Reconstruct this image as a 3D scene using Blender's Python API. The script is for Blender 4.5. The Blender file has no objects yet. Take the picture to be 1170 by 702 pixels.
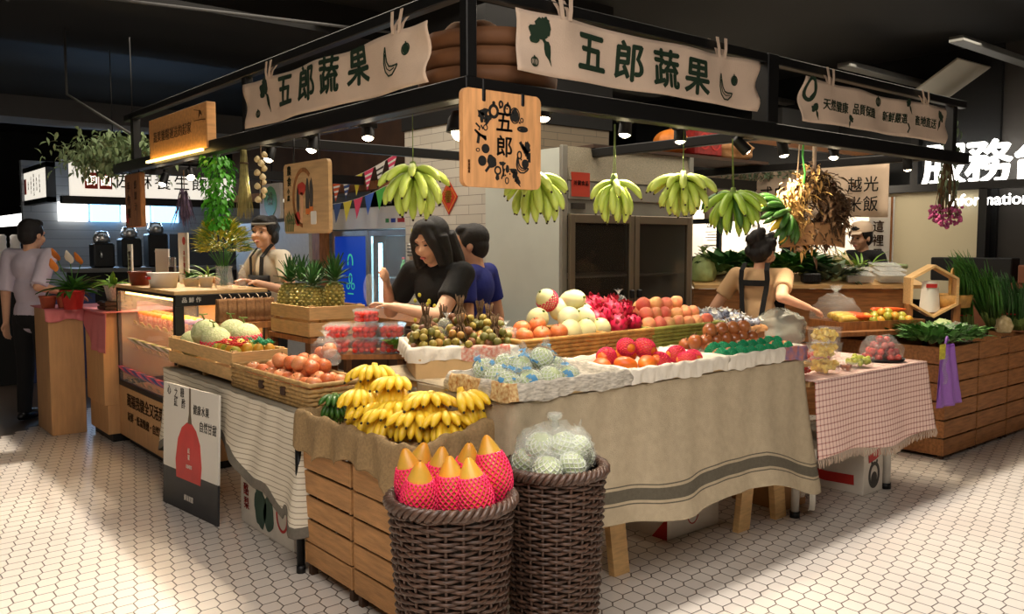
import bpy, bmesh, math, random
from mathutils import Vector, Matrix, Euler, noise as mnoise
random.seed(7)
R = random.Random(11)
PI = math.pi
SC = bpy.context.scene
COL = SC.collection

# ------------------------------------------------------------------ materials
def lin(c):
    out = []
    for x in c[:3]:
        x = x / 255.0
        out.append(x / 12.92 if x <= 0.04045 else ((x + 0.055) / 1.055) ** 2.4)
    return (out[0], out[1], out[2], 1.0)

MATS = {}
def mat(name, col, rough=0.55, metal=0.0, noise=(0, 0), bump=(0, 0), alpha=1.0, emit=0.0, emit_col=None,
        trans=0.0, stretch=(1, 1, 1), col2=None, coat=0.0, sss=0.0, detail=3.0, ior=1.45):
    m = bpy.data.materials.new(name)
    m.use_nodes = True
    nt = m.node_tree
    b = nt.nodes['Principled BSDF']
    b.inputs['Base Color'].default_value = lin(col)
    b.inputs['Roughness'].default_value = rough
    b.inputs['Metallic'].default_value = metal
    b.inputs['Alpha'].default_value = alpha
    b.inputs['Transmission Weight'].default_value = trans
    b.inputs['Coat Weight'].default_value = coat
    b.inputs['IOR'].default_value = ior
    if emit:
        b.inputs['Emission Color'].default_value = lin(emit_col or col)
        b.inputs['Emission Strength'].default_value = emit
    tc = None
    def coords(scale):
        nonlocal tc
        if tc is None:
            tc = nt.nodes.new('ShaderNodeTexCoord')
        mp = nt.nodes.new('ShaderNodeMapping')
        mp.inputs['Scale'].default_value = (scale * stretch[0], scale * stretch[1], scale * stretch[2])
        nt.links.new(tc.outputs['Object'], mp.inputs['Vector'])
        return mp.outputs['Vector']
    if noise[0]:
        n = nt.nodes.new('ShaderNodeTexNoise')
        n.inputs['Scale'].default_value = 1.0
        n.inputs['Detail'].default_value = detail
        nt.links.new(coords(noise[0]), n.inputs['Vector'])
        r = nt.nodes.new('ShaderNodeMapRange')
        r.inputs['From Min'].default_value = 0.3
        r.inputs['From Max'].default_value = 0.7
        nt.links.new(n.outputs['Fac'], r.inputs['Value'])
        mx = nt.nodes.new('ShaderNodeMix')
        mx.data_type = 'RGBA'
        c = lin(col)
        a = noise[1]
        if col2:
            c1, c2 = c, lin(col2)
        else:
            c1 = tuple(max(0, x * (1 - a)) for x in c[:3]) + (1,)
            c2 = tuple(min(1, x * (1 + a)) for x in c[:3]) + (1,)
        mx.inputs['A'].default_value = c1
        mx.inputs['B'].default_value = c2
        nt.links.new(r.outputs['Result'], mx.inputs['Factor'])
        nt.links.new(mx.outputs['Result'], b.inputs['Base Color'])
    if bump[0]:
        n = nt.nodes.new('ShaderNodeTexNoise')
        n.inputs['Scale'].default_value = 1.0
        n.inputs['Detail'].default_value = 4
        nt.links.new(coords(bump[0]), n.inputs['Vector'])
        bp = nt.nodes.new('ShaderNodeBump')
        bp.inputs['Strength'].default_value = bump[1]
        bp.inputs['Distance'].default_value = 0.01
        nt.links.new(n.outputs['Fac'], bp.inputs['Height'])
        nt.links.new(bp.outputs['Normal'], b.inputs['Normal'])
    MATS[name] = m
    return m

def nmath(nt, op, a, b=None, c=None):
    n = nt.nodes.new('ShaderNodeMath')
    n.operation = op
    for i, x in enumerate((a, b, c)):
        if x is None:
            continue
        if isinstance(x, (int, float)):
            n.inputs[i].default_value = x
        else:
            nt.links.new(x, n.inputs[i])
    return n.outputs[0]

# ------------------------------------------------------------------ mesh builder
class MB:
    def __init__(self):
        self.v, self.f, self.m, self.s = [], [], [], []
    def add(self, vs, fs, mat=0, smooth=False, mtx=None):
        o = len(self.v)
        if mtx is not None:
            vs = [mtx @ Vector(p) for p in vs]
        self.v.extend([tuple(p) for p in vs])
        for k, f in enumerate(fs):
            self.f.append(tuple(i + o for i in f))
            self.m.append(mat[k] if isinstance(mat, list) else mat)
            self.s.append(smooth)
        return self
    def box(self, a, b, mat=0, mtx=None):
        x0, y0, z0 = a; x1, y1, z1 = b
        vs = [(x0,y0,z0),(x1,y0,z0),(x1,y1,z0),(x0,y1,z0),(x0,y0,z1),(x1,y0,z1),(x1,y1,z1),(x0,y1,z1)]
        fs = [(0,3,2,1),(4,5,6,7),(0,1,5,4),(1,2,6,5),(2,3,7,6),(3,0,4,7)]
        return self.add(vs, fs, mat, False, mtx)
    def tube(self, pts, r, n=8, mat=0, cap=True, closed=False, smooth=True, mtx=None, flat=None):
        pts = [Vector(p) for p in pts]
        k = len(pts)
        rs = r if isinstance(r, (list, tuple)) else [r] * k
        vs, fs = [], []
        prev = None
        for i, p in enumerate(pts):
            if closed:
                t = pts[(i + 1) % k] - pts[i - 1]
            else:
                t = pts[min(i + 1, k - 1)] - pts[max(i - 1, 0)]
            if t.length < 1e-9:
                t = Vector((0, 0, 1))
            t.normalize()
            if prev is None:
                a = Vector((0, 0, 1)) if abs(t.z) < 0.9 else Vector((1, 0, 0))
                u = t.cross(a).normalized()
            else:
                u = (prev - t * prev.dot(t))
                u = u.normalized() if u.length > 1e-6 else t.orthogonal().normalized()
            prev = u
            w = t.cross(u)
            for j in range(n):
                an = 2 * PI * j / n
                q = p + (u * math.cos(an) + w * math.sin(an) * (flat or 1.0)) * rs[i]
                vs.append(q)
        kk = k if closed else k - 1
        for i in range(kk):
            for j in range(n):
                a = i * n + j; b = i * n + (j + 1) % n
                c = ((i + 1) % k) * n + (j + 1) % n; d = ((i + 1) % k) * n + j
                fs.append((a, b, c, d))
        if cap and not closed:
            fs.append(tuple(range(n - 1, -1, -1)))
            fs.append(tuple((k - 1) * n + j for j in range(n)))
        return self.add(vs, fs, mat, smooth, mtx)
    def lathe(self, prof, n=20, c=(0, 0, 0), mat=0, smooth=True, mtx=None, wob=None, a0=0.0, cap=False):
        vs, fs = [], []
        for (r, z) in prof:
            for j in range(n):
                an = a0 + 2 * PI * j / n
                q = wob(an, z) if wob else 1.0
                vs.append((c[0] + r * q * math.cos(an), c[1] + r * q * math.sin(an), c[2] + z))
        for i in range(len(prof) - 1):
            for j in range(n):
                fs.append((i * n + j, i * n + (j + 1) % n, (i + 1) * n + (j + 1) % n, (i + 1) * n + j))
        if cap:
            fs.append(tuple(range(n - 1, -1, -1)))
            fs.append(tuple((len(prof) - 1) * n + j for j in range(n)))
        return self.add(vs, fs, mat, smooth, mtx)
    def ball(self, c=(0, 0, 0), r=(1, 1, 1), seg=16, ring=10, mat=0, mtx=None, fn=None):
        if isinstance(r, (int, float)):
            r = (r, r, r)
        vs, fs = [], []
        for i in range(ring + 1):
            th = PI * i / ring
            for j in range(seg):
                an = 2 * PI * j / seg
                d = Vector((math.sin(th) * math.cos(an), math.sin(th) * math.sin(an), math.cos(th)))
                if fn:
                    d = fn(d)
                vs.append((c[0] + d.x * r[0], c[1] + d.y * r[1], c[2] + d.z * r[2]))
        for i in range(ring):
            for j in range(seg):
                fs.append((i * seg + j, (i + 1) * seg + j, (i + 1) * seg + (j + 1) % seg, i * seg + (j + 1) % seg))
        return self.add(vs, fs, mat, True, mtx)
    def grid(self, nu, nv, fn, mat=0, smooth=True, mtx=None, matfn=None, flip=False):
        vs = [fn(i / nu, j / nv) for j in range(nv + 1) for i in range(nu + 1)]
        fs, ms = [], []
        for j in range(nv):
            for i in range(nu):
                a = j * (nu + 1) + i
                q = (a, a + 1, a + nu + 2, a + nu + 1)
                fs.append(q[::-1] if flip else q)
                ms.append(matfn((i + .5) / nu, (j + .5) / nv) if matfn else mat)
        return self.add(vs, fs, ms, smooth, mtx)
    def prism(self, poly, h=0.002, mat=0, mtx=None, fn=None):
        """2-D outline (x, y) pushed from z=0 to z=h."""
        n = len(poly)
        vs = [(p[0], p[1], 0) for p in poly] + [(p[0], p[1], h) for p in poly]
        fs = [tuple(range(n - 1, -1, -1)), tuple(range(n, 2 * n))]
        fs += [(i, (i + 1) % n, n + (i + 1) % n, n + i) for i in range(n)]
        if fn:
            vs = [fn(*p) for p in vs]
        return self.add(vs, fs, mat, False, mtx)
    def merge(self, other, mtx=None, mat=None):
        o = len(self.v)
        self.v.extend([tuple(mtx @ Vector(p)) if mtx else p for p in other.v])
        self.f.extend([tuple(i + o for i in f) for f in other.f])
        self.m.extend(other.m if mat is None else [mat] * len(other.m))
        self.s.extend(other.s)
        return self
    def mesh(self, name):
        me = bpy.data.meshes.new(name)
        me.from_pydata(self.v, [], self.f)
        me.polygons.foreach_set('material_index', self.m)
        me.polygons.foreach_set('use_smooth', self.s)
        me.update()
        return me
    def build(self, name, mats, parent=None, loc=None, rot=None, bevel=0, solid=0, sub=0, offset=-1):
        me = self.mesh(name)
        if bevel:
            bm = bmesh.new(); bm.from_mesh(me)
            es = [e for e in bm.edges if len(e.link_faces) == 2 and e.calc_face_angle(0) > 0.6]
            bmesh.ops.bevel(bm, geom=es, offset=bevel, segments=1, affect='EDGES', clamp_overlap=True)
            bm.to_mesh(me); bm.free()
        for m in (mats if isinstance(mats, (list, tuple)) else [mats]):
            me.materials.append(MATS[m] if isinstance(m, str) else m)
        o = bpy.data.objects.new(name, me)
        COL.objects.link(o)
        if parent is not None:
            o.parent = parent
        if loc is not None:
            o.location = loc
        if rot is not None:
            o.rotation_euler = rot
        if solid:
            md = o.modifiers.new('thickness', 'SOLIDIFY'); md.thickness = solid; md.offset = offset
        if sub:
            md = o.modifiers.new('smooth', 'SUBSURF'); md.levels = sub; md.render_levels = sub
        return o

def tag(o, label=None, cat=None, group=None, kind=None):
    if label: o['label'] = label
    if cat: o['category'] = cat
    if group: o['group'] = group
    if kind: o['kind'] = kind
    return o

def thing(name, label, cat, loc=(0, 0, 0), rz=0.0, group=None, rot=None):
    o = bpy.data.objects.new(name, None)
    o.empty_display_size = 0.1
    COL.objects.link(o)
    o.location = loc
    o.rotation_euler = rot if rot is not None else (0, 0, rz)
    return tag(o, label, cat, group)

def dup(root, loc, rot=(0, 0, 0), scale=1.0, label=None, group=None):
    r = root.copy(); COL.objects.link(r)
    r.location = loc; r.rotation_euler = rot
    r.scale = (scale,) * 3 if isinstance(scale, (int, float)) else scale
    if label: r['label'] = label
    if group: r['group'] = group
    for ch in KIDS.get(root.name, root.children):
        c = ch.copy(); COL.objects.link(c); c.parent = r
        for g in ch.children:
            d = g.copy(); COL.objects.link(d); d.parent = c
    return r
KIDS = {}

class Series:
    """first use places the prototype itself, later uses place copies of it and its parts"""
    def __init__(self, protos):
        self.p = protos if isinstance(protos, list) else [protos]
        self.kids = [list(o.children) for o in self.p]
        self.used = [False] * len(self.p)
    def put(self, loc, rot=(0, 0, 0), scale=1.0, label=None, group=None, k=None):
        i = R.randrange(len(self.p)) if k is None else k % len(self.p)
        if all(self.used) is False and k is None and False in self.used:
            i = self.used.index(False)
        o = self.p[i]
        if not self.used[i]:
            self.used[i] = True
            o.location = loc; o.rotation_euler = rot
            o.scale = (scale,) * 3 if isinstance(scale, (int, float)) else scale
            if label: o['label'] = label
            if group: o['group'] = group
            return o
        r = o.copy(); COL.objects.link(r)
        r.location = loc; r.rotation_euler = rot
        r.scale = (scale,) * 3 if isinstance(scale, (int, float)) else scale
        if label: r['label'] = label
        if group: r['group'] = group
        for ch in self.kids[i]:
            c = ch.copy(); COL.objects.link(c); c.parent = r
            for g in ch.children:
                d = g.copy(); COL.objects.link(d); d.parent = c
        return r

ORD = ['first','second','third','fourth','fifth','sixth','seventh','eighth','ninth','tenth','eleventh','twelfth','thirteenth','fourteenth','fifteenth','sixteenth','seventeenth','eighteenth','nineteenth','twentieth','twenty-first','twenty-second','twenty-third','twenty-fourth','twenty-fifth']

def text_mb(s, size=1.0, bold=0.0, align='CENTER', depth=0.0015, space=1.0, shear=0.0):
    """lettering in the XY plane as a mesh builder, thickness along +z"""
    c = bpy.data.curves.new('lettering', 'FONT')
    c.body = s; c.size = size; c.align_x = align; c.align_y = 'CENTER'
    c.extrude = depth / 2; c.resolution_u = 3; c.space_character = space; c.shear = shear
    o = bpy.data.objects.new('lettering_tmp', c)
    COL.objects.link(o)
    dg = bpy.context.evaluated_depsgraph_get(); dg.update()
    me = o.evaluated_get(dg).to_mesh()
    mb = MB()
    mb.add([(v.co.x, v.co.y, v.co.z + depth / 2) for v in me.vertices], [tuple(p.vertices) for p in me.polygons])
    bpy.data.objects.remove(o); bpy.data.curves.remove(c)
    if bold > .004:
        # heavier strokes: the same outline again, shifted by the extra half stroke width
        b = bold * size * .8; one = MB().merge(mb)
        for dx, dy in ((b, 0), (-b, 0), (0, b), (0, -b)):
            mb.merge(one, Matrix.Translation((dx, dy, depth * .05 * (1 + (dx != 0)))))
    return mb

def vertical_text_mb(s, size, bold=0.0, pitch=1.08):
    mb = MB()
    n = len(s)
    for i, ch in enumerate(s):
        mb.merge(text_mb(ch, size, bold), Matrix.Translation((0, ((n - 1) / 2 - i) * size * pitch, 0)))
    return mb

# frames for flat things: local x -> run, local y -> up, local z -> out of the face
def face_mtx(origin, run, up=(0, 0, 1)):
    x = Vector(run).normalized(); y = Vector(up).normalized(); z = x.cross(y)
    m = Matrix(((x.x, y.x, z.x, origin[0]), (x.y, y.y, z.y, origin[1]), (x.z, y.z, z.z, origin[2]), (0, 0, 0, 1)))
    return m
RIGHT_RUN = (1, 0, 0)     # faces that look out to -Y (the aisle on the right-hand side)
LEFT_RUN = (0, -1, 0)     # faces that look out to -X (the aisle on the left-hand side)

def fuse(mb, voxel=0.01, smooth=3, name='body', dec=0):
    """one continuous surface from overlapping volumes"""
    me = mb.mesh(name)
    o = bpy.data.objects.new('fuse_tmp', me); COL.objects.link(o)
    md = o.modifiers.new('r', 'REMESH'); md.mode = 'VOXEL'; md.voxel_size = voxel; md.adaptivity = 0
    if smooth:
        md = o.modifiers.new('s', 'SMOOTH'); md.iterations = smooth; md.factor = 0.5
    dg = bpy.context.evaluated_depsgraph_get(); dg.update()
    ev = o.evaluated_get(dg)
    m2 = bpy.data.meshes.new_from_object(ev, depsgraph=dg)
    out = MB()
    out.add([tuple(v.co) for v in m2.vertices], [tuple(p.vertices) for p in m2.polygons], 0, True)
    bpy.data.objects.remove(o)
    bpy.data.meshes.remove(m2); bpy.data.meshes.remove(me)
    return out

def capsule(mb, a, b, ra, rb, n=12, flat_a=False, flat_b=False, squash=None):
    a = Vector(a); b = Vector(b)
    mb.tube([a, b], [ra, rb], n=n)
    if not flat_a: mb.ball(a, ra, 12, 8)
    if not flat_b: mb.ball(b, rb, 12, 8)

def leaf_mb(L, W, mat=0, bend=0.3, fold=0.15, n=4):
    """a curved pointed leaf from the origin along +x"""
    mb = MB()
    def fn(u, v):
        w = W * math.sin(PI * min(1, 0.06 + 0.94 * u) ** 0.8) * (v - 0.5)
        return (u * L * (1 - 0.2 * bend * u), w, abs(v - .5) * fold * W * 2 - bend * L * u * u)
    mb.grid(n, 2, fn, mat)
    return mb

def rot_to(d, roll=0.0):
    """matrix turning +x to direction d"""
    d = Vector(d).normalized()
    q = d.to_track_quat('X', 'Z')
    return q.to_matrix().to_4x4() @ Matrix.Rotation(roll, 4, 'X')
# ------------------------------------------------------------------ material library
mat('dark', (16, 16, 15), .8)
mat('ceil', (9, 9, 9), .85, noise=(1.5, .3))
mat('ceil_grey', (62, 62, 62), .8, noise=(2, .1))
mat('grey_metal', (95, 95, 92), .5, noise=(4, .1))
mat('board_cream', (150, 143, 128), .7)
mat('black_steel', (14, 14, 14), .45, metal=.2)
mat('black', (10, 10, 10), .5)
mat('lens', (255, 240, 210), .3, emit=28, emit_col=(255, 232, 190))
mat('lens_soft', (255, 240, 210), .3, emit=8, emit_col=(255, 232, 190))
mat('steel', (190, 190, 188), .3, metal=.9, noise=(6, .08))
mat('fridge_white', (196, 202, 192), .45, noise=(2.2, .07))
mat('fridge_grey', (150, 148, 138), .38, metal=.35, noise=(5, .1))
mat('fridge_frame', (128, 116, 98), .35, metal=.5, noise=(4, .08))
mat('fridge_dark', (42, 36, 28), .6)
mat('glass', (255, 255, 255), .02, alpha=.12, trans=0, ior=1.45)
mat('glass_dark', (60, 55, 48), .04, alpha=.35)
mat('clear', (240, 245, 245), .08, alpha=.16)
mat('clear_box', (235, 238, 235), .1, alpha=.13)
mat('bag', (225, 230, 222), .14, alpha=.24, bump=(45, 1.2))
mat('bag_thin', (235, 238, 232), .12, alpha=.15, bump=(50, .9))
mat('bag_grey', (170, 172, 160), .2, alpha=.55, bump=(30, .8))
mat('pine', (208, 168, 112), .6, noise=(14, .14), stretch=(1, 1, 6))
mat('pine_x', (212, 172, 116), .6, noise=(10, .16), stretch=(.6, 6, 6))
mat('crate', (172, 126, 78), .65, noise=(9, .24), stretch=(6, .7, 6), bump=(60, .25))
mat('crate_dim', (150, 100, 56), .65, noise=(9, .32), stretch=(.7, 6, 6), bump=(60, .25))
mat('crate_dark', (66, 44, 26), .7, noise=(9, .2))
mat('counter_wood', (194, 150, 102), .5, noise=(7, .10), stretch=(5, 5, .7))
mat('sign_wood', (205, 150, 92), .5, noise=(9, .16), stretch=(.6, 4, 5))
mat('plaque_wood', (214, 158, 104), .5, noise=(10, .16), stretch=(5, 3, .7))
mat('board_wood', (196, 160, 112), .55, noise=(8, .15), stretch=(3, .6, 6))
mat('old_wood', (150, 98, 52), .6, noise=(14, .35), stretch=(3, 3, .6))
mat('brown_dark', (58, 36, 20), .7, noise=(6, .3))
mat('brown', (104, 66, 36), .7, noise=(8, .25))
mat('desk_wood', (112, 66, 42), .5, noise=(6, .2))
mat('burlap', (144, 119, 82), .9, noise=(90, .18), bump=(220, .4))
mat('beige_cloth', (178, 163, 136), .9, noise=(30, .07), bump=(260, .35))
mat('stripe_grey', (92, 86, 72), .9, noise=(60, .1), bump=(260, .3))
mat('hem_grey', (104, 98, 88), .9, noise=(60, .1))
mat('canvas', (206, 182, 158), .85, noise=(6, .06), bump=(140, .2))
mat('canvas_warm', (200, 178, 158), .85, noise=(6, .06), bump=(140, .2))
mat('ink_green', (18, 42, 24), .7)
mat('ink', (22, 22, 20), .7)
mat('ink_grey', (70, 66, 60), .7)
mat('ink_brown', (74, 46, 22), .7)
mat('ink_red', (178, 40, 34), .6)
mat('red', (200, 28, 26), .45)
mat('seal_red', (196, 62, 48), .6)
mat('white', (236, 232, 224), .6)
mat('white_dim', (205, 200, 190), .6, noise=(20, .05))
mat('paper', (232, 228, 216), .75, noise=(8, .05), bump=(14, .5))
mat('paper_grey', (150, 148, 138), .75)
mat('card', (206, 172, 122), .8, noise=(10, .08))
mat('card_white', (214, 206, 192), .7, noise=(10, .06))
mat('card_brown', (168, 124, 78), .8, noise=(9, .1))
mat('kraft', (162, 118, 74), .8, noise=(20, .15), bump=(30, .5))
mat('lit_white', (255, 255, 255), .5, emit=2.6, emit_col=(255, 252, 244))
mat('lit_blue', (170, 215, 255), .5, emit=3.0, emit_col=(140, 205, 255))
mat('lit_white_soft', (250, 248, 240), .5, emit=.75, emit_col=(255, 246, 230))
mat('lit_warm', (255, 220, 150), .5, emit=7, emit_col=(255, 214, 120))
mat('screen_blue', (20, 70, 190), .3, emit=.3, emit_col=(16, 70, 200))
mat('wicker', (74, 52, 40), .5, noise=(40, .45), coat=.15)
mat('wicker_light', (172, 138, 86), .65, noise=(30, .3))
mat('bamboo', (190, 142, 74), .6, noise=(18, .3))
mat('bamboo_green', (150, 152, 70), .6, noise=(18, .3))
mat('skin', (214, 164, 132), .55, noise=(20, .04), sss=.1)
mat('lip', (176, 92, 84), .5)
mat('hair', (18, 13, 11), .45, noise=(60, .4), stretch=(5, 5, .5), bump=(90, .5))
mat('tee_black', (17, 17, 18), .85, bump=(30, .4))
mat('tee_blue', (22, 34, 120), .8, bump=(25, .3))
mat('tee_beige', (196, 160, 118), .85, bump=(25, .3))
mat('tee_white', (222, 212, 192), .85, bump=(25, .3))
mat('shirt_lilac', (206, 196, 210), .8, noise=(6, .05), bump=(14, .4))
mat('trousers', (18, 18, 20), .85, bump=(20, .3))
mat('shoe', (14, 14, 14), .35)

def floor_material():
    """white picket hexagons with dark grout, laid so two edges follow the two aisles"""
    m = bpy.data.materials.new('hexagon_tile'); m.use_nodes = True
    nt = m.node_tree; b = nt.nodes['Principled BSDF']
    tc = nt.nodes.new('ShaderNodeTexCoord')
    sp = nt.nodes.new('ShaderNodeSeparateXYZ')
    nt.links.new(tc.outputs['Object'], sp.inputs[0])
    x, y = sp.outputs[0], sp.outputs[1]
    s = nmath(nt, 'MULTIPLY', nmath(nt, 'ADD', x, y), .70711)
    r = nmath(nt, 'MULTIPLY', nmath(nt, 'SUBTRACT', x, y), .70711)
    W = .0905; bl = .036; H = W / 2 + bl      # column pitch, row pitch
    def cell(ox, oy):
        rr = nmath(nt, 'ADD', r, 50 * W + ox); ss = nmath(nt, 'ADD', s, 50 * 2 * H + oy)
        a = nmath(nt, 'ABSOLUTE', nmath(nt, 'SUBTRACT', nmath(nt, 'MODULO', rr, W), W / 2))
        c = nmath(nt, 'ABSOLUTE', nmath(nt, 'SUBTRACT', nmath(nt, 'MODULO', ss, 2 * H), H))
        d1 = nmath(nt, 'SUBTRACT', W / 2, a)
        d2 = nmath(nt, 'MULTIPLY', nmath(nt, 'SUBTRACT', nmath(nt, 'SUBTRACT', bl / 2 + W / 2, a), c), .70711)
        ra = nmath(nt, 'FLOOR', nmath(nt, 'DIVIDE', rr, W)); rb = nmath(nt, 'FLOOR', nmath(nt, 'DIVIDE', ss, 2 * H))
        return nmath(nt, 'MINIMUM', d1, d2), ra, rb
    d1, a1, b1 = cell(0, 0); d2, a2, b2 = cell(W / 2, H)
    d = nmath(nt, 'MAXIMUM', d1, d2)
    mr = nt.nodes.new('ShaderNodeMapRange'); mr.inputs['From Min'].default_value = .0016; mr.inputs['From Max'].default_value = .0038
    nt.links.new(d, mr.inputs['Value'])
    nz = nt.nodes.new('ShaderNodeTexNoise'); nz.inputs['Scale'].default_value = 2.2; nz.inputs['Detail'].default_value = 4
    nt.links.new(tc.outputs['Object'], nz.inputs['Vector'])
    tint = nt.nodes.new('ShaderNodeMix'); tint.data_type = 'RGBA'
    tint.inputs['A'].default_value = lin((204, 194, 182)); tint.inputs['B'].default_value = lin((226, 218, 207))
    nt.links.new(nz.outputs['Fac'], tint.inputs['Factor'])
    mx = nt.nodes.new('ShaderNodeMix'); mx.data_type = 'RGBA'
    mx.inputs['A'].default_value = lin((72, 60, 50))
    nt.links.new(mr.outputs['Result'], mx.inputs['Factor']); nt.links.new(tint.outputs['Result'], mx.inputs['B'])
    nt.links.new(mx.outputs['Result'], b.inputs['Base Color'])
    b.inputs['Roughness'].default_value = .33
    bp = nt.nodes.new('ShaderNodeBump'); bp.inputs['Strength'].default_value = .35; bp.inputs['Distance'].default_value = .002
    nt.links.new(mr.outputs['Result'], bp.inputs['Height']); nt.links.new(bp.outputs['Normal'], b.inputs['Normal'])
    MATS['floor'] = m

def brick_material(name, c1, c2, mortar, sx, w=.24, h=.06):
    """long glazed bricks; sx = which object axis runs along the wall"""
    m = bpy.data.materials.new(name); m.use_nodes = True
    nt = m.node_tree; b = nt.nodes['Principled BSDF']
    tc = nt.nodes.new('ShaderNodeTexCoord'); sp = nt.nodes.new('ShaderNodeSeparateXYZ'); cb = nt.nodes.new('ShaderNodeCombineXYZ')
    nt.links.new(tc.outputs['Object'], sp.inputs[0])
    nt.links.new(sp.outputs[sx], cb.inputs[0]); nt.links.new(sp.outputs[2], cb.inputs[1])
    br = nt.nodes.new('ShaderNodeTexBrick')
    br.inputs['Color1'].default_value = lin(c1); br.inputs['Color2'].default_value = lin(c2); br.inputs['Mortar'].default_value = lin(mortar)
    br.inputs['Scale'].default_value = 1; br.inputs['Brick Width'].default_value = w; br.inputs['Row Height'].default_value = h
    br.inputs['Mortar Size'].default_value = .0022
    nt.links.new(cb.outputs[0], br.inputs['Vector']); nt.links.new(br.outputs['Color'], b.inputs['Base Color'])
    b.inputs['Roughness'].default_value = .5
    MATS[name] = m

def band_material(name, base, line, axes, pitch, width, rough=.9, weave=True):
    """cloth with woven lines every pitch metres along the given object axes"""
    m = bpy.data.materials.new(name); m.use_nodes = True
    nt = m.node_tree; b = nt.nodes['Principled BSDF']
    tc = nt.nodes.new('ShaderNodeTexCoord'); sp = nt.nodes.new('ShaderNodeSeparateXYZ')
    nt.links.new(tc.outputs['UV' if axes == 'uv' else 'Object'], sp.inputs[0])
    fac = None
    for k in ((0, 1) if axes == 'uv' else axes):
        f = nmath(nt, 'MODULO', nmath(nt, 'ADD', sp.outputs[k], 20 * pitch), pitch)
        g = nmath(nt, 'LESS_THAN', f, width)
        fac = g if fac is None else nmath(nt, 'ADD', fac, g)
    fac = nmath(nt, 'MULTIPLY', fac, .55 if len(axes) > 1 else .9)
    mx = nt.nodes.new('ShaderNodeMix'); mx.data_type = 'RGBA'; mx.clamp_factor = True
    mx.inputs['A'].default_value = lin(base); mx.inputs['B'].default_value = lin(line)
    nt.links.new(fac, mx.inputs['Factor']); nt.links.new(mx.outputs['Result'], b.inputs['Base Color'])
    b.inputs['Roughness'].default_value = rough
    MATS[name] = m

floor_material()
brick_material('white_brick', (206, 200, 186), (190, 184, 170), (120, 114, 104), 1, .34, .075)
brick_material('dark_brick', (112, 98, 78), (98, 86, 68), (60, 52, 42), 0, .30, .06)
brick_material('grey_plank', (150, 156, 164), (136, 142, 150), (70, 74, 80), 0, 1.6, .12)
band_material('gingham', (246, 216, 204), (158, 72, 64), 'uv', .032, .007)
band_material('striped_cloth', (214, 205, 186), (140, 130, 110), (2,), .026, .0045)

# ------------------------------------------------------------------ camera, world
cam = bpy.data.cameras.new('camera')
co = bpy.data.objects.new('camera', cam); COL.objects.link(co)
co.location = (0, 0, 1.5)
co.rotation_euler = (math.radians(90) - math.atan(73 / 980), 0, math.radians(50.4 - 90))
cam.sensor_width = 36; cam.lens = 36 * 980 / 1170; cam.clip_end = 60
SC.camera = co
w = bpy.data.worlds.new('mall_air'); SC.world = w; w.use_nodes = True
w.node_tree.nodes['Background'].inputs['Color'].default_value = lin((255, 236, 214))
w.node_tree.nodes['Background'].inputs['Strength'].default_value = .15
SC.view_settings.view_transform = 'Standard'; SC.view_settings.look = 'None'
SC.view_settings.exposure = 0.12; SC.view_settings.gamma = 1.0
SC.view_settings.use_curve_mapping = False
SC.cycles.max_bounces = 8; SC.cycles.transparent_max_bounces = 16
SC.cycles.sample_clamp_indirect = 4
SC.cycles.use_denoising = True
SC.cycles.caustics_reflective = False; SC.cycles.caustics_refractive = False

# ------------------------------------------------------------------ lights
def area(name, loc, size, energy, col=(255, 230, 200), rot=(0, 0, 0), spread=180, shape='RECTANGLE'):
    l = bpy.data.lights.new(name, 'AREA'); l.shape = shape; l.size = size[0]; l.size_y = size[1]
    l.energy = energy; l.color = lin(col)[:3]; l.spread = math.radians(spread)
    o = bpy.data.objects.new(name, l); COL.objects.link(o); o.location = loc; o.rotation_euler = rot
    return o
def spot(name, loc, target, energy, angle=60, blend=.5, col=(255, 236, 208), rad=.03):
    l = bpy.data.lights.new(name, 'SPOT'); l.energy = energy; l.spot_size = math.radians(angle); l.spot_blend = blend
    l.color = lin(col)[:3]; l.shadow_soft_size = rad
    o = bpy.data.objects.new(name, l); COL.objects.link(o); o.location = loc
    o.rotation_euler = (Vector(target) - Vector(loc)).to_track_quat('-Z', 'Y').to_euler()
    return o

# ------------------------------------------------------------------ the setting
def struct(o):
    o['kind'] = 'structure'
    return o
fl = MB().box((-6, -6, -.1), (16, 18, 0)); struct(fl.build('floor', 'floor'))
ce = MB().box((-6, -6, 3.5), (16, 18, 3.6)); struct(ce.build('ceiling', 'ceil'))
struct(MB().box((-6, 17.9, 0), (16, 18, 3.5)).build('wall_back', 'dark'))
struct(MB().box((13, -6, 0), (13.1, 18, 3.5)).build('wall_right', 'dark'))
# brick pier behind the tall fridge
pier = MB()
pier.box((4.06, 5.22, 0), (5.40, 6.36, 2.46), mat=[0, 0, 1, 0, 0, 0]); pier.box((4.04, 5.20, 2.461), (5.42, 6.38, 3.5), mat=2)  # pier top coloured near-black for the dimness above the banners
struct(pier.build('column', ['white_brick', 'dark_brick', 'ceil']))
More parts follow.
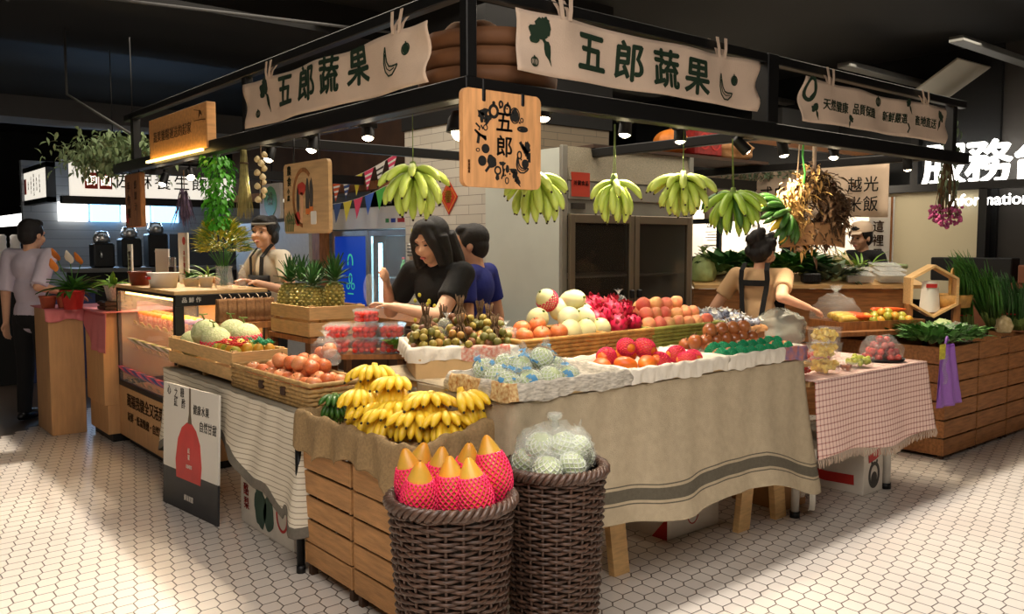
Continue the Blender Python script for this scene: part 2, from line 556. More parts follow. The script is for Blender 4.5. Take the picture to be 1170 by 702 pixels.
# ceiling services
t = MB()
t.box((-2, 10, 2.78), (9, 10.6, 3.0)); struct(t.build('trim_1', 'ceil_grey'))
struct(MB().box((-4, 6.6, 3.25), (8, 7.0, 3.5)).build('beam', 'ceil'))
def conduit(pts, r=.012, m='ceil_grey'):
    return struct(MB().tube(pts, r, 8).build('ceiling_conduit', m))
conduit([(-1.5, 7.2, 3.2), (6.0, 5.6, 3.2)])
conduit([(1.0, 5.2, 3.35), (1.2, 7.0, 3.2)])
conduit([(1.45, 9.2, 2.45), (1.45, 9.2, 3.1), (1.42, 9.2, 3.2), (1.3, 9.2, 3.27), (1.15, 9.2, 3.27), (1.05, 9.2, 3.22)], .015, 'grey_metal')
conduit([(-.4, 8.7, 3.4), (-.4, 8.7, 2.95), (-.45, 8.7, 2.9), (-.9, 8.7, 2.9)], .015)
conduit([(2.1, 7.3, 2.36), (2.0, 9.0, 2.9), (2.0, 9.0, 3.5)], .012, 'grey_metal')
def ceiling_fitting(name, label, a, b, wd, h, m, tilt=0, group=None):
    a = Vector(a); b = Vector(b); d = b - a
    o = MB().box((0, -wd / 2, -h / 2), (d.length, wd / 2, h / 2)).build(name, m, bevel=.004)
    o.location = a; o.rotation_euler = (tilt, -math.asin(d.z / d.length), math.atan2(d.y, d.x))
    return struct(o)
ceiling_fitting('ceiling_fixture', '', (7.75, 4.4, 3.2), (10.1, 4.4, 3.2), .14, .05, 'grey_metal')
ceiling_fitting('ceiling_fixture', '', (7.5, 3.26, 3.2), (9.2, 3.26, 3.2), .12, .05, 'grey_metal')
ceiling_fitting('ceiling_panel', '', (8.6, 3.95, 3.12), (10.6, 3.95, 3.16), .55, .02, 'board_cream', tilt=-.55)
ceiling_fitting('ceiling_fixture', '', (6.4, 6.0, 3.2), (9.4, 6.0, 3.2), .14, .05, 'grey_metal')
ceiling_fitting('ceiling_duct', '', (8.2, 5.4, 2.75), (12.4, 5.4, 2.75), .1, .42, 'ceil_grey')

# back left: the drinks stall across the way
struct(MB().box((2.3, 13.0, 0), (7.6, 13.1, 2.6)).build('wall_back_left', 'grey_plank'))
s = thing('stall_sign', 'long white sign board with black characters and red seals over the drinks stall', 'sign', (0, 0, 0))
MB().box((2.45, 11, 2.05), (5.3, 11.08, 2.46)).build('board', 'lit_white_soft', s)
fr = MB(); fr.box((2.35, 10.97, 1.96), (5.4, 11.1, 2.05)); fr.box((2.35, 10.97, 2.46), (5.4, 11.1, 2.52)); fr.build('frame', 'black_steel', s)
x = 3.42
lt = MB()
for ch, xx in (('佐', 3.08), ('麻', 3.32), ('養', 3.55), ('生', 3.78), ('飲', 4.0)):
    lt.merge(text_mb(ch, .205, .008), face_mtx((xx - .06, 10.998, 2.24), RIGHT_RUN))
lt.build('lettering', 'ink', s)
sl = MB(); sm = MB()
for k, ch in enumerate('御園'):
    sm.box((2.60 + k * .16, 10.99, 2.14), (2.74 + k * .16, 11, 2.33))
    sl.merge(text_mb(ch, .13, .01), face_mtx((2.67 + k * .16, 10.988, 2.23), RIGHT_RUN))
sp_ = sm.build('seal', 'seal_red', s); sl.build('seal_lettering', 'lit_white_soft', sp_)

s = thing('stall_sign', 'white hanging light box with orange stamp and columns of small black writing', 'sign')
MB().box((2.33, 11.65, 2.06), (2.40, 13.1, 2.42)).build('board', 'lit_white_soft', s)
fr = MB()
for a, b in (((2.32, 11.6, 2.0), (2.42, 13.3, 2.06)), ((2.32, 11.6, 2.42), (2.42, 13.3, 2.48)), ((2.32, 11.6, 2.0), (2.42, 11.65, 2.48)), ((2.32, 13.1, 2.0), (2.42, 13.16, 2.48))):
    fr.box(a, b)
fr.build('frame', 'black_steel', s)
lt = MB()
for k, st in enumerate(('品茶', '天然漢方', '健康御飲品', '養生湯', '手作甜品')):
    lt.merge(vertical_text_mb(st, .05, .02, 1.15), face_mtx((2.328, 12.72 - k * .17, 2.24), LEFT_RUN))
lt.build('lettering', 'ink', s)
MB().box((2.326, 12.86, 2.14), (2.332, 12.98, 2.34)).build('stamp', 'seal_red', s)

s = thing('menu_screen', 'row of glowing blue-white menu panels under the drinks stall sign', 'screen')
for k in range(4):
    MB().box((2.72 + k * .41, 12.92, 1.8), (3.08 + k * .41, 12.999, 2.06)).build('panel', 'lit_blue' if k % 2 else 'lit_white', s)
s = thing('menu_screen', 'glowing white strip panels running deep into the drinks stall', 'screen')
for k in range(5):
    MB().box((2.42, 13.2 + k * .5, 1.751), (2.46, 13.6 + k * .5, 1.92)).build('panel', 'lit_white', s)
struct(MB().box((2.4, 13.0, 0), (2.5, 17, 1.75)).build('wall_left', 'dark'))
o = thing('stall_banner', 'teal fascia panel of the far shop at the picture edge', 'banner', (-.6, 13.5, 0)); MB().box((0, 0, 2.05), (2.2, .06, 2.5)).build('panel', mat('teal', (10, 110, 96), .6), o)
for x in (.05, 2.1): MB().box((x, .06, 0), (x + .06, .12, 2.5)).build('post', 'black_steel', o)
area('drinks_glow', (3.5, 12.2, 2.0), (1.5, .3), 30, (170, 210, 255), (math.radians(-60), 0, 0))
# counter of the drinks stall
c = thing('bar_counter', 'dark service counter of the drinks stall with slate panel', 'counter')
MB().box((2.5, 11.1, 0), (5.2, 11.6, 1.15)).build('body', 'dark', c)
MB().box((2.45, 11.05, 1.15), (5.25, 11.7, 1.2)).build('worktop', 'grey_metal', c)
o = MB().box((3.75, 11.62, 1.2), (5.2, 11.68, 1.62)).build('menu_board', mat('slate', (58, 62, 68), .7)); tag(o, 'plain slate-grey board behind the drinks counter', 'board')
for k in range(3):
    e = thing('coffee_machine', ['black steel drinks machine standing below the blue menu panels', 'squat dark kettle machine behind the red anthurium flowers', 'dark canister machine next to the slate board'][k], 'machine', (2.85 + k * .32, 11.35, 1.2))
    MB().box((-.12, -.12, 0), (.12, .12, .3 + .06 * k)).build('housing', 'black', e, bevel=.02)
    MB().lathe([(0, 0), (.09, 0), (.1, .06), (.07, .14), (0, .15)], 16, (0, 0, .3 + .06 * k)).build('hopper', 'steel', e)
    MB().tube([(-.05, -.13, .2), (-.05, -.18, .18), (-.05, -.18, .12)], .012).build('spout', 'steel', e)

# back right: information desk wall and rice stall
struct(MB().box((9.2, 3.68, .9), (9.3, 4.66, 2.05)).build('wall_panel', mat('panel_putty', (176, 166, 138), .7, noise=(1, .04))))
struct(MB().box((9.35, 3.6, 0), (9.45, 8.5, 3.5)).build('wall_back_right', 'ceil'))
struct(MB().box((9.4, -2, 0), (9.5, 3.62, 3.5)).build('wall_front_right', mat('charcoal', (50, 46, 42), .7)))
fr = MB()
fr.box((9.1, .5, 2.04), (9.2, 4.85, 2.12)); fr.box((9.1, 4.3, 2.12), (9.2, 4.38, 2.7)); fr.box((9.1, 3.6, 0), (9.2, 3.68, 2.05)); fr.box((9.12, 4.66, 0), (9.2, 4.72, 2.05))
struct(fr.build('trim_2', 'black_steel'))
s = thing('information_sign', 'big glowing white characters over the information desk with English line below', 'sign')
big = MB()
for ch, y in (('服', 4.05), ('務', 3.62), ('台', 3.19)):
    g_ = text_mb(ch, .45, .0, depth=.02)
    for dy, dz in ((0, 0), (.011, 0), (-.011, 0), (0, .011), (0, -.011)):
        big.merge(g_, face_mtx((9.15 + abs(dy) * .2 + abs(dz) * .3, y + dy, 2.28 + dz), LEFT_RUN))
big.build('characters', 'lit_white', s)
text_mb('Information', .165, .012, depth=.015).build('lettering', 'lit_white', s).matrix_local = face_mtx((9.13, 3.60, 1.93), LEFT_RUN)
d = thing('reception_desk', 'reddish brown information desk with black monitor shelf', 'desk', (8.6, 3.0, 0))
MB().box((0, -2.5, 0), (.5, .52, 1.13)).build('front', 'desk_wood', d); MB().box((-.03, -2.5, 1.13), (.53, .1, 1.3)).build('ledge', 'desk_wood', d, bevel=.01)
MB().box((.1, .2, 1.13), (.3, .95, 1.36)).build('monitor_shelf', 'black', d, bevel=.01)

s = thing('fabric_banner', 'cream cloth banner about white rice hanging over the vegetable stand', 'banner')
def rb(u, v):
    return (7.6 + .02 * math.sin(u * 9), 5.9 - u * 2.05, 2.26 - .01 * math.sin(u * 7) - v * .52)
MB().grid(30, 6, rb).build('cloth', 'canvas', s, solid=.003)
lt = MB()
for st, y, z in (('各式白米', 5.03, 1.99), ('斤件零售', 5.03, 1.83), ('越光', 4.08, 2.03), ('米飯', 4.08, 1.85)):
    lt.merge(text_mb(st, .15, .01, space=1.1), face_mtx((7.575, y, z), LEFT_RUN))
lt.build('lettering', 'ink', s)
MB().tube([(7.61, 5.95, 2.27), (7.61, 3.8, 2.27)], .012).build('rail', 'black_steel', s)
# brightly lit back wall of the rice stall with notices
struct(MB().box((9.0, 4.72, 0), (9.1, 7.6, 2.3)).build('wall_rice_stall', mat('lit_wall', (240, 234, 222), .7)))
area('rice_stall_lamp', (8.3, 6.1, 2.3), (.3, 2.4), 58, (255, 238, 214), (0, math.radians(-40), 0))
notices = [(6.85, 1.66, .28, .36, '公告', 'white notice sheet pinned beside the black rack on the bright wall'), (6.25, 1.62, .3, .4, '本日特價', 'white notice sheet with drawing above the woman with crossed apron straps'), (5.75, 1.6, .24, .3, '新米上市', 'small white notice sheet near the dark haired shopper')]
for y, z, ww, hh, st, lb in notices:
    n = thing('wall_notice', lb, 'notice', (8.99, y, z), group=None)
    MB().box((-.006, -ww / 2, -hh / 2), (0, ww / 2, hh / 2)).build('sheet', 'white', n)
    text_mb(st, ww / (len(st) + 1), .01).build('lettering', 'ink_grey', n).matrix_local = face_mtx((-.008, 0, hh * .2), LEFT_RUN)
    mm = MB()
    for k in range(4):
        mm.box((-.009, -ww * .35, -hh * (.05 + .1 * k)), (-.006, ww * (.35 - .1 * (k % 2)), -hh * (.03 + .1 * k)))
    mm.build('print', 'ink_grey', n)
n = thing('vertical_sign', 'tall narrow white sign with one column of black characters and brown edge', 'sign', (8.2, 4.22, 1.45))
MB().box((0, -.12, -.45), (.03, .12, .5)).build('board', 'white', n)
MB().box((-.006, -.12, -.45), (0, -.10, .5)).build('edge', 'old_wood', n)
vertical_text_mb('這裡最好', .12, .015, 1.15).build('lettering', 'ink_brown', n).matrix_local = face_mtx((-.004, .02, 0), LEFT_RUN)
rk = thing('metal_rack', 'black metal frame rack beside the tall grey fridge', 'rack', (7.2, 5.75, 0))
m_ = MB()
for yy in (-.35, .35):
    m_.box((-.02, yy - .02, 0), (.02, yy + .02, 1.75))
m_.build('post', 'black_steel', rk)
m_ = MB(); m_.box((-.02, -.35, 1.7), (.02, .35, 1.75)); m_.box((-.02, -.35, 1.3), (.2, .35, 1.36)); m_.box((-.02, -.35, .8), (.2, .35, .84)); m_.build('shelf', 'black_steel', rk)

# general light: the two aisles and the stall
area('aisle_sheet_x', (2.6, -.55, 3.42), (11, 5.5), 165, (255, 247, 238), spread=2.5)  # unseen collimated sheet, shaped so its edge draws the floor's light border
area('aisle_sheet_y', (-.95, 7.4, 3.42), (4.2, 10.4), 135, (255, 243, 228), spread=2.5)  # second unseen sheet, cut to the left aisle's straight light edge
area('hall_fill', (0.3, 0.3, 3.3), (3, 3), 170, (255, 244, 234))
area('stall_fill', (3.4, 4.3, 3.3), (2.6, 2.2), 70, (255, 240, 220))
area('counter_fill', (2.6, 6.6, 3.3), (1.5, 2.5), 40, (255, 240, 220))
area('greens_fill', (6.6, 3.6, 3.2), (2.5, 1.5), 55, (255, 240, 216))

# ------------------------------------------------------------------ the steel canopy frame over the stall
f = thing('canopy_frame', 'black square-tube steel frame carrying the banners above the fruit stall', 'frame', (2.03, 2.72, 2.06))
def fpart(name, boxes, parent=f, m='black_steel', bevel=.004):
    mb = MB()
    for a, b in boxes:
        mb.box(tuple(a[i] - (2.03, 2.72, 2.06)[i] for i in range(3)), tuple(b[i] - (2.03, 2.72, 2.06)[i] for i in range(3)))
    return mb.build(name, m, parent, bevel=bevel)
fpart('lower_beam', [((1.99, 2.68, 2.06), (2.07, 7.5, 2.14))]); fpart('lower_beam', [((2.071, 2.68, 2.06), (6.45, 2.76, 2.14))])
fpart('upper_rail', [((2.0, 2.69, 2.45), (2.05, 7.2, 2.50))]); fpart('upper_rail', [((2.051, 2.69, 2.45), (6.40, 2.74, 2.50))])
for x, y, wd in ((2.03, 2.72, .05), (2.03, 4.85, .05), (2.03, 7.0, .06), (4.02, 2.73, .1), (6.25, 2.73, .06)):
    fpart('post', [((x - wd / 2, y - wd / 2, 2.14), (x + wd / 2, y + wd / 2, 3.5 if x == 2.03 and y < 3 else 2.5))])
fpart('cross_beam', [((2.07, 4.9, 2.08), (4.06, 4.96, 2.14))]); fpart('cross_beam', [((4.3, 2.76, 2.1), (4.36, 5.2, 2.16))])
fpart('cross_beam', [((6.3, 2.76, 2.1), (6.36, 5.9, 2.16))]); fpart('cross_beam', [((4.36, 5.1, 2.02), (7.4, 5.18, 2.12))]); fpart('cross_beam', [((2.07, 7.3, 2.06), (4.2, 7.38, 2.14))])
fpart('lamp_track', [((2.23, 2.95, 2.10), (2.27, 7.4, 2.13))]); fpart('lamp_track', [((2.23, 2.90, 2.10), (6.3, 2.94, 2.13))])
fpart('hanger', [((2.24, 2.9, 2.13), (2.26, 2.92, 2.14)), ]); 
for x, y in ((2.05, 5.5), (2.05, 4.0)):
    fpart('track_arm', [((x, y, 2.1), (2.24, y + .03, 2.13))])
for x in (2.9, 4.0, 5.2, 6.2):
    fpart('track_arm', [((x, 2.75, 2.1), (x + .03, 2.91, 2.13))])

# ------------------------------------------------------------------ cloth banners
def ribbon(mb, pts, wd, mtx=None, mat=0, h=.0015, fn=None):
    n = len(pts)
    L, Rr = [], []
    for i, p in enumerate(pts):
        a = pts[max(i - 1, 0)]; b = pts[min(i + 1, n - 1)]
        dx, dy = b[0] - a[0], b[1] - a[1]; l = math.hypot(dx, dy) or 1
        wv = wd[i] if isinstance(wd, (list, tuple)) else wd
        L.append((p[0] - dy / l * wv / 2, p[1] + dx / l * wv / 2)); Rr.append((p[0] + dy / l * wv / 2, p[1] - dx / l * wv / 2))
    for i in range(n - 1):
        mb.prism([Rr[i], Rr[i + 1], L[i + 1], L[i]], h, mat, mtx, fn)
def blob(cx, cy, rx, ry, n=18, wob=0.0, seed=0, a0=0.0):
    rr = random.Random(seed)
    k = [rr.uniform(-1, 1) for _ in range(4)]
    out = []
    for i in range(n):
        a = 2 * PI * i / n
        q = 1 + wob * (k[0] * math.sin(3 * a) + k[1] * math.sin(5 * a + 1) + k[2] * math.cos(7 * a))
        x, y = rx * q * math.cos(a), ry * q * math.sin(a)
        out.append((cx + x * math.cos(a0) - y * math.sin(a0), cy + x * math.sin(a0) + y * math.cos(a0)))
    return out
def ring(mb, cx, cy, rx, ry, wd, n=20, mat=0, a0=0, a1=2 * PI, fn=None):
    pts = [(cx + rx * math.cos(a0 + (a1 - a0) * i / n), cy + ry * math.sin(a0 + (a1 - a0) * i / n)) for i in range(n + 1)]
    ribbon(mb, pts, wd, None, mat, .0015, fn)
def banana_outline(mb, cx, cy, s, wd, mat=0, fn=None):
    outer = [(cx + s * x, cy + s * y) for x, y in ((-.62, 1.0), (-.72, .6), (-.78, .1), (-.62, -.42), (-.22, -.72), (.3, -.72), (.78, -.42), (.95, -.2))]
    inner = [(cx + s * x, cy + s * y) for x, y in ((-.62, 1.0), (-.5, .5), (-.38, .1), (-.1, -.18), (.35, -.24), (.95, -.2))]
    mid = [(cx + s * x, cy + s * y) for x, y in ((-.62, .6), (-.6, .1), (-.4, -.28), (0, -.46), (.6, -.36))]
    ribbon(mb, outer, wd, None, mat, .0015, fn); ribbon(mb, inner, wd, None, mat, .0015, fn); ribbon(mb, mid, wd * .6, None, mat, .0015, fn)
def turnip(mb, cx, cy, s, fn=None, flip=1):
    for k, (x, y, rx, ry) in enumerate(((-.5, .55, .42, .3), (-.25, .85, .3, .3), (.1, .95, .22, .32), (-.55, .2, .3, .26), (-.1, .45, .32, .3), (.28, .7, .14, .34))):
        mb.prism(blob(cx + flip * s * x, cy + s * y, s * rx, s * ry, 16, .14, k), .0015, 0, None, fn)
    ribbon(mb, [(cx - flip * s * .1, cy + s * .3), (cx + flip * s * .2, cy - s * .05)], s * .16, None, 0, .0015, fn)
    mb.prism([(cx + flip * s * x, cy + s * y) for x, y in ((.05, 0), (.15, .12), (.32, .1), (.45, -.1), (.5, -.4), (.52, -.7), (.62, -1.05), (.42, -.75), (.2, -.55), (.08, -.25))][::flip], .0015, 0, None, fn)
def onion(mb, cx, cy, s, fn=None):
    ring(mb, cx, cy, s, s * .95, s * .22, fn=fn); ring(mb, cx, cy, s * .55, s * .8, s * .12, fn=fn); ring(mb, cx, cy, s * .15, s * .7, s * .1, fn=fn)
    ribbon(mb, [(cx - s * .2, cy + s * 1.3), (cx, cy + s * .9)], s * .25, None, 0, .0015, fn)

def banner(label, W, H, frame, items, tabs, mname='canvas', seed=1, sag=.008):
    """frame(x, y, z) maps banner space (x along, y up from the bottom, z out) to the world"""
    b = thing('cloth_banner', label, 'banner', frame(0, 0, 0), group=None)
    org = Vector(frame(0, 0, 0))
    def wob(x, y):
        u, v = x / W, y / H
        z = .012 * math.sin(u * 11 + seed) * (1 - v * .6) + .007 * math.sin(u * 23 + seed * 2 + v * 3)
        for tx in tabs:
            z += .012 * math.exp(-((x - tx) / .05) ** 2) * v
        z += .012 * math.exp(-((u - 1) / .04) ** 2) * math.sin(v * 9) + .012 * math.exp(-(u / .04) ** 2) * math.sin(v * 7 + 1)
        dy = -sag * (math.sin(PI * u) ** 2) * (v - .2) - .004 * math.sin(u * 17 + seed) * v
        dx = .012 * math.sin(v * 6 + seed) * ((u - .5) * 2) ** 5
        return dx, dy, z
    def place(x, y, z):
        dx, dy, dz = wob(min(max(x, 0), W), min(max(y, 0), H))
        return Vector(frame(x + dx, y + dy, z + dz)) - org
    MB().grid(70, 12, lambda u, v: place(u * W, v * H, 0)).build('cloth', mname, b, solid=.002, offset=0)
    for nm, mb, m in items:
        q = MB(); q.v = [tuple(place(p[0], p[1], p[2] + .003)) for p in mb.v]; q.f, q.m, q.s = mb.f, mb.m, mb.s
        q.build(nm, m, b)
    for tx in tabs:
        for dx in (-.035, .035):
            tb = MB()
            p = [place(tx + dx * .6, H - .012, .004), place(tx + dx * .8, H + .03, .006), place(tx + dx, H + .085, .0)]
            q = [place(tx + dx * .6, H - .012, -.004), place(tx + dx * .8, H + .03, -.012), place(tx + dx, H + .085, -.05)]
            for pts in (p, q):
                vs = []
                for k, c in enumerate(pts):
                    e = Vector(frame(1, 0, 0)) - Vector(frame(0, 0, 0))
                    vs += [c - e * .011, c + e * .011]
                tb.add(vs, [(0, 1, 3, 2), (2, 3, 5, 4)])
            tb.build('tie_tab', mname, b, solid=.002)
    return b

def shop_banner(label, W, H, frame, xs, banana, onion_at, turnip_at, small_at, tabs, seed, mname, mirror=1, cs=.19):
    lt = MB()
    for ch, (x, y) in zip('五郎蔬果', xs):
        lt.merge(text_mb(ch, cs, .03, depth=.0015), Matrix.Translation((x, y, 0)))
    pr = MB()
    banana_outline(pr, banana[0], banana[1], .072, .007)
    turnip(pr, turnip_at[0], turnip_at[1], .085); 
    dk = MB()
    onion(dk, onion_at[0], onion_at[1], .024); dk.prism(blob(onion_at[0], onion_at[1], .019, .018), .0012)
    onion(dk, small_at[0], small_at[1], .02)
    pr.merge(dk)
    return banner(label, W, H, frame, [('lettering', lt, 'ink_green'), ('print', pr, 'ink_green')], tabs, mname, seed)

shop_banner('cream cloth banner with green brush characters and banana drawing, right of the hanging wooden plaque', 1.64, .25,
            lambda x, y, z: (2.23 + x, 2.675 - z, 2.185 + y),
            [(.43, .12), (.665, .115), (.91, .11), (1.135, .105)], (1.37, .085), (1.455, .135), (.14, .13), (.10, .05), [.26, 1.33], 1, 'canvas_warm')
shop_banner('cream cloth banner with green brush characters beside the glowing wooden light box', 1.84, .245,
            lambda x, y, z: (1.98 - z, 4.75 - x, 2.145 + y),
            [(.515, .14), (.76, .137), (1.0, .141), (1.255, .147)], (1.55, .12), (1.665, .16), (.25, .15), (.155, .065), [.32, 1.60], 3, 'canvas')
lt = MB(); pr = MB()
for st, x, y in (('天然健康', .335, .108), ('品質保證', .66, .112), ('新鮮嚴選', 1.05, .112), ('產地直送', 1.44, .114)):
    lt.merge(text_mb(st, .07, .012, space=1.0), Matrix.Translation((x, y, 0)))
ring(pr, .075, .18, .045, .06, .022); ribbon(pr, [(.10, .25), (.12, .17), (.09, .13)], .02)
onion(pr, .845, .2, .028); turnip(pr, .14, .06, .04); turnip(pr, .50, .035, .035, flip=-1); turnip(pr, 1.23, .2, .045); ribbon(pr, [(1.2, .03), (1.22, .06), (1.2, .09)], .012)
turnip(pr, 1.64, .14, .06, flip=-1)
banner('small-lettered cream cloth banner above the wreath of dried flowers', 1.76, .24, lambda x, y, z: (4.29 + x, 2.675 - z, 2.175 + y),
       [('lettering', lt, 'ink_green'), ('print', pr, 'ink_green')], [.27, 1.42], 'canvas_warm', 5, sag=.014)

# ------------------------------------------------------------------ wooden signs
def rounded(wd, h, r, n=6):
    out = []
    for cx, cy, a0 in ((wd / 2 - r, h / 2 - r, 0), (-wd / 2 + r, h / 2 - r, PI / 2), (-wd / 2 + r, -h / 2 + r, PI), (wd / 2 - r, -h / 2 + r, 1.5 * PI)):
        out += [(cx + r * math.cos(a0 + PI / 2 * i / n), cy + r * math.sin(a0 + PI / 2 * i / n)) for i in range(n + 1)]
    return out
p = thing('hanging_plaque', 'hanging wooden plaque with two black characters inside a ring of vegetable pictures', 'sign', (2.13, 2.64, 1.90))
FM = face_mtx((0, -.012, 0), RIGHT_RUN)
MB().prism(rounded(.39, .37, .028), .024, 0, face_mtx((0, .012, 0), RIGHT_RUN)).build('board', 'plaque_wood', p)
lt = text_mb('五', .088, .02); l2 = MB().merge(lt, Matrix.Translation((.005, .065, 0))).merge(text_mb('郎', .088, .02), Matrix.Translation((.005, -.03, 0)))
MB().merge(l2, FM).build('lettering', 'ink', p)
ic = MB(); S = 1
rr = random.Random(4)
# wreath of little vegetables
ring(ic, -.048, .107, .02, .022, .012); ic.prism(blob(-.048, .138, .007, .008), .0015)
ring(ic, -.012, .137, .008, .011, .008); ring(ic, .02, .118, .015, .02, .010); ic.prism(blob(.022, .14, .005, .01), .0015)
ic.prism(blob(.058, .10, .02, .026, 20, .12, 3), .0015); ring(ic, .058, .1, .024, .03, .004); ring(ic, .094, .085, .007, .008, .004)
for k, (x, y, a) in enumerate(((-.095, .10, .3), (-.078, .075, .9), (-.108, .083, 2))):
    ic.prism(blob(x, y, .022, .014, 18, .2, k, a), .0015)
ring(ic, .098, .05, .024, .008, .008); ic.prism(blob(.1, .05, .016, .004), .0015)
for k in range(5):
    ribbon(ic, [(.085 + .012 * k, .0 - .01 * k), (.105 + .007 * k, -.03 - .012 * k)], .013)
ic.prism(blob(.122, -.02, .016, .024, 18, .2, 9), .0015); ring(ic, .082, -.052, .01, .014, .006); ic.prism(blob(.112, -.085, .018, .018), .0015)
bo = MB(); banana_outline(bo, .095, -.095, .036, .006); ic.merge(bo)
for k in range(4):
    ic.prism(blob(.05 + .008 * k, -.115 - .014 * k, .017, .010, 16, .25, 20 + k, .8 * k), .0015)
ring(ic, .018, -.155, .008, .012, .004)
ic.prism(blob(-.005, -.09, .016, .008, 16, .1, 2), .0015); ribbon(ic, [(-.004, -.095), (.002, -.14)], .007); ribbon(ic, [(.006, -.11), (-.01, -.15)], .006); ic.prism(blob(.02, -.11, .009, .016, 12, .1, 4), .0015)
ring(ic, -.028, -.118, .014, .014, .007); ic.prism(blob(-.03, -.145, .009, .012, 12, .2, 7), .0015)
ic.prism(blob(-.058, -.085, .022, .026, 18, .08, 1, .5), .0015); ribbon(ic, [(-.07, -.105), (-.088, -.125)], .011)
ic.prism(blob(-.104, -.085, .02, .02), .0015); ic.prism(blob(-.088, -.038, .019, .018), .0015); ring(ic, -.125, -.045, .008, .006, .003)
for k in range(4):
    ribbon(ic, [(-.14 + .006 * k, .03 - .006 * k), (-.085, -.005 + .004 * k)], .008)
ribbon(ic, [(-.12, .012), (-.125, -.02)], .012)
ribbon(ic, [(-.135, .055), (-.115, .04), (-.12, .03)], .007); ring(ic, -.088, .042, .009, .01, .004); ribbon(ic, [(-.11, .05), (-.1, .035)], .006)
for k in range(14):
    a = rr.uniform(0, 2 * PI); ic.prism(blob(.105 * math.cos(a), .13 * math.sin(a) - .005, .0035, .0035, 8), .0015)
MB().merge(ic, FM).build('wreath_print', 'ink', p)
tx = MB().merge(vertical_text_mb('嚴選蔬果', .012, .01), face_mtx((-.168, -.013, -.11), RIGHT_RUN)); tx.build('small_lettering', 'old_wood', p)
for x in (-.095, .1):
    MB().box((x - .009, -.016, .14), (x + .009, .016, .19)).build('bracket', 'black_steel', p, bevel=.004)

s = thing('light_box', 'wooden sign lit from below, one line of brown characters, between frame rails', 'sign', (1.98, 5.94, 2.24))
MB().box((0, -.57, -.145), (.06, .57, .14)).build('board', 'sign_wood', s, bevel=.004)
text_mb('蔬果雜糧運送的起家', .082, .004, space=1.1).build('lettering', 'ink_brown', s).matrix_local = face_mtx((-.003, .08, .0), LEFT_RUN)
gl = MB(); ribbon(gl, [(.36, .04), (.5, .035), (.56, .03)], .005); ribbon(gl, [(.36, .11), (.48, .09)], .004); gl.prism([(.44, .05), (.455, .1), (.48, .09), (.5, .06), (.47, .075)][::-1], .0015)
MB().merge(gl, face_mtx((-.003, 0, 0), LEFT_RUN)).build('print', 'ink_brown', s)
MB().box((-.035, -.55, -.165), (-.015, .55, -.15)).build('light_strip', 'lit_warm', s)
area('sign_strip_light', (1.955, 5.94, 2.085), (.03, 1.1), 2.6, (255, 205, 110), (PI, math.radians(-24), 0))

s = thing('hanging_sign', 'vertical weathered wood board with carved writing at the far end of the frame', 'sign', (2.03, 7.07, 1.83))
MB().box((-.02, -.2, -.205), (.02, .2, .21)).build('board', 'old_wood', s, bevel=.008)
lt = MB().merge(vertical_text_mb('手作果', .085, .01, 1.2), face_mtx((-.022, .09, 0), LEFT_RUN)).merge(vertical_text_mb('鮮果汁', .07, .0, 1.2), face_mtx((-.022, -.09, .03), LEFT_RUN))
lt.build('carving', 'ink_brown', s); MB().box((-.023, .12, -.17), (-.02, .18, -.1)).build('stamp', 'seal_red', s)
MB().tube([(0, -.12, .2), (0, -.12, .25)], .006).tube([(0, .12, .2), (0, .12, .25)], .006).build('hanger', 'black_steel', s)

s = thing('picture_board', 'rounded wooden board painted with a red and grey emblem ring, hung over the pineapples', 'sign', (2.12, 4.30, 1.745))
BF = face_mtx((-.012, 0, 0), LEFT_RUN)
MB().prism(rounded(.53, .385, .03), .022, 0, face_mtx((.012, 0, 0), LEFT_RUN)).build('board', 'board_wood', s)
def decal(name, m, fill):
    q = MB(); fill(q); MB().merge(q, BF).build(name, m, s)
def rg(q):
    ring(q, -.02, .0, .12, .15, .022, 30, a0=.9, a1=4.6)
decal('painted_ring', 'old_wood', rg)
decal('painted_cap', mat('dull_red', (186, 64, 50), .6), lambda q: (q.prism(blob(-.04, .05, .05, .035, 18, .05, 2), .0015), q.prism(blob(-.09, -.11, .03, .04, 16, .2, 5), .0015)))
decal('painted_stem', mat('peach', (222, 170, 126), .6), lambda q: (ribbon(q, [(-.04, .03), (-.035, -.06), (-.05, -.14)], .03),))
decal('painted_bottles', 'ink_grey', lambda q: (q.prism(blob(.03, .0, .022, .1, 18, .05, 1), .0015), q.prism(blob(.075, .01, .02, .09, 18, .05, 2), .0015), q.prism(blob(-.085, -.01, .016, .07, 12, .1, 3), .0015)))
decal('painted_bands', mat('dull_orange', (214, 120, 52), .6), lambda q: (q.box((.01, -.09, 0), (.05, -.06, .002)), q.box((.055, -.08, 0), (.095, -.05, .002))))
decal('painted_leaves', mat('sage', (96, 112, 70), .7), lambda q: [ribbon(q, [(-.25 + .02 * k, -.18), (-.235 + .02 * k, -.09 + .01 * (k % 3)), (-.2 + .022 * k, -.14)], .009) for k in range(6)])
decal('lettering', 'ink_green', lambda q: q.merge(vertical_text_mb('農食', .055, .01), Matrix.Translation((-.19, .12, 0))).merge(vertical_text_mb('小農', .035, .01), Matrix.Translation((-.2, .02, 0))))
decal('label_tag', 'paper', lambda q: q.merge(MB().prism(rounded(.06, .07, .008), .003), Matrix.Translation((.10, -.11, 0))))
MB().tube([(0, -.15, .19), (0, -.15, .34)], .005).tube([(0, .15, .19), (0, .15, .34)], .005).build('hanger', 'black_steel', s)

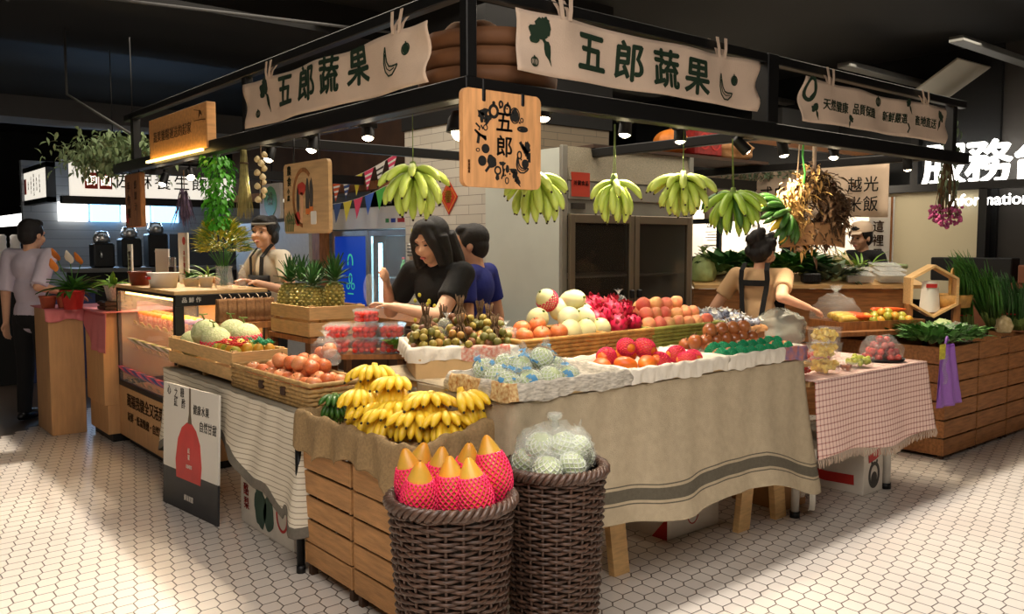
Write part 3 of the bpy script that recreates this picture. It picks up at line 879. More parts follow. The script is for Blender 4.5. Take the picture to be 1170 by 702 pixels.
# ------------------------------------------------------------------ spotlights
def spot_can(label, x, y, z, aim, energy=45, soft=False, big=False):
    """z is the level of the lens"""
    t = thing('spotlight', label, 'lamp', (x, y, z))
    d = (Vector(aim) - Vector((x, y, z))).normalized()
    q = d.to_track_quat('-Z', 'Y').to_matrix().to_4x4()
    k = 1.5 if big else 1.0
    MB().lathe([(0, .10), (.022, .10), (.03, .085), (.033, 0), (.033, -.004), (.029, -.004), (.028, .01)], 20, mtx=q @ Matrix.Scale(k, 4)).build('can', 'black', t)
    MB().lathe([(0, -.016), (.014, -.013), (.024, -.006), (.029, .002)], 18, mtx=q @ Matrix.Scale(k, 4)).build('lens', 'lens_soft' if soft else 'lens', t)
    top = q @ Vector((0, 0, .06 * k)) 
    MB().tube([top, (top.x, top.y, max(2.105 - z, top.z + .02))], .009).build('stem', 'black_steel', t)
    MB().box((-.05, -.016, 2.085 - z), (.05, .016, 2.115 - z)).build('adapter', 'black_steel', t, bevel=.004)
    if energy:
        spot('spot_beam', Vector((x, y, z)) + d * .02 * k, aim, energy, 82, .7)
    return t
SP = [
 ('black spotlight over the vendor in the black tee, first from the brick pier', 2.25, 3.87, 2.035, (2.0, 3.5, .9), 60),
 ('black spotlight above the painted picture board, second from the brick pier', 2.25, 4.5, 2.025, (1.9, 4.3, .9), 60),
 ('black spotlight above the melon crate, third from the brick pier', 2.25, 5.08, 2.015, (1.85, 4.9, .9), 60),
 ('bright black spotlight next to the hanging ivy', 2.25, 6.45, 1.985, (2.1, 5.75, 1.35), 60),
 ('bright black spotlight next to the old wood board', 2.25, 7.1, 1.97, (1.9, 6.8, 1.2), 50),
 ('small bright bulb spotlight at the edge of the wooden plaque', 2.6, 2.92, 2.06, (2.4, 2.7, .9), 60),
 ('black spotlight over the short green banana bunch', 3.13, 2.92, 2.03, (2.9, 2.85, .9), 70),
 ('black spotlight over the widest green banana bunch', 3.55, 2.92, 2.03, (3.5, 2.85, .9), 70),
 ('tilted black spotlight over the peaches', 4.13, 2.92, 2.02, (4.58, 2.72, 1.6), 26),
 ('dark spotlight turned away beside the dried wreath', 4.5, 2.92, 2.02, (4.6, 2.75, .9), 50),
 ('black spotlight under the frame near the hanging purple flowers', 6.03, 2.92, 2.02, (6.2, 2.95, .8), 50),
 ('small dark spotlight on the green bunting rail of the rice stall', 5.05, 2.92, 2.04, (4.75, 2.75, .8), 60),
]
for a in SP:
    spot_can(*a)
t = thing('pendant_lamp', 'round black dome lamp glowing at the left edge of the wooden plaque', 'lamp', (2.25, 3.08, 1.99))
MB().lathe([(.012, .09), (.03, .085), (.05, .055), (.058, .01), (.06, -.005), (.056, -.005), (.048, .03), (.02, .06)], 24).build('shade', 'black', t)
MB().ball((0, 0, -.006), .036, 14, 10).build('bulb', 'lens', t)
MB().tube([(0, 0, .08), (0, 0, .12)], .006).build('stem', 'black_steel', t)
spot('dome_beam', (2.25, 3.08, 1.97), (1.9, 3.0, .8), 75, 100, .7)
# ------------------------------------------------------------------ fridges
f = thing('display_fridge', 'tall grey two-door glass refrigerator standing against the brick pier', 'fridge', (4.0, 4.3, 0))
MB().box((0, .03, .06), (.025, .85, 2.15)).box((1.375, .03, .06), (1.4, .85, 2.15)).box((.025, .82, .06), (1.375, .85, 2.15)).box((.025, .03, .06), (1.375, .82, .14)).box((.025, .03, 1.74), (1.375, .82, 2.15)).build('cabinet', ['fridge_white'], f)
fr = MB(); fr.box((0, 0, .1), (.05, .03, 2.165)); fr.box((1.35, 0, .1), (1.4, .03, 2.165)); fr.box((.05, 0, .1), (1.35, .03, .3)); fr.box((.05, 0, 1.70), (1.35, .03, 1.80))
fr.build('front_frame', 'fridge_grey', f, bevel=.003)
MB().add([(.05, -.02, 1.93), (1.35, -.02, 1.93), (1.35, .03, 2.165), (.05, .03, 2.165), (.05, .03, 1.93), (1.35, .03, 1.93)], [(0, 1, 2, 3), (0, 4, 5, 1), (0, 3, 4), (1, 5, 2), (4, 3, 2, 5)]).build('vent_panel', mat('vent_grey', (140, 132, 112), .7, noise=(160, .3), bump=(200, .4)), f)
MB().box((.05, -.015, 1.80), (1.35, .03, 1.925)).build('name_panel', 'fridge_grey', f, bevel=.004)
MB().box((.08, -.02, 1.735), (.2, -.001, 1.775)).build('control_strip', 'fridge_dark', f)
MB().box((.07, -.022, 1.82), (.24, -.012, 1.985), mtx=Matrix.Rotation(.0, 4, 'Y')).build('red_notice', mat('notice_red', (176, 56, 34), .7), f)
MB().merge(text_mb('冷藏食品', .036, .01), face_mtx((.155, -.024, 1.91), RIGHT_RUN)).build('notice_lettering', 'ink', f)
for k, (x0, x1) in enumerate(((.05, .695), (.705, 1.35))):
    d = MB()
    d.box((x0, -.03, .3), (x0 + .05, 0, 1.70)); d.box((x1 - .05, -.03, .3), (x1, 0, 1.70)); d.box((x0 + .05, -.03, .3), (x1 - .05, 0, .36)); d.box((x0 + .05, -.03, 1.64), (x1 - .05, 0, 1.70))
    d = d.build('door', 'fridge_frame', f, bevel=.004)
    MB().box((x0 + .05, -.02, .36), (x1 - .05, -.012, 1.64)).build('pane', 'glass_dark', d)
    hx = x1 - .035 if k == 0 else x0 + .035
    MB().box((hx - .02, -.055, 1.1), (hx + .02, -.03, 1.16)).build('handle', 'black', d, bevel=.006)
MB().box((.03, .7, .16), (1.37, .72, 1.72)).build('inner_wall', 'fridge_dark', f)
for z in (.55, .9, 1.25):
    MB().box((.04, .12, z), (1.36, .66, z + .015)).build('shelf', 'fridge_grey', f)

f = thing('filler_cabinet', 'added dark wooden cabinet behind the pineapple crate', 'cabinet', (3.1, 4.5, 0)); MB().box((0, 0, .05), (.5, 1.7, .95)).build('body', 'brown_dark', f, bevel=.004); MB().box((-.01, -.01, .95), (.51, 1.71, .98)).build('worktop', 'old_wood', f); MB().box((.03, .03, 0), (.47, 1.67, .05)).build('plinth', 'black', f)  # added block, hides the glowing blue pane and keeps this gap dark
for k in range(3):
    d = MB().box((-.018, .02 + k * .56, .08), (-.001, .56 + k * .56, .93)).build('door', 'brown_dark', f, bevel=.004); MB().box((-.03, .1 + k * .56, .8), (-.018, .2 + k * .56, .82)).build('handle', 'steel', d)
f = thing('drinks_fridge', 'white two-door drinks refrigerator with blue glass under the bunting flags', 'fridge', (4.42, 6.86, 0))
MB().box((.03, 0, 0), (.7, .03, 1.86)).box((.03, 1.5, 0), (.7, 1.53, 1.86)).box((.66, .03, 0), (.7, 1.5, 1.86)).box((.03, .03, 0), (.66, 1.5, .12)).build('cabinet', 'fridge_grey', f)
MB().box((0, 0, 1.64), (.66, 1.53, 1.86)).build('header', mat('header_white', (232, 230, 222), .4), f, bevel=.006)
pr = MB(); pr.box((-.003, .08, 1.7), (0, .2, 1.74)); st = pr.build('logo_strip', 'ink_red', f); MB().box((-.003, .24, 1.7), (0, .32, 1.74)).build('logo_strip', mat('logo_blue', (40, 60, 170), .5), f); MB().box((-.003, .36, 1.7), (0, .42, 1.74)).build('logo_strip', mat('logo_green', (60, 150, 60), .5), f)
for k, (y0, y1) in enumerate(((.0, .76), (.77, 1.53))):
    d = MB(); d.box((0, y0, .1), (.03, y0 + .05, 1.63)); d.box((0, y1 - .05, .1), (.03, y1, 1.63)); d.box((0, y0 + .05, .1), (.03, y1 - .05, .16)); d.box((0, y0 + .05, 1.57), (.03, y1 - .05, 1.63))
    d = d.build('door', 'steel', f, bevel=.004)
    if k == 0:
        MB().box((.01, y0 + .05, .16), (.016, y1 - .05, 1.57)).build('pane', 'glass', d)
    else:
        MB().box((.01, y0 + .05, .16), (.016, y1 - .05, 1.57)).build('pane', 'screen_blue', d)
        q = MB(); ring(q, 0, .05, .05, .08, .02, 16, a0=-.4, a1=PI + .4); ring(q, 0, -.12, .03, .05, .012); ring(q, -.05, -.2, .03, .03, .01); ring(q, .05, -.2, .03, .03, .01); ribbon(q, [(-.06, -.28), (.06, -.28)], .012)
        MB().merge(q, face_mtx((.008, (y0 + y1) / 2, 1.25), LEFT_RUN)).build('emblem', mat('glow_green', (70, 200, 150), .5, emit=.5), d)
MB().box((.6, .05, .15), (.62, .72, 1.6)).build('inner_wall', mat('inner_blue', (60, 110, 150), .5), f)
MB().box((.05, .62, .2), (.08, .65, 1.5)).build('light_strip', mat('lit_cyan', (200, 245, 255), .5, emit=4, emit_col=(170, 235, 255)), f)
for z in (.5, .85, 1.15):
    MB().box((.1, .06, z), (.6, .72, z + .012)).build('shelf', 'steel', f)
area('fridge_glow', (4.6, 7.2, 1.5), (.2, .4), 3, (170, 230, 255), (0, math.radians(60), 0))
for k in range(9):
    b = thing('drink_bottle', ('upper', 'middle', 'lower')[k // 3] + ' shelf drink bottle in the lit fridge, ' + ORD[k % 3] + ' from the light strip', 'bottle', (4.65, 7.33 - (k % 3) * .17, 1.163 - .3 * (k // 3) if k < 6 else .513), group='drinks in the lit fridge')
    MB().lathe([(0, 0), (.032, 0), (.033, .11), (.014, .15), (.013, .18), (0, .18)], 14).build('body', [mat('drink_a', (120, 160, 90), .3), 'white', mat('drink_c', (180, 120, 60), .3)][k % 3] if k < 3 else ['drink_a', 'white', 'drink_c'][k % 3], b)
    MB().lathe([(.015, .175), (.016, .195), (0, .195)], 12).build('cap', 'red', b)

# timber work round the drinks fridge
struct(MB().box((4.3, 6.5, 2.02), (4.36, 10.8, 2.75)).build('trim_3', 'brown_dark'))
struct(MB().box((4.26, 6.5, 2.02), (4.42, 10.8, 2.10)).build('trim_4', 'old_wood'))
struct(MB().box((4.3, 8.45, 0), (4.42, 8.62, 2.02)).build('trim_5', 'old_wood'))
struct(MB().box((4.42, 6.62, 0), (4.6, 6.8, 2.1)).build('trim_6', 'grey_metal'))
struct(MB().box((4.4, 8.9, 0), (4.46, 11.0, 1.75)).build('wall_partition', 'white_dim'))
s = thing('round_sign', 'white square sign with green disc hanging behind the painted picture board', 'sign', (4.2, 9.4, 1.98))
MB().box((-.02, -.25, -.2), (.02, .3, .2)).build('board', 'white_dim', s)
MB().merge(MB().prism(blob(0, 0, .17, .17, 32), .004), face_mtx((-.02, 0, 0), LEFT_RUN)).build('disc', mat('leaf_disc', (40, 140, 62), .5), s)
MB().merge(text_mb('谷', .16, .01), face_mtx((-.026, 0, .02), LEFT_RUN)).build('lettering', 'white', s)
MB().tube([(0, 0, .2), (0, 0, .5)], .008).build('hanger', 'black_steel', s)

# ------------------------------------------------------------------ tables and cloths
def table_parts(root, x0, x1, y0, y1, top, th, legs, top_m, leg_m, r=.022):
    MB().box((x0, y0, top - th), (x1, y1, top)).build('table_top', top_m, root, bevel=.003)
    for (x, y) in legs:
        lg = MB().tube([(x, y, .03), (x, y, top - th)], r, 14).build('leg', leg_m, root)
        MB().lathe([(0, 0), (r * 1.15, 0), (r * 1.15, .035), (0, .035)], 14, (x, y, 0)).build('foot_cap', 'black', lg)
t = thing('fruit_table', 'long trestle table under the beige cloth holding newspaper lined fruit trays', 'table')
MB().box((2.08, 2.50, .86), (4.02, 3.60, .885)).build('table_top', 'pine', t)
for x0, x1 in ((2.25, 2.80), (3.72, 4.06)):
    tr = MB()
    for xa, xb, in ((x0, x0 + .12), (x1, x1 - .12)):
        for yy in (2.60, 3.3):
            tr.add([(xa - .05, yy, 0), (xa + .05, yy, 0), (xa + .05, yy + .035, 0), (xa - .05, yy + .035, 0), (xb - .05, yy, .86), (xb + .05, yy, .86), (xb + .05, yy + .035, .86), (xb - .05, yy + .035, .86)], [(0, 3, 2, 1), (4, 5, 6, 7), (0, 1, 5, 4), (1, 2, 6, 5), (2, 3, 7, 6), (3, 0, 4, 7)])
    tr.box((x0 + .0, 2.605, .24), (x1 - .0, 2.63, .33)); tr.box((x0 + .1, 2.60, .82), (x1 - .1, 3.32, .86)); tr.box((x0 + .0, 3.305, .24), (x1 - .0, 3.33, .33))
    tr.build('trestle', 'pine', t)
for x, y in ((4.19, 2.56),):
    pass
lg = MB().tube([(4.13, 2.56, .03), (4.13, 2.56, .86)], .022, 14).build('leg', 'white_dim', t); MB().lathe([(0, 0), (.027, 0), (.027, .035), (0, .035)], 14, (4.13, 2.56, 0)).build('foot_cap', 'black', lg)
MB().box((4.02, 2.5, .84), (4.17, 3.3, .86)).build('side_rail', 'pine', t)

def drop_cloth(name, label, cat, path, top, hem, m, bands, nv=26, wave=.03, flare=.1, fl_u=lambda u: 1, nu=120, solid=.003, top_rect=None, topm=None, seed=0):
    """cloth hanging from a table edge: path = points along the edge (x, y, outward normal); hem(u) = height of the lower edge"""
    segs = []; L = [0]
    for i in range(len(path) - 1):
        L.append(L[-1] + math.hypot(path[i + 1][0] - path[i][0], path[i + 1][1] - path[i][1]))
    tot = L[-1]
    def at(u):
        s = u * tot
        for i in range(len(path) - 1):
            if s <= L[i + 1] + 1e-9:
                t = (s - L[i]) / (L[i + 1] - L[i]); a, b = path[i], path[i + 1]
                return tuple(a[k] + (b[k] - a[k]) * t for k in range(4))
        return path[-1]
    def fn(u, v):
        x, y, nx, ny = at(u)
        l = math.hypot(nx, ny) or 1; nx /= l; ny /= l
        h = hem(u); z = top - (top - h - .2) * v / .6 if v < .6 else h + .2 * (1 - v) / .4
        v = (top - z) / (top - h)
        d = .006 + fl_u(u) * (flare + wave * (math.sin(u * tot * 9 + seed) + .6 * math.sin(u * tot * 17 + 1.3 + seed))) * (v ** 1.5)
        d += .004 * math.sin(u * tot * 31 + v * 4)
        return (x + nx * d, y + ny * d, z)
    ms = list(m)
    def mf(u, v):
        x = 1 - v
        bot = .2 * (1 - v) / .4
        for lo, hi, k in bands:
            if lo <= bot < hi:
                return k
        return 0
    mb = MB().grid(nu, nv, fn, matfn=mf)
    if top_rect:
        x0, x1, y0, y1 = top_rect
        mb.grid(20, 10, lambda u, v: (x0 + (x1 - x0) * u, y0 + (y1 - y0) * v, top + .002 * math.sin(u * 20) * math.sin(v * 14)), 0)
    o = mb.build(name, ms, None, solid=solid, offset=0)
    return tag(o, label, cat)
def hem_main(u):
    # along: left end (Y 3.0 -> 2.47), front (X 2.05 -> 4.04), right end
    if u < .2: return .34
    t = (u - .2) / .6
    return .322 + .012 * math.sin(t * 11) + .006 * math.sin(t * 23 + 1) - (.11 * max(0, (t - .78) / .22))
# the front runs 0.2..0.8 of the path by construction of the point spacing
drop_cloth('tablecloth', 'long beige linen cloth with grey stripes along the hem, hanging from the fruit table', 'tablecloth',
           [(2.05, 3.12, -1, 0), (2.05, 2.50, -1, 0), (2.052, 2.475, -1, -1), (2.075, 2.47, 0, -1), (3.99, 2.47, 0, -1), (4.03, 2.475, .6, -1), (4.045, 2.5, 1, -.5), (4.05, 2.56, 1, 0), (4.05, 3.1, 1, 0)], .895, hem_main,
           ['beige_cloth', 'stripe_grey'], [(.072, .079, 1), (.09, .138, 1), (.149, .156, 1)], nv=90, wave=.018, flare=.115, fl_u=lambda u: min(1, max(.12, (u - .30) * 8)), nu=150, top_rect=(2.06, 4.04, 2.48, 3.60))

t = thing('side_table', 'folding table with white legs under the pink checked cloth', 'table')
table_parts(t, 4.09, 5.3, 2.47, 3.1, .765, .03, [(5.06, 2.52), (4.45, 3.0), (5.15, 3.0)], 'pine', 'white_dim', .026)
def gingham_cloth():
    x0, x1, y0, y1, top = 4.065, 5.33, 2.42, 3.12, .772
    mb = MB(); uvs = []
    def hem(u): return .36 + .02 * math.sin(u * 8) - .03 * u
    def front(u, v):
        d = (.03 + .015 * math.sin(u * 14)) * v ** 1.3
        return (x0 + (x1 - x0) * u + .06 * v * u, y0 - d, top - (top - hem(u)) * v)
    def right(u, v):
        d = (.1 + .025 * math.sin(u * 9 + 1)) * v
        h = .33 + .05 * math.sin(u * 6)
        return (x1 + d * .9 + .0 * u, y0 + (y1 - y0) * u - .02 * v, top - (top - h) * v)
    def topf(u, v): return (x0 + (x1 - x0) * u, y0 + (y1 - y0) * v, top + .002 * math.sin(u * 17 + v * 9))
    mb.grid(80, 26, front); mb.grid(40, 26, right); mb.grid(30, 16, topf, flip=False)
    me = mb.build('tablecloth', 'gingham', None, solid=.002, offset=0)
    uv = me.data.uv_layers.new(name='weave')
    n1, n2 = 80 * 26, 40 * 26
    for p in me.data.polygons:
        for li in p.loop_indices:
            c = me.data.vertices[me.data.loops[li].vertex_index].co
            if p.index < n1: uv.data[li].uv = (c.x, c.z + 1)
            elif p.index < n1 + n2: uv.data[li].uv = (c.y + .03, c.z + 1)
            else: uv.data[li].uv = (c.x, c.y)
    tag(me, 'pink checked cloth with tasselled fringe beside the long beige cloth', 'tablecloth')
    fr = MB()
    for k in range(95):
        u = k / 94; p = Vector(front(u, 1)); l = .04 + .012 * R.random()
        fr.tube([p, p + Vector((R.uniform(-.006, .006), -.006, -l * .5)), p + Vector((R.uniform(-.01, .01), -.004, -l))], [.0035, .003, .0025], 4)
    for k in range(50):
        u = k / 49; p = Vector(right(u, 1)); l = .04 + .012 * R.random()
        fr.tube([p, p + Vector((.006, R.uniform(-.006, .006), -l * .5)), p + Vector((.004, R.uniform(-.01, .01), -l))], [.0035, .003, .0025], 4)
    fr.build('fringe', 'canvas_warm', me)
    pt = MB(); pt.ball((4.42, 2.405, .66), (.012, .006, .014), 10, 6); pt.ball((4.66, 2.4, .71), (.014, .006, .012), 10, 6)
    return me
gingham_cloth()

t = thing('counter_table', 'low table under the striped cloth carrying the apple basket and the melon crate', 'table')
table_parts(t, 1.72, 2.5, 3.57, 5.46, .72, .03, [(1.69, 3.553), (1.8, 5.40), (2.45, 3.62), (2.45, 5.40)], 'pine', 'black_steel', .018)
def hem_left(u):
    # path runs from the far end (Y 5.46) to the near end (Y 3.50)
    if u < .1: return .17
    if u < .22: return .17 + (u - .1) * 1.2
    if u < .55: return .34 + .05 * math.sin((u - .22) * 10)
    if u < .9: return .46 - (u - .55) * .7 + .02 * math.sin(u * 40)
    return .2 + .03 * math.sin(u * 50)
drop_cloth('tablecloth', 'white striped cloth with grey hem hanging crookedly behind the bottle poster', 'tablecloth',
           [(2.0, 5.47, 0, 1), (1.74, 5.47, -.3, 1), (1.705, 5.45, -1, .5), (1.70, 5.4, -1, 0), (1.70, 3.56, -1, 0), (1.705, 3.545, -1, -.5), (1.75, 3.54, 0, -1)], .728, hem_left,
           ['striped_cloth', 'hem_grey'], [(0, .05, 1)], nv=60, wave=.022, flare=.03, nu=140, top_rect=(1.7, 2.5, 3.55, 5.47))

# ------------------------------------------------------------------ slatted crates
def crate(name, label, loc, size, rows, m, group=None, gap=.012, feet=.0, th=.012, cat='crate', post=.03, rz=0, inner=True):
    sx, sy, h = size
    c = thing(name, label, cat, loc, rz, group)
    hs = (h - feet) / rows
    def slats(a0, a1, fixed, axis, nm):
        mb = MB()
        for k in range(rows):
            z0 = feet + k * hs + gap / 2 + R.uniform(-.002, .002); z1 = feet + (k + 1) * hs - gap / 2
            j = R.uniform(-.0015, .0015)
            if axis == 'x': mb.box((a0, fixed - th / 2 + j, z0), (a1, fixed + th / 2 + j, z1))
            else: mb.box((fixed - th / 2 + j, a0, z0), (fixed + th / 2 + j, a1, z1))
        mb.build(nm, m, c, bevel=.002)
    slats(0, sx, th / 2, 'x', 'long_side'); slats(0, sx, sy - th / 2, 'x', 'long_side')
    slats(th, sy - th, th / 2, 'y', 'end_side'); slats(th, sy - th, sx - th / 2, 'y', 'end_side')
    for px in (th, sx - th - post):
        for py in (th, sy - th - post):
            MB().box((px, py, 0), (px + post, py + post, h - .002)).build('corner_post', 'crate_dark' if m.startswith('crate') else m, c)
    if inner:
        MB().box((th, th, feet + .006), (sx - th, sy - th, feet + .016)).build('bottom', m, c)
    return c
ck = dict(m='crate', rows=3, gap=.010)
crate('wooden_crate', 'lower slatted crate of the stack beside the table leg, under the green bananas', (1.70, 3.10, 0), (.35, .43, .372), feet=.05, **ck)
crate('wooden_crate', 'upper slatted crate of the stack beside the table leg, under the green bananas', (1.70, 3.10, .374), (.35, .43, .335), **ck)
crate('wooden_crate', 'lower slatted crate of the stack behind the papaya basket', (1.70, 2.62, 0), (.35, .46, .372), feet=.05, **ck)
crate('wooden_crate', 'upper slatted crate of the stack behind the papaya basket', (1.70, 2.62, .374), (.35, .46, .335), **ck)
# burlap liner over the two crate stacks
def burlap():
    x0, x1, y0, y1 = 1.685, 2.065, 2.60, 3.545
    pts = []
    def edge(a, b, n):
        for i in range(n):
            t = i / n; pts.append((a[0] + (b[0] - a[0]) * t, a[1] + (b[1] - a[1]) * t))
    edge((x0, y1), (x0, y0), 40); edge((x0, y0), (x1, y0), 20); edge((x1, y0), (x1, y1), 40); edge((x1, y1), (x0, y1), 20)
    n = len(pts); cx, cy = (x0 + x1) / 2, (y0 + y1) / 2
    prof = [(-.10, -.12), (-.06, -.06), (-.035, .0), (-.012, .028), (.010, .03), (.022, .012), (.022, -.04), (.024, -.1), (.028, -.15)]
    vs = []
    for i, (x, y) in enumerate(pts):
        a = pts[i - 1]; b = pts[(i + 1) % n]
        tx, ty = b[0] - a[0], b[1] - a[1]; l = math.hypot(tx, ty); nx, ny = ty / l * -1, tx / l
        if nx * (x - cx) + ny * (y - cy) < 0: nx, ny = -nx, -ny
        zt = .728 + .07 * max(0, (x - 1.7) / .36) * max(0, (3.2 - y) / .6) + .008 * math.sin(i * .7) + .006 * math.sin(i * 1.9)
        for k, (o, dz) in enumerate(prof):
            wv = .006 * math.sin(i * .55 + k * .4) + .004 * math.sin(i * 1.3 + k)
            dzz = dz
            if k >= 6:
                dzz = dz * (.92 + .14 * math.sin(i * .21) + .05 * math.sin(i * .9)) - (.10 if (34 < i < 46 and k >= 7) else 0)
                wv += .006 * math.sin(i * .8) * (k - 5)
            vs.append((x + nx * (o + (wv if k >= 5 else 0)), y + ny * (o + (wv if k >= 5 else 0)), zt + dzz))
    m = len(prof); fs = []
    for i in range(n):
        for k in range(m - 1):
            a = i * m + k; b = ((i + 1) % n) * m + k
            fs.append((a, a + 1, b + 1, b))
    mb = MB().add(vs, fs, 0, True)
    mb.grid(8, 18, lambda u, v: (x0 + .05 + (x1 - x0 - .1) * u, y0 + .05 + (y1 - y0 - .1) * v, .645 + .01 * math.sin(u * 9 + v * 13)))
    o = mb.build('burlap_sheet', 'burlap', None, solid=.005, sub=1)
    tag(o, 'brown burlap sacking lining the crates under the bananas', 'cloth')
burlap()
# pine crates on the counter side
pc = dict(m='pine', rows=2, gap=.016, th=.012)
mc = crate('pine_crate', 'pale two-slat pine crate raised on short legs, holding the cantaloupes and passion fruit', (1.75, 4.47, .752), (.32, 1.03, .17), **pc)
for x in (.03, .26):
    for y in (.06, .5, .94):
        MB().box((x, y, -.025), (x + .03, y + .03, 0)).build('leg', 'pine', mc)
crate('pine_crate', 'pale two-slat pine crate of pineapples behind the apple basket', (2.2, 4.46, .96), (.36, .52, .185), **pc)
o = thing('wooden_stand', 'brown wooden riser under the pineapple crate', 'stand', (2.17, 4.42, 0))
MB().box((.03, .03, .93), (.42, .6, .958)).build('shelf_board', 'old_wood', o)
for x in (.05, .37):
    for y in (.05, .55):
        MB().box((x * .72, y, .732), (x * .72 + .035, y + .035, .93)).build('leg', 'brown', o)
# crates on the far side aisle
kk = 0
for x, y, nx in ((6.02, 2.60, 0), (6.56, 2.60, 0), (7.10, 2.60, 0), (6.02, 3.02, 1)):
    for lv in range(2):
        lab = ('lower', 'upper')[lv] + ' slatted crate ' + ['at the near corner under the leafy greens', 'second along the aisle under the scallions', 'at the picture edge under the scallions', 'behind the near corner crates', 'second behind the aisle crates'][(0, 1, 2, 3, 4)[kk // 2]]
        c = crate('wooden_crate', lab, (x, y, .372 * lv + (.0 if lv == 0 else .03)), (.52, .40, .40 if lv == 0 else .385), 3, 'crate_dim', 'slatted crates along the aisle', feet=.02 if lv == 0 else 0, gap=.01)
        kk += 1
# ------------------------------------------------------------------ glass display counter and till counter
c = thing('display_case', 'wooden counter with lit glass display case full of cups', 'counter', (1.80, 5.52, 0))
MB().box((.0, .0, .06), (.62, 1.30, .44)).build('base', 'counter_wood', c, bevel=.004)
MB().box((.05, .05, 0), (.57, 1.24, .06)).build('plinth', 'black', c)
lt = MB()
lt.merge(text_mb('蔬福我健全又活菜', .105, .012, space=.98), face_mtx((-.003, .68, .345), LEFT_RUN))
lt.merge(text_mb('新鮮・低溫慢磨・自然甘甜', .072, .005, space=1.0), face_mtx((-.003, .66, .225), LEFT_RUN))
lt.build('lettering', 'ink_brown', c)
fr = MB()
fr.box((0, 0, .44), (.62, .03, .475)); fr.box((0, 1.27, .44), (.62, 1.30, .475)); fr.box((0, .03, .44), (.025, 1.27, .475)); fr.box((.595, .03, .44), (.62, 1.27, .475))
for x in (0, .595):
    for y in (0, 1.275):
        fr.box((x, y, .475), (x + .025, y + .025, 1.16))
fr.box((0, 1.30 - .03, 1.15), (.62, 1.30, 1.17)); fr.box((0, 0, 1.15), (.025, 1.27, 1.17))
fr.build('frame', 'black_steel', c)
MB().box((.0, -.02, 1.10), (.64, .02, 1.17)).box((-.005, -.02, .475), (.055, .02, 1.10)).box((.585, -.02, .475), (.64, .02, 1.10)).build('end_frame', 'black', c, bevel=.003)
text_mb('品 鮮 作', .035, .02).build('end_lettering', 'white', c).matrix_local = face_mtx((.1, -.024, 1.137), RIGHT_RUN)
MB().box((.004, .03, .48), (.008, 1.27, 1.15)).build('pane', 'glass', c)
MB().box((.03, 1.285, .48), (.59, 1.289, 1.15)).build('pane', 'glass', c)
MB().box((.03, .008, .48), (.59, .012, 1.10)).build('pane', 'glass', c)
MB().box((.0, .0, 1.17), (.62, 1.30, 1.195)).build('worktop', 'pine', c, bevel=.003)
for z in (.70, .88):
    MB().box((.1, .03, z), (.59, 1.27, z + .012)).build('shelf', 'glass', c)
MB().box((.6, .03, .475), (.61, 1.27, 1.15)).build('back_panel', mat('case_back', (214, 170, 104), .6), c)
MB().box((.05, .06, 1.125), (.08, 1.24, 1.14)).build('light_tube', 'lit_warm', c)
area('case_light', (2.0, 6.17, 1.14), (.3, 1.2), 8, (255, 214, 150))
# what stands in the case
mat('cup_orange', (232, 120, 30), .4); mat('cup_yellow', (240, 196, 40), .4); mat('cup_print', (226, 186, 176), .5, noise=(90, .5), col2=(190, 70, 70)); mat('lilac', (170, 120, 190), .4)
mat('pouch_pink', (220, 90, 130), .4, noise=(40, .3)); mat('pouch_blue', (60, 80, 150), .4, noise=(40, .3)); mat('pouch_white', (220, 216, 206), .4, noise=(40, .1)); mat('pouch_green', (110, 130, 60), .4, noise=(40, .3))
def cup_proto(lid):
    e = thing('dessert_cup', 'cup', 'cup')
    MB().lathe([(0, 0), (.03, 0), (.037, .075), (.034, .078), (0, .076)], 16).build('cup_body', 'cup_print', e)
    MB().lathe([(.038, .076), (.038, .084), (.03, .1), (0, .102)], 16).build('lid', lid, e)
    return e
cups = Series([cup_proto('cup_orange'), cup_proto('cup_yellow'), cup_proto('lilac')])
for r in range(2):
    for k in range(11):
        col = 0 if k < 5 else (1 if k < 9 else 2)
        y = 6.72 - k * .108
        cups.put((1.96 + r * .09, y, .893), (0, 0, R.random() * 6), 1.0, '%s-lidded printed dessert cup, %s in the %s row on the top glass shelf' % (['orange', 'yellow', 'lilac'][col], ORD[k], ['outer', 'inner'][r]), 'cups on the top shelf of the case', col)
def pouch(m):
    q = MB(); q.grid(8, 10, lambda u, v: ((.018 * math.sin(PI * u) ** .7 * math.sin(PI * v) ** .6), (u - .5) * .1, v * .13)); q.grid(8, 10, lambda u, v: (-(.018 * math.sin(PI * u) ** .7 * math.sin(PI * v) ** .6), (u - .5) * .1, v * .13), flip=True)
    o = q.build('food_pouch', m); return tag(o, 'pouch', 'pouch')
pouches = Series([pouch('pouch_white'), pouch('pouch_green')]); pouches2 = Series([pouch('pouch_pink'), pouch('pouch_blue')])
for k in range(11):
    pouches.put((1.98, 6.72 - k * .108, .725), (0, math.radians(-62), R.uniform(-.1, .1)), 1.15, '%s food pouch, %s along the middle glass shelf' % (['pale', 'olive'][k % 2], ORD[k]), 'pouches on the middle shelf of the case', k)
    pouches2.put((1.91, 6.72 - k * .108, .50), (0, math.radians(-55), R.uniform(-.1, .1)), 1.25, '%s food pouch, %s along the case floor' % (['pink', 'blue'][k % 2], ORD[k]), 'pouches on the floor of the case', k)
for r, z in ((0, .893), (1, .713), (2, .4755)):
    for k in range(7):
        e = MB().box((-.004, -.035, 0), (.0, .035, .035)).build('price_card', 'card', None, loc=(1.91 if z > .5 else 1.85, 6.7 - k * .17, z), rot=(0, -.5, 0))
        tag(e, 'small wooden price card, %s along the %s of the display case' % (ORD[k], ['top shelf', 'middle shelf', 'floor'][r]), 'price card', 'price cards in the case')

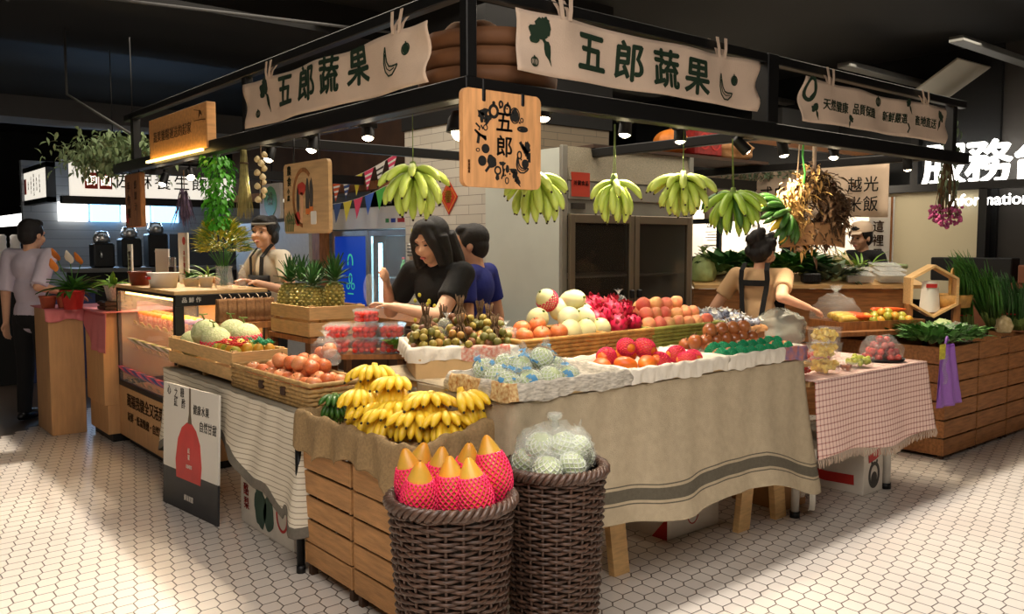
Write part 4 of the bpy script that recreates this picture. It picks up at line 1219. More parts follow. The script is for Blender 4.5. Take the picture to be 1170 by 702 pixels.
c = thing('till_counter', 'low plain wooden counter with recessed front next to the glass case', 'counter', (1.70, 6.84, 0))
MB().box((.0, .0, .28), (.6, .5, .98)).build('front', 'counter_wood', c, bevel=.004)
MB().box((.02, .0, .06), (.6, .5, .28)).build('plinth_panel', 'counter_wood', c); MB().box((.05, 0, 0), (.6, .5, .06)).build('plinth', 'black', c)
c = thing('pedestal', 'narrow upright wooden pedestal at the end of the counter, pink cloth on top', 'pedestal', (1.44, 7.35, 0))
MB().box((0, 0, .0), (.25, .5, .985)).build('body', 'counter_wood', c, bevel=.004)
mat('pink_cloth', (206, 118, 122), .85, bump=(40, .4))
q = MB()
q.grid(14, 10, lambda u, v: (1.415 + .89 * u, 7.33 + .54 * v, .99 + .003 * math.sin(u * 9 + v * 7)))
q.grid(14, 6, lambda u, v: (1.415 + .29 * u, 7.33 - .01 * v * (1 + math.sin(u * 22)), .99 - (.09 + .012 * math.sin(u * 8)) * v))
q.grid(14, 8, lambda u, v: (1.70 - .012 * v * (1 + math.sin(u * 19)), 7.33 - .60 * u, .985 - (.06 + .24 * min(1, u * 3)) * v + .0))
q.grid(10, 10, lambda u, v: (1.66 + .6 * u, 6.73 + .6 * v, .988))
o = q.build('tablecloth', 'pink_cloth', None, solid=.003, offset=1); tag(o, 'plain pink cloth over the far end of the counter', 'tablecloth')

# things on the counter
def pot_mb(r, h, taper=.75, n=20):
    return MB().lathe([(0, 0), (r * taper, 0), (r, h), (r * 1.08, h), (r * 1.08, h * .86), (r, h * .86)][:2] + [(r * 1.0, h * .9), (r * 1.08, h * .9), (r * 1.08, h), (r * .95, h), (r * .9, h * .9), (0, h * .88)], n)
mat('terracotta', (168, 82, 58), .7, noise=(20, .2)); mat('leaf', (58, 108, 38), .5, noise=(14, .35)); mat('leaf_light', (112, 150, 52), .5, noise=(14, .3)); mat('leaf_dark', (48, 90, 40), .5, noise=(14, .35))
mat('leaf_grey', (96, 112, 84), .7, noise=(10, .4)); mat('flower_orange', (236, 140, 60), .5); mat('flower_red', (206, 40, 40), .4); mat('flower_yellow', (206, 196, 66), .6, noise=(40, .3)); mat('flower_white', (236, 230, 216), .6)
def leaves(n, gen, m, name, parent, L=(.08, .14), W=.03, bend=.4, seg=4):
    q = MB()
    for k in range(n):
        p, d = gen(k)
        l = R.uniform(*L)
        q.merge(leaf_mb(l, W * l / L[1], 0, bend, n=seg), Matrix.Translation(p) @ rot_to(d, R.uniform(-.4, .4)))
    return q.build(name, m, parent)
def plant(name, label, loc, r, h, pot_m, nl, L, W, m, bend=.5, spread=1.0, extra=None, group=None, pot_name='pot'):
    t = thing(name, label, 'plant', loc)
    pot_mb(r, h).build(pot_name, pot_m, t)
    def g(k):
        a = R.uniform(0, 2 * PI); e = R.uniform(.15, 1.25)
        return (R.uniform(-.4, .4) * r, R.uniform(-.4, .4) * r, h * .9), (math.cos(a) * math.cos(e) * spread, math.sin(a) * math.cos(e) * spread, math.sin(e))
    leaves(nl, g, m, 'leaves', t, L, W, bend)
    if extra: extra(t, h)
    return t
def anth(t, h):
    for k, (dx, dy, hh) in enumerate(((-.09, .02, .22), (-.02, -.05, .2), (.07, .03, .19), (-.13, -.06, .14))):
        q = MB().tube([(0, 0, h), (dx * .6, dy, h + hh * .6), (dx, dy, h + hh)], .004, 6); q = q.build('flower_stem', 'leaf', t)
        MB().merge(leaf_mb(.10, .09, 0, -.25), Matrix.Translation((dx, dy, h + hh)) @ rot_to((-.5 if k % 2 else -.7, -.3, .8))).build('flower', ['flower_orange', 'flower_white', 'flower_orange', 'flower_orange'][k], q)
plant('potted_anthurium', 'potted plant with orange spathe flowers on the pink cloth', (1.60, 7.25, .992), .085, .15, 'ink_red', 46, (.12, .24), .07, 'leaf', .5, extra=anth)
plant('potted_plant', 'green plant wrapped in newspaper standing on a small dark crate', (1.84, 7.0, 1.06), .075, .12, mat('newsprint', (186, 182, 170), .8, noise=(60, .5), stretch=(6, 6, .6)), 34, (.1, .2), .05, 'leaf_light', .5)
cr = crate('wooden_crate', 'small dark slatted crate under the newspaper wrapped plant', (1.74, 6.9, .99), (.2, .22, .07), 2, 'crate_dark')
for k, (x, y) in enumerate(((1.46, 7.42), (1.57, 7.38))):
    plant('flower_pot', ['small terracotta pot with grey sprigs at the corner of the pink cloth', 'small empty-looking terracotta pot beside the anthurium'][k], (x, y, .992), .06, .1, 'terracotta', 10, (.04, .08), .02, 'leaf_grey')
mat('brown_print', (92, 42, 26), .5, noise=(12, .6), col2=(150, 66, 44))
o = pot_mb(.075, .1, .8).build('printed_bowl', 'brown_print', None, loc=(1.88, 6.5, 1.197)); tag(o, 'brown patterned bowl standing on the display case', 'bowl')
b = thing('white_basket', 'round white basket with red handle slot on the display case', 'basket', (1.92, 6.1, 1.197))
MB().lathe([(0, 0), (.085, 0), (.105, .095), (.11, .1), (.1, .1), (.08, .01), (0, .01)], 28).build('basket_body', 'white', b)
MB().box((-.118, -.035, .055), (-.09, .035, .075)).build('handle_slot', 'red', b, bevel=.006)
o = MB().lathe([(0, 0), (.05, 0), (.065, .08), (.06, .08), (.045, .01), (0, .01)], 20).build('red_bowl', 'red', None, loc=(1.97, 6.3, 1.197)); tag(o, 'small red plastic bowl behind the white basket', 'bowl')
for k, (x, y, ww, hh, m, lb, st) in enumerate(((2.1, 6.68, .3, .26, 'white', 'large blank white menu board standing on the display case', ''), (2.2, 6.5, .2, .38, 'paper', 'tall cream menu card with red stamp standing on the display case', '本日推薦'), (2.08, 6.4, .14, .2, 'bag_grey', 'clear acrylic card holder in front of the cream menu card', ''), (1.95, 6.96, .1, .30, 'paper', 'slim pale notice card with brown characters behind the orange flowers', '營業中'))):
    n = thing('menu_card', lb, 'menu card', (x, y, 1.197 if k < 3 else .992))
    if k == 3: MB().box((0, -.02, 0), (.03, .02, .2)).build('stand', 'black', n)
    MB().box((-.006, -ww / 2, 0 if k < 3 else .2), (.006, ww / 2, hh if k < 3 else .5)).build('card', m, n)
    if st:
        vertical_text_mb(st, .042 if k == 1 else .06, .01).build('lettering', 'seal_red' if k == 1 else 'ink_brown', n).matrix_local = face_mtx((-.008, -.03 if k == 1 else 0, .16 if k == 1 else .35), LEFT_RUN)
    if k == 1: MB().merge(MB().prism(blob(0, 0, .03, .03), .002), face_mtx((-.008, -.03, .32), LEFT_RUN)).build('stamp', 'seal_red', n)
    if k == 2: MB().box((-.008, -.05, .02), (-.006, .05, .13)).build('insert', 'ink', n)
plant('spider_plant', 'small spiky light green plant by the flower vase on the display case', (2.16, 5.95, 1.197), .05, .07, 'white', 16, (.12, .2), .018, 'leaf_light', .7)
plant('potted_plant', 'low bushy dark green plant behind the white basket', (2.12, 6.12, 1.197), .06, .06, 'white', 40, (.04, .08), .03, 'leaf', .4)
v = thing('flower_vase', 'glass vase of feathery yellow-green flowers on the display case', 'vase', (2.17, 5.64, 1.197))
MB().lathe([(.0, .004), (.055, .004), (.062, .05), (.05, .13), (.058, .15), (.056, .15), (.047, .13), (.058, .05), (.05, .01), (0, .01)], 24).build('vase', 'clear', v)
q = MB()
for k in range(26):
    a = R.uniform(0, 2 * PI); rr_ = R.uniform(.02, .15); q.tube([(R.uniform(-.03, .03), R.uniform(-.03, .03), .02), (.3 * rr_ * math.cos(a), .3 * rr_ * math.sin(a), .15), (rr_ * math.cos(a), rr_ * math.sin(a), R.uniform(.22, .34))], .0025, 5)
q.build('stems', 'leaf', v)
def gv(k):
    a = R.uniform(0, 2 * PI); e = math.acos(R.uniform(-.25, 1)); rr_ = .10 + .06 * R.random()
    d = (math.sin(e) * math.cos(a), math.sin(e) * math.sin(a), math.cos(e))
    return (d[0] * rr_, d[1] * rr_, .28 + d[2] * .15), (d[0], d[1], d[2] + .6)
leaves(620, gv, 'flower_yellow', 'flower_plumes', v, (.035, .075), .02, .4, 3); leaves(320, gv, 'leaf_light', 'leaves', v, (.035, .075), .02, .4, 3)
# brown paper bags with twine in a row
mat('bag_brown', (120, 84, 50), .8, noise=(30, .2), bump=(50, .5))
for k in range(6):
    e = thing('paper_bag', '%s brown paper gift bag with twine from the black case end' % ORD[k], 'bag', (2.02 + .058 * k, 5.30 - .004 * k, 1.0), PI / 2, 'brown paper bags behind the melons')
    MB().grid(6, 8, lambda u, v: (-.03 + .004 * math.sin(v * 9), (u - .5) * .07, v * .15)).grid(6, 8, lambda u, v: (.03 * (1 - v * .8), (u - .5) * .07, v * .15), flip=True).grid(4, 8, lambda u, v: ((u - .5) * .06 * (1 - v * .6), -.035, v * .15)).grid(4, 8, lambda u, v: ((u - .5) * .06 * (1 - v * .6), .035, v * .15), flip=True).build('bag', 'bag_brown', e, solid=.002)
    MB().tube([(-.02, 0, .14), (-.025, .01, .165), (-.02, .02, .18)], .003, 5).tube([(-.02, 0, .14), (-.03, -.015, .16)], .003, 5).build('twine', 'canvas', e)
o = thing('bag_shelf', 'rough brown timber shelf holding the row of paper bags', 'shelf', (1.98, 5.22, 0)); MB().box((0, 0, .96), (.40, .16, .998)).build('board', 'old_wood', o)
for y in (.03, .33): MB().box((y, .06, .73), (y + .04, .1, .96)).build('leg', 'old_wood', o)
# jar mug by the elderly vendor
j = thing('water_bottle', 'clear plastic water bottle beside the vendor in white', 'bottle', (2.3, 5.66, 1.197)); MB().lathe([(0, 0), (.025, 0), (.026, .1), (.012, .13), (.012, .145), (0, .145)], 14).build('bottle', 'clear', j); MB().lathe([(.014, .14), (.014, .155), (0, .155)], 12).build('cap', 'white', j)

# poster of the red bottle, boxes under the tables
p = thing('standing_poster', 'tall printed card with a red bottle picture leaning on the striped cloth', 'poster', (1.605, 4.745, 0), rot=(0, math.radians(2.2), math.radians(6.5)))
p.scale = (1, .78, 1)
PF = face_mtx((-.012, 0, 0), LEFT_RUN)
def rect(x0, y0, x1, y1): return [(x0, y0), (x1, y0), (x1, y1), (x0, y1)]
bd = MB().prism(rect(-.42, .22, .42, .70), .012, 0, face_mtx((0, 0, 0), LEFT_RUN)); bd.build('card', mat('poster_white', (222, 218, 208), .6), p)
MB().prism(rect(-.42, .0, .42, .22), .012, 0, face_mtx((0, 0, 0), LEFT_RUN)).build('dark_band', mat('poster_dark', (44, 44, 46), .5, noise=(5, .2)), p)
bt = [(-.20, .18), (.17, .18), (.185, .28), (.16, .40), (.10, .47), (.03, .505), (-.04, .505), (-.12, .47), (-.18, .40), (-.215, .28)]
MB().merge(MB().prism(bt, .0015), PF).build('bottle_print', mat('bottle_red', (196, 52, 50), .5, noise=(6, .12)), p)
MB().merge(MB().prism([(-.03, .5), (.03, .5), (.015, .56), (.012, .70), (-.012, .70), (-.012, .56)], .0015), PF).build('neck_print', mat('neck_brown', (98, 84, 62), .5), p)
tx = MB()
for st, x, y, s_ in (('健康水果', .12, .585, .058), ('自然甘甜', .22, .50, .062)): tx.merge(text_mb(st, s_, .01, space=1.05), Matrix.Translation((x + .05, y, 0)))
for st, x, y in (('心', -.33, .66), ('之', -.22, .65), ('戀', -.12, .66), ('紅', -.22, .6), ('酢', -.1, .6)): tx.merge(text_mb(st, .06, .005), Matrix.Translation((x, y, 0)))
MB().merge(tx, PF).build('lettering', 'ink_grey', p)
tx = MB().merge(vertical_text_mb('紅果', .034, .0), Matrix.Translation((-.005, .33, 0))); tx.merge(text_mb('KINDS', .03, 0), Matrix.Translation((0, .26, 0))); tx.merge(text_mb('鮮采果露', .035, .0), Matrix.Translation((0, .08, 0)))
MB().merge(tx, face_mtx((-.0145, 0, 0), LEFT_RUN)).build('pale_lettering', 'card_white', p)
def carton(name, label, a, b, m, flaps=False):
    t = thing(name, label, 'box', (a[0], a[1], 0))
    MB().box((0, 0, a[2] + .001), (b[0] - a[0], b[1] - a[1], b[2])).build('carton', m, t, bevel=.003)
    MB().box(((b[0] - a[0]) * .02, (b[1] - a[1]) * .47, b[2]), ((b[0] - a[0]) * .98, (b[1] - a[1]) * .53, b[2] + .001)).build('tape', 'card', t)
    return t
t = carton('carton_box', 'white fruit carton printed with green avocados and a red ring, below the striped cloth', (1.77, 3.80, 0), (2.2, 4.44, .30), 'card_white')
q = MB(); q.prism(blob(-.06, .13, .075, .10, 20, .06, 2), .001); q.prism(blob(.04, .12, .06, .09, 20, .06, 4), .001)
F2 = face_mtx((-.0015, .32, 0), LEFT_RUN)
for k, (x, y) in enumerate(((-.11, .22), (-.02, .24), (.07, .23))): q.merge(leaf_mb(.1, .04), Matrix.Translation((x, y, .0015)) @ Matrix.Rotation(.4 + k * .6, 4, 'Z') @ Matrix.Scale(.1, 4, (0, 0, 1)))
MB().merge(q, F2).build('avocado_print', mat('avo', (44, 72, 58), .6, noise=(20, .2)), t)
q = MB(); ring(q, .2, .15, .06, .075, .014, 24); MB().merge(q, F2).build('ring_print', 'ink_red', t)
MB().merge(vertical_text_mb('酪梨', .07, .01), face_mtx((-.0015, .56, .15), LEFT_RUN)).build('lettering', 'ink_red', t)
t = carton('carton_box', 'white carton with a red ring print under the middle of the beige cloth', (3.30, 2.76, 0), (3.72, 3.2, .21), 'card_white')
q = MB(); ring(q, .2, .11, .045, .06, .006, 24); MB().merge(q, face_mtx((0, -.0015, 0), RIGHT_RUN)).build('ring_print', 'ink_red', t)
q = MB(); q.prism(blob(.14, .17, .014, .014), .001); q.prism(blob(.28, .185, .014, .014), .001); MB().merge(q, face_mtx((0, -.0015, 0), RIGHT_RUN)).build('dot_print', 'ink', t)
q = MB(); q.prism(blob(-.2, .13, .05, .04, 20, .2, 1), .001); q.prism(blob(-.28, .12, .03, .03, 20, .2, 2), .001); MB().merge(q, face_mtx((-.0015, 0, 0), LEFT_RUN)).build('berry_print', mat('berry', (42, 48, 80), .6), t)
MB().merge(MB().prism([(-.1, .0), (-.0, .0), (-.0, .12)], .001), face_mtx((-.0015, 0, 0), LEFT_RUN)).build('corner_print', 'ink_red', t)
t = carton('carton_box', 'white carton with red ribbons and a dark round emblem under the checked cloth', (4.79, 2.52, 0), (5.02, 3.0, .285), 'card_white')
q = MB(); ring(q, .12, .11, .055, .07, .022, 24); q.prism(blob(.12, .09, .035, .04), .001); MB().merge(q, face_mtx((0, -.0015, 0), RIGHT_RUN)).build('emblem_print', 'ink_grey', t)
q = MB(); ribbon(q, [(.05, .215), (.12, .225), (.19, .25)], .05); q2 = MB().merge(q, face_mtx((0, -.0015, 0), RIGHT_RUN)); q = MB(); ribbon(q, [(-.42, .1), (-.25, .075), (-.06, .085)], .06); q2.merge(q, face_mtx((-.0015, 0, 0), LEFT_RUN)); q2.build('ribbon_print', 'ink_red', t)
q = MB(); ribbon(q, [(-.4, .16), (-.3, .19), (-.2, .22)], [.03, .05, .07]); MB().merge(q, face_mtx((-.0015, 0, 0), LEFT_RUN)).build('fruit_print', 'ink', t)
q = MB(); q.prism(blob(.09, .19, .008, .012), .001); q.prism(blob(.15, .19, .008, .012), .001); MB().merge(q, face_mtx((0, -.0015, 0), RIGHT_RUN)).build('dot_print', 'ink', t)
carton('carton_box', 'plain brown carton beside the white table leg at the end of the beige cloth', (4.16, 2.66, 0), (4.4, 3.0, .30), 'card_brown')
def lump_bag(name, label, loc, r, m, seed=0, cat='plastic bag', knot=True):
    t = thing(name, label, cat, loc)
    mnoise.seed_set(seed + 1)
    def fn(d):
        n = mnoise.noise(Vector(d) * 2.4 + Vector((seed, 0, 0))) * .22 + mnoise.noise(Vector(d) * 6 + Vector((seed, 3, 0))) * .1
        z = d.z * (1 + n)
        return Vector((d.x * (1 + n), d.y * (1 + n), max(-.62, z)))
    MB().ball((0, 0, r[2] * .62), r, 28, 18, fn=fn).build('bag_body', m, t)
    if knot:
        q = MB(); zt = r[2] * 1.5
        q.tube([(0, 0, zt), (.0, .0, zt + r[2] * .25)], [r[0] * .12, r[0] * .07], 8)
        for k in range(7):
            a = k * 2 * PI / 7; q.merge(leaf_mb(r[2] * .55, r[0] * .4, 0, .3), Matrix.Translation((0, 0, zt + r[2] * .2)) @ rot_to((math.cos(a), math.sin(a), 1.6)))
        q.build('tied_neck', m, t)
    return t
lump_bag('plastic_bag', 'crumpled grey bag lying on the white carton under the checked cloth', (4.86, 2.78, .288), (.17, .2, .07), 'bag_grey', 3, knot=False)
o = thing('plastic_bag', 'small pale bags tied to the white table leg', 'plastic bag', (4.11, 2.52, .06))
MB().grid(6, 8, lambda u, v: ((u - .5) * .1 + .01 * math.sin(v * 7), -.01 * math.sin(u * 6) - .03, .08 + v * .26)).build('bag_body', 'bag', o, solid=.002)
MB().grid(5, 8, lambda u, v: (.09 + (u - .5) * .06 + .01 * math.sin(v * 9), -.02 + .01 * math.sin(u * 7), -.02 + v * .34)).build('bag_strip', 'paper', o, solid=.002)

# ------------------------------------------------------------------ wicker baskets on the floor
def wicker_basket(label, loc, rt, rb, h, rz=0, liner=False):
    t = thing('wicker_basket', label, 'basket', loc, rz)
    rad = lambda z: rb + (rt - rb) * (z / h) ** 1.2
    NS = 22
    st = MB()
    for k in range(NS):
        a = 2 * PI * k / NS
        st.tube([(rad(z) * math.cos(a), rad(z) * math.sin(a), z) for z in [h * i / 10 for i in range(11)]], .0055, 6)
    st.build('stake', 'wicker', t)
    wv = MB(); rows = int(h / .0125); N = NS * 4
    for r in range(rows):
        z = .01 + r * .0125
        pts = []
        for i in range(N):
            a = 2 * PI * i / N; ph = i * NS / N * 1.0
            o = .0075 * math.cos(PI * (i / 4.0 + r))
            zz = z + .0035 * math.sin(2 * a + r * 1.7)
            pts.append(((rad(z) + o) * math.cos(a), (rad(z) + o) * math.sin(a), zz))
        wv.tube(pts, .0062, 5, closed=True)
    wv.build('weave', 'wicker', t)
    rm = MB()
    for k in range(3):
        pts = []
        for i in range(110):
            a = 2 * PI * i / 110; b = a * 16 + k * 2 * PI / 3
            pts.append(((rt + .002 + .014 * math.cos(b)) * math.cos(a), (rt + .002 + .014 * math.cos(b)) * math.sin(a), h + .004 + .014 * math.sin(b)))
        rm.tube(pts, .010, 6, closed=True)
    rm.build('rim', 'wicker', t)
    MB().lathe([(0, 0), (rb, 0), (rb - .006, .008), (0, .008)], 30).build('base', 'brown_dark', t)
    MB().lathe([(rb - .012, .01), (rt - .016, h - .02)], 36).build('inner_lining', 'fridge_dark', t)
    MB().lathe([(0, h - .16), (rad(h - .16) - .014, h - .16)], 30).build('inner_floor', 'brown_dark', t)
    return t
BK1, BK2 = (1.60, 2.245, 0), (2.075, 2.265, 0)
wicker_basket('tall dark wicker basket of pink netted papayas', BK1, .198, .158, .665)
wicker_basket('tall dark wicker basket of plastic wrapped guavas behind the papaya basket', BK2, .178, .15, .685, .3)

# woven apple basket, trays
def woven_tray(name, label, loc, size, m, holes=(), flare=.02, group=None, pitch=.02, cat='basket'):
    sx, sy, h = size
    t = thing(name, label, cat, loc, 0, group)
    per = [(0, 0), (sx, 0), (sx, sy), (0, sy)]
    pts = []
    for i in range(4):
        a, b = per[i], per[(i + 1) % 4]; n = max(8, int(math.hypot(b[0] - a[0], b[1] - a[1]) / .012))
        pts += [(a[0] + (b[0] - a[0]) * k / n, a[1] + (b[1] - a[1]) * k / n) for k in range(n)]
    n = len(pts); cx, cy = sx / 2, sy / 2; rows = int(h / pitch)
    wv = MB()
    for r in range(rows):
        z = pitch * (r + .5); fl = 1 + flare * z / h
        ps = []
        for i, (x, y) in enumerate(pts):
            dx, dy = x - cx, y - cy
            q = .004 * math.cos(PI * (i / 2.0 + r))
            l = math.hypot(dx, dy)
            ps.append((cx + dx * fl + dx / l * q, cy + dy * fl + dy / l * q, z))
        wv.tube(ps, pitch * .56, 6, closed=True)
    wv.build('weave', m, t)
    rm = MB().tube([(cx + (x - cx) * (1 + flare) * 1.01, cy + (y - cy) * (1 + flare) * 1.01, h + .004) for x, y in pts], pitch * .6, 6, closed=True); rm.build('rim', m, t)
    MB().box((.005, .005, .0), (sx - .005, sy - .005, .012)).build('base', m, t)
    for y, z in holes:
        MB().box((-.022, y - .022, z - .02), (-.006, y + .022, z + .02)).build('hand_hole', 'brown_dark', t, bevel=.004)
    return t
woven_tray('woven_basket', 'flat rectangular seagrass basket of red apples on the striped cloth', (1.755, 3.57, .732), (.28, .89, .115), 'wicker_light', holes=((.25, .065), (.5, .065)))
# ------------------------------------------------------------------ fruit
def fruit_mat(name, a, b, scale=18, rough=.38, coat=.1, bump=(0, 0)):
    return mat(name, a, rough, noise=(scale, .3), col2=b, coat=coat, bump=bump)
fruit_mat('apple_red', (196, 52, 40), (222, 150, 84), 14); fruit_mat('apple_rose', (206, 86, 70), (228, 178, 110), 16); fruit_mat('apple_tom', (190, 52, 34), (224, 150, 80), 22)
fruit_mat('cantaloupe', (176, 186, 128), (206, 206, 160), 60, .7, 0, (90, .6)); fruit_mat('white_melon', (238, 230, 158), (244, 240, 190), 6, .35)
fruit_mat('dragon', (196, 20, 62), (214, 44, 84), 12); fruit_mat('dragon_scale', (186, 22, 58), (150, 60, 60), 30); fruit_mat('dragon_tip', (170, 60, 70), (120, 110, 50), 30)
fruit_mat('peach', (230, 120, 92), (242, 196, 120), 10, .6); fruit_mat('peach_red', (220, 84, 78), (236, 150, 104), 10, .6)
fruit_mat('papaya', (228, 146, 40), (176, 156, 62), 11, .4); fruit_mat('guava', (176, 196, 130), (200, 212, 160), 20, .5)
fruit_mat('longan_a', (124, 112, 40), (158, 136, 56), 30, .5); fruit_mat('longan_b', (168, 104, 42), (150, 120, 50), 30, .5); fruit_mat('longan_c', (104, 60, 36), (130, 82, 44), 30, .5); fruit_mat('longan_d', (92, 92, 34), (116, 110, 46), 30, .5)
fruit_mat('mango', (220, 72, 30), (234, 140, 44), 8, .35); fruit_mat('russet', (152, 78, 38), (184, 116, 66), 18, .28, .4); fruit_mat('tomato', (206, 34, 26), (224, 60, 36), 20, .22, .3)
fruit_mat('banana_yellow', (226, 180, 34), (242, 206, 58), 14, .45); fruit_mat('banana_green', (128, 170, 42), (164, 194, 70), 10, .45); fruit_mat('banana_dark', (40, 84, 26), (66, 112, 40), 12, .4); fruit_mat('banana_lime', (164, 190, 64), (192, 208, 96), 10, .45)
mat('banana_tip', (48, 36, 18), .7); mat('stem_brown', (84, 60, 32), .8); mat('stem_green', (110, 130, 60), .7)
mat('net_pink', (232, 40, 92), .5); mat('net_white', (226, 232, 214), .5); mat('net_green', (10, 140, 90), .5); mat('net_red', (226, 50, 44), .5)
mat('blue_print', (70, 150, 205), .5, alpha=.8); fruit_mat('pine_skin', (170, 150, 70), (88, 96, 40), 40, .6); fruit_mat('pineapple_cut', (244, 204, 80), (240, 216, 120), 30, .3, .3)
fruit_mat('citrus_green', (150, 160, 50), (186, 176, 66), 20); fruit_mat('citrus_orange', (226, 150, 44), (206, 170, 60), 20); fruit_mat('corn', (232, 186, 70), (240, 206, 110), 60); fruit_mat('carrot', (222, 76, 30), (232, 110, 50), 30)

def net_tubes(rf, z0, z1, nh, turns, r, n=12, c=(0, 0, 0), sides=4):
    """diamond foam netting on a body whose radius at height z is rf(z)"""
    q = MB()
    for sgn in (1, -1):
        for k in range(nh):
            pts = []
            for i in range(n + 1):
                t = i / n; z = z0 + (z1 - z0) * t; a = 2 * PI * k / nh + sgn * turns * 2 * PI * t; rr_ = rf(z) + r * .6
                pts.append((c[0] + rr_ * math.cos(a), c[1] + rr_ * math.sin(a), c[2] + z))
            q.tube(pts, r, sides)
    return q
def ell(rx, rz): return lambda z: rx * math.sqrt(max(0.0, 1 - (z / rz) ** 2))

def proto_fruit(name, cat, body, m, stem=None, stem_m='stem_brown', extra=()):
    o = body.build(name, m); tag(o, name, cat)
    if stem: stem.build('stem', stem_m, o)
    for nm, mb, mm in extra: mb.build(nm, mm, o)
    return o
def dimple(k=.22, w=.32, bot=.1):
    def fn(d):
        s = math.hypot(d.x, d.y)
        z = d.z - (k * math.exp(-(s / w) ** 2) if d.z > 0 else -bot * math.exp(-(s / w) ** 2))
        return Vector((d.x, d.y, z))
    return fn
def apple(m):
    return proto_fruit('apple', 'apple', MB().ball((0, 0, 0), (1, 1, .92), 18, 12, fn=dimple()), m, MB().tube([(0, 0, .6), (.04, 0, .85), (.1, .02, 1.02)], [.05, .04, .06], 6))

# --- apples in the seagrass basket
apples = Series([apple('apple_rose'), apple('apple_red')])
ROW = ['front', 'second', 'third', 'back']
def tilt(a=.6): return (R.uniform(-a, a), R.uniform(-a, a), R.uniform(0, 6.28))
r_ = .041
for j, (x, z, ys) in enumerate(((1.80, .838, [4.30, 4.19, 4.10, 3.98, 3.89, 3.80, 3.70, 3.62]), (1.885, .852, [4.25, 4.14, 4.03, 3.93, 3.83, 3.73, 3.64]), (1.965, .838, [4.18, 4.08, 3.97, 3.87, 3.77, 3.66]))):
    for i, y in enumerate(ys):
        apples.put((x + R.uniform(-.006, .006), y, z + R.uniform(-.004, .012)), tilt(), r_ * R.uniform(.93, 1.06), 'rosy apple, %s from the melon crate in the %s row of the seagrass basket' % (ORD[i], ROW[j]), 'apples in the seagrass basket')
for i, (x, y) in enumerate(((1.85, 4.08), (1.86, 3.97), (1.925, 3.88), (1.85, 3.86), (1.93, 3.99), (1.86, 3.76), (1.93, 3.77))):
    apples.put((x, y, .908 + R.uniform(-.004, .006)), tilt(), r_ * R.uniform(.95, 1.06), 'rosy apple on the upper layer of the seagrass basket, %s from the melon crate' % ORD[i], 'apples in the seagrass basket')
for i, (x, y, z) in enumerate(((2.03, 3.98, .935), (2.03, 3.90, .96))):
    apples.put((x, y, z), tilt(), r_, ['lower apple inside the clear knotted bag', 'upper apple inside the clear knotted bag'][i], 'bagged apples')
lump_bag('plastic_bag', 'clear knotted bag of two apples beside the cherry tomato boxes', (2.03, 3.94, .885), (.07, .085, .085), 'bag_thin', 5)

# --- bananas
def banana_mb(L=.17, r=.017, up=.55, n=9):
    """one banana from its stem at the origin, running along +x and curling to -z"""
    q = MB(); pts, rs = [], []
    for i in range(n):
        t = i / (n - 1); a = -up + t * 1.35
        pts.append((L * (t - .12 * t * t), 0, -L * (.50 * t * t - up * .5 * t)))
        rs.append(r * (.36 if i == 0 else (.62 if i == 1 else (1.0 - .0 * t if t < .8 else (.78 if t < .95 else .28)))))
    q.tube(pts, rs, 7)
    e = Vector(pts[-1]); d = (Vector(pts[-1]) - Vector(pts[-2])).normalized()
    q.tube([e - d * .002, e + d * .007], [r * .3, r * .22], 6, mat=1)
    return q
BAN = {}
def banana_mesh(m, L, r, up):
    k = (m, L, r, up)
    if k not in BAN:
        me = banana_mb(L, r, up).mesh('banana'); me.materials.append(MATS[m]); me.materials.append(MATS['banana_tip']); BAN[k] = me
    return BAN[k]
def banana_hand(label, loc, rot, tiers, m, m2=None, L=.17, r=.017, group=None, cord=None, up=.55, crown_m='stem_green', sc=1.0):
    """tiers: (count, half-angle, pitch, z offset, length factor)"""
    t = thing('banana_bunch', label, 'bananas', loc, group=group, rot=rot)
    t.scale = (sc,) * 3
    MB().lathe([(0, .035), (.012, .034), (.017, .01), (.022, -.012), (.018, -.022), (0, -.026)], 12, wob=lambda a, z: 1 + .15 * math.sin(3 * a + z * 90)).build('crown', crown_m, t)
    for (cnt, half, pitch, dz, lf) in tiers:
        for k in range(cnt):
            a = (k / max(1, cnt - 1) * 2 - 1) * half + R.uniform(-.05, .05) if half < 3 else 2 * PI * k / cnt + R.uniform(-.06, .06)
            mm = m2 if (m2 and R.random() < .35) else m
            o = bpy.data.objects.new('banana', banana_mesh(mm, L, r, up)); COL.objects.link(o); o.parent = t
            q = Matrix.Rotation(a, 4, 'Z') @ Matrix.Rotation(pitch + R.uniform(-.06, .06), 4, 'Y') @ Matrix.Rotation(R.uniform(-.12, .12), 4, 'X')
            o.matrix_local = Matrix.Translation((.012 * math.cos(a), .012 * math.sin(a), dz)) @ q @ Matrix.Scale(lf * R.uniform(.94, 1.05), 4)
    if cord:
        q = MB()
        for dx in (-.012, .012):
            q.tube([(dx, 0, .03), (dx * .6, 0, cord * .5), (dx * .4, 0, cord)], .0022, 5)
        q.build('cord', 'stem_green', t)
    return t
YB = dict(m='banana_yellow', L=.165, r=.0195, up=.55)
FW = math.radians(50.4 + 180)   # heading from the crates towards the aisle corner
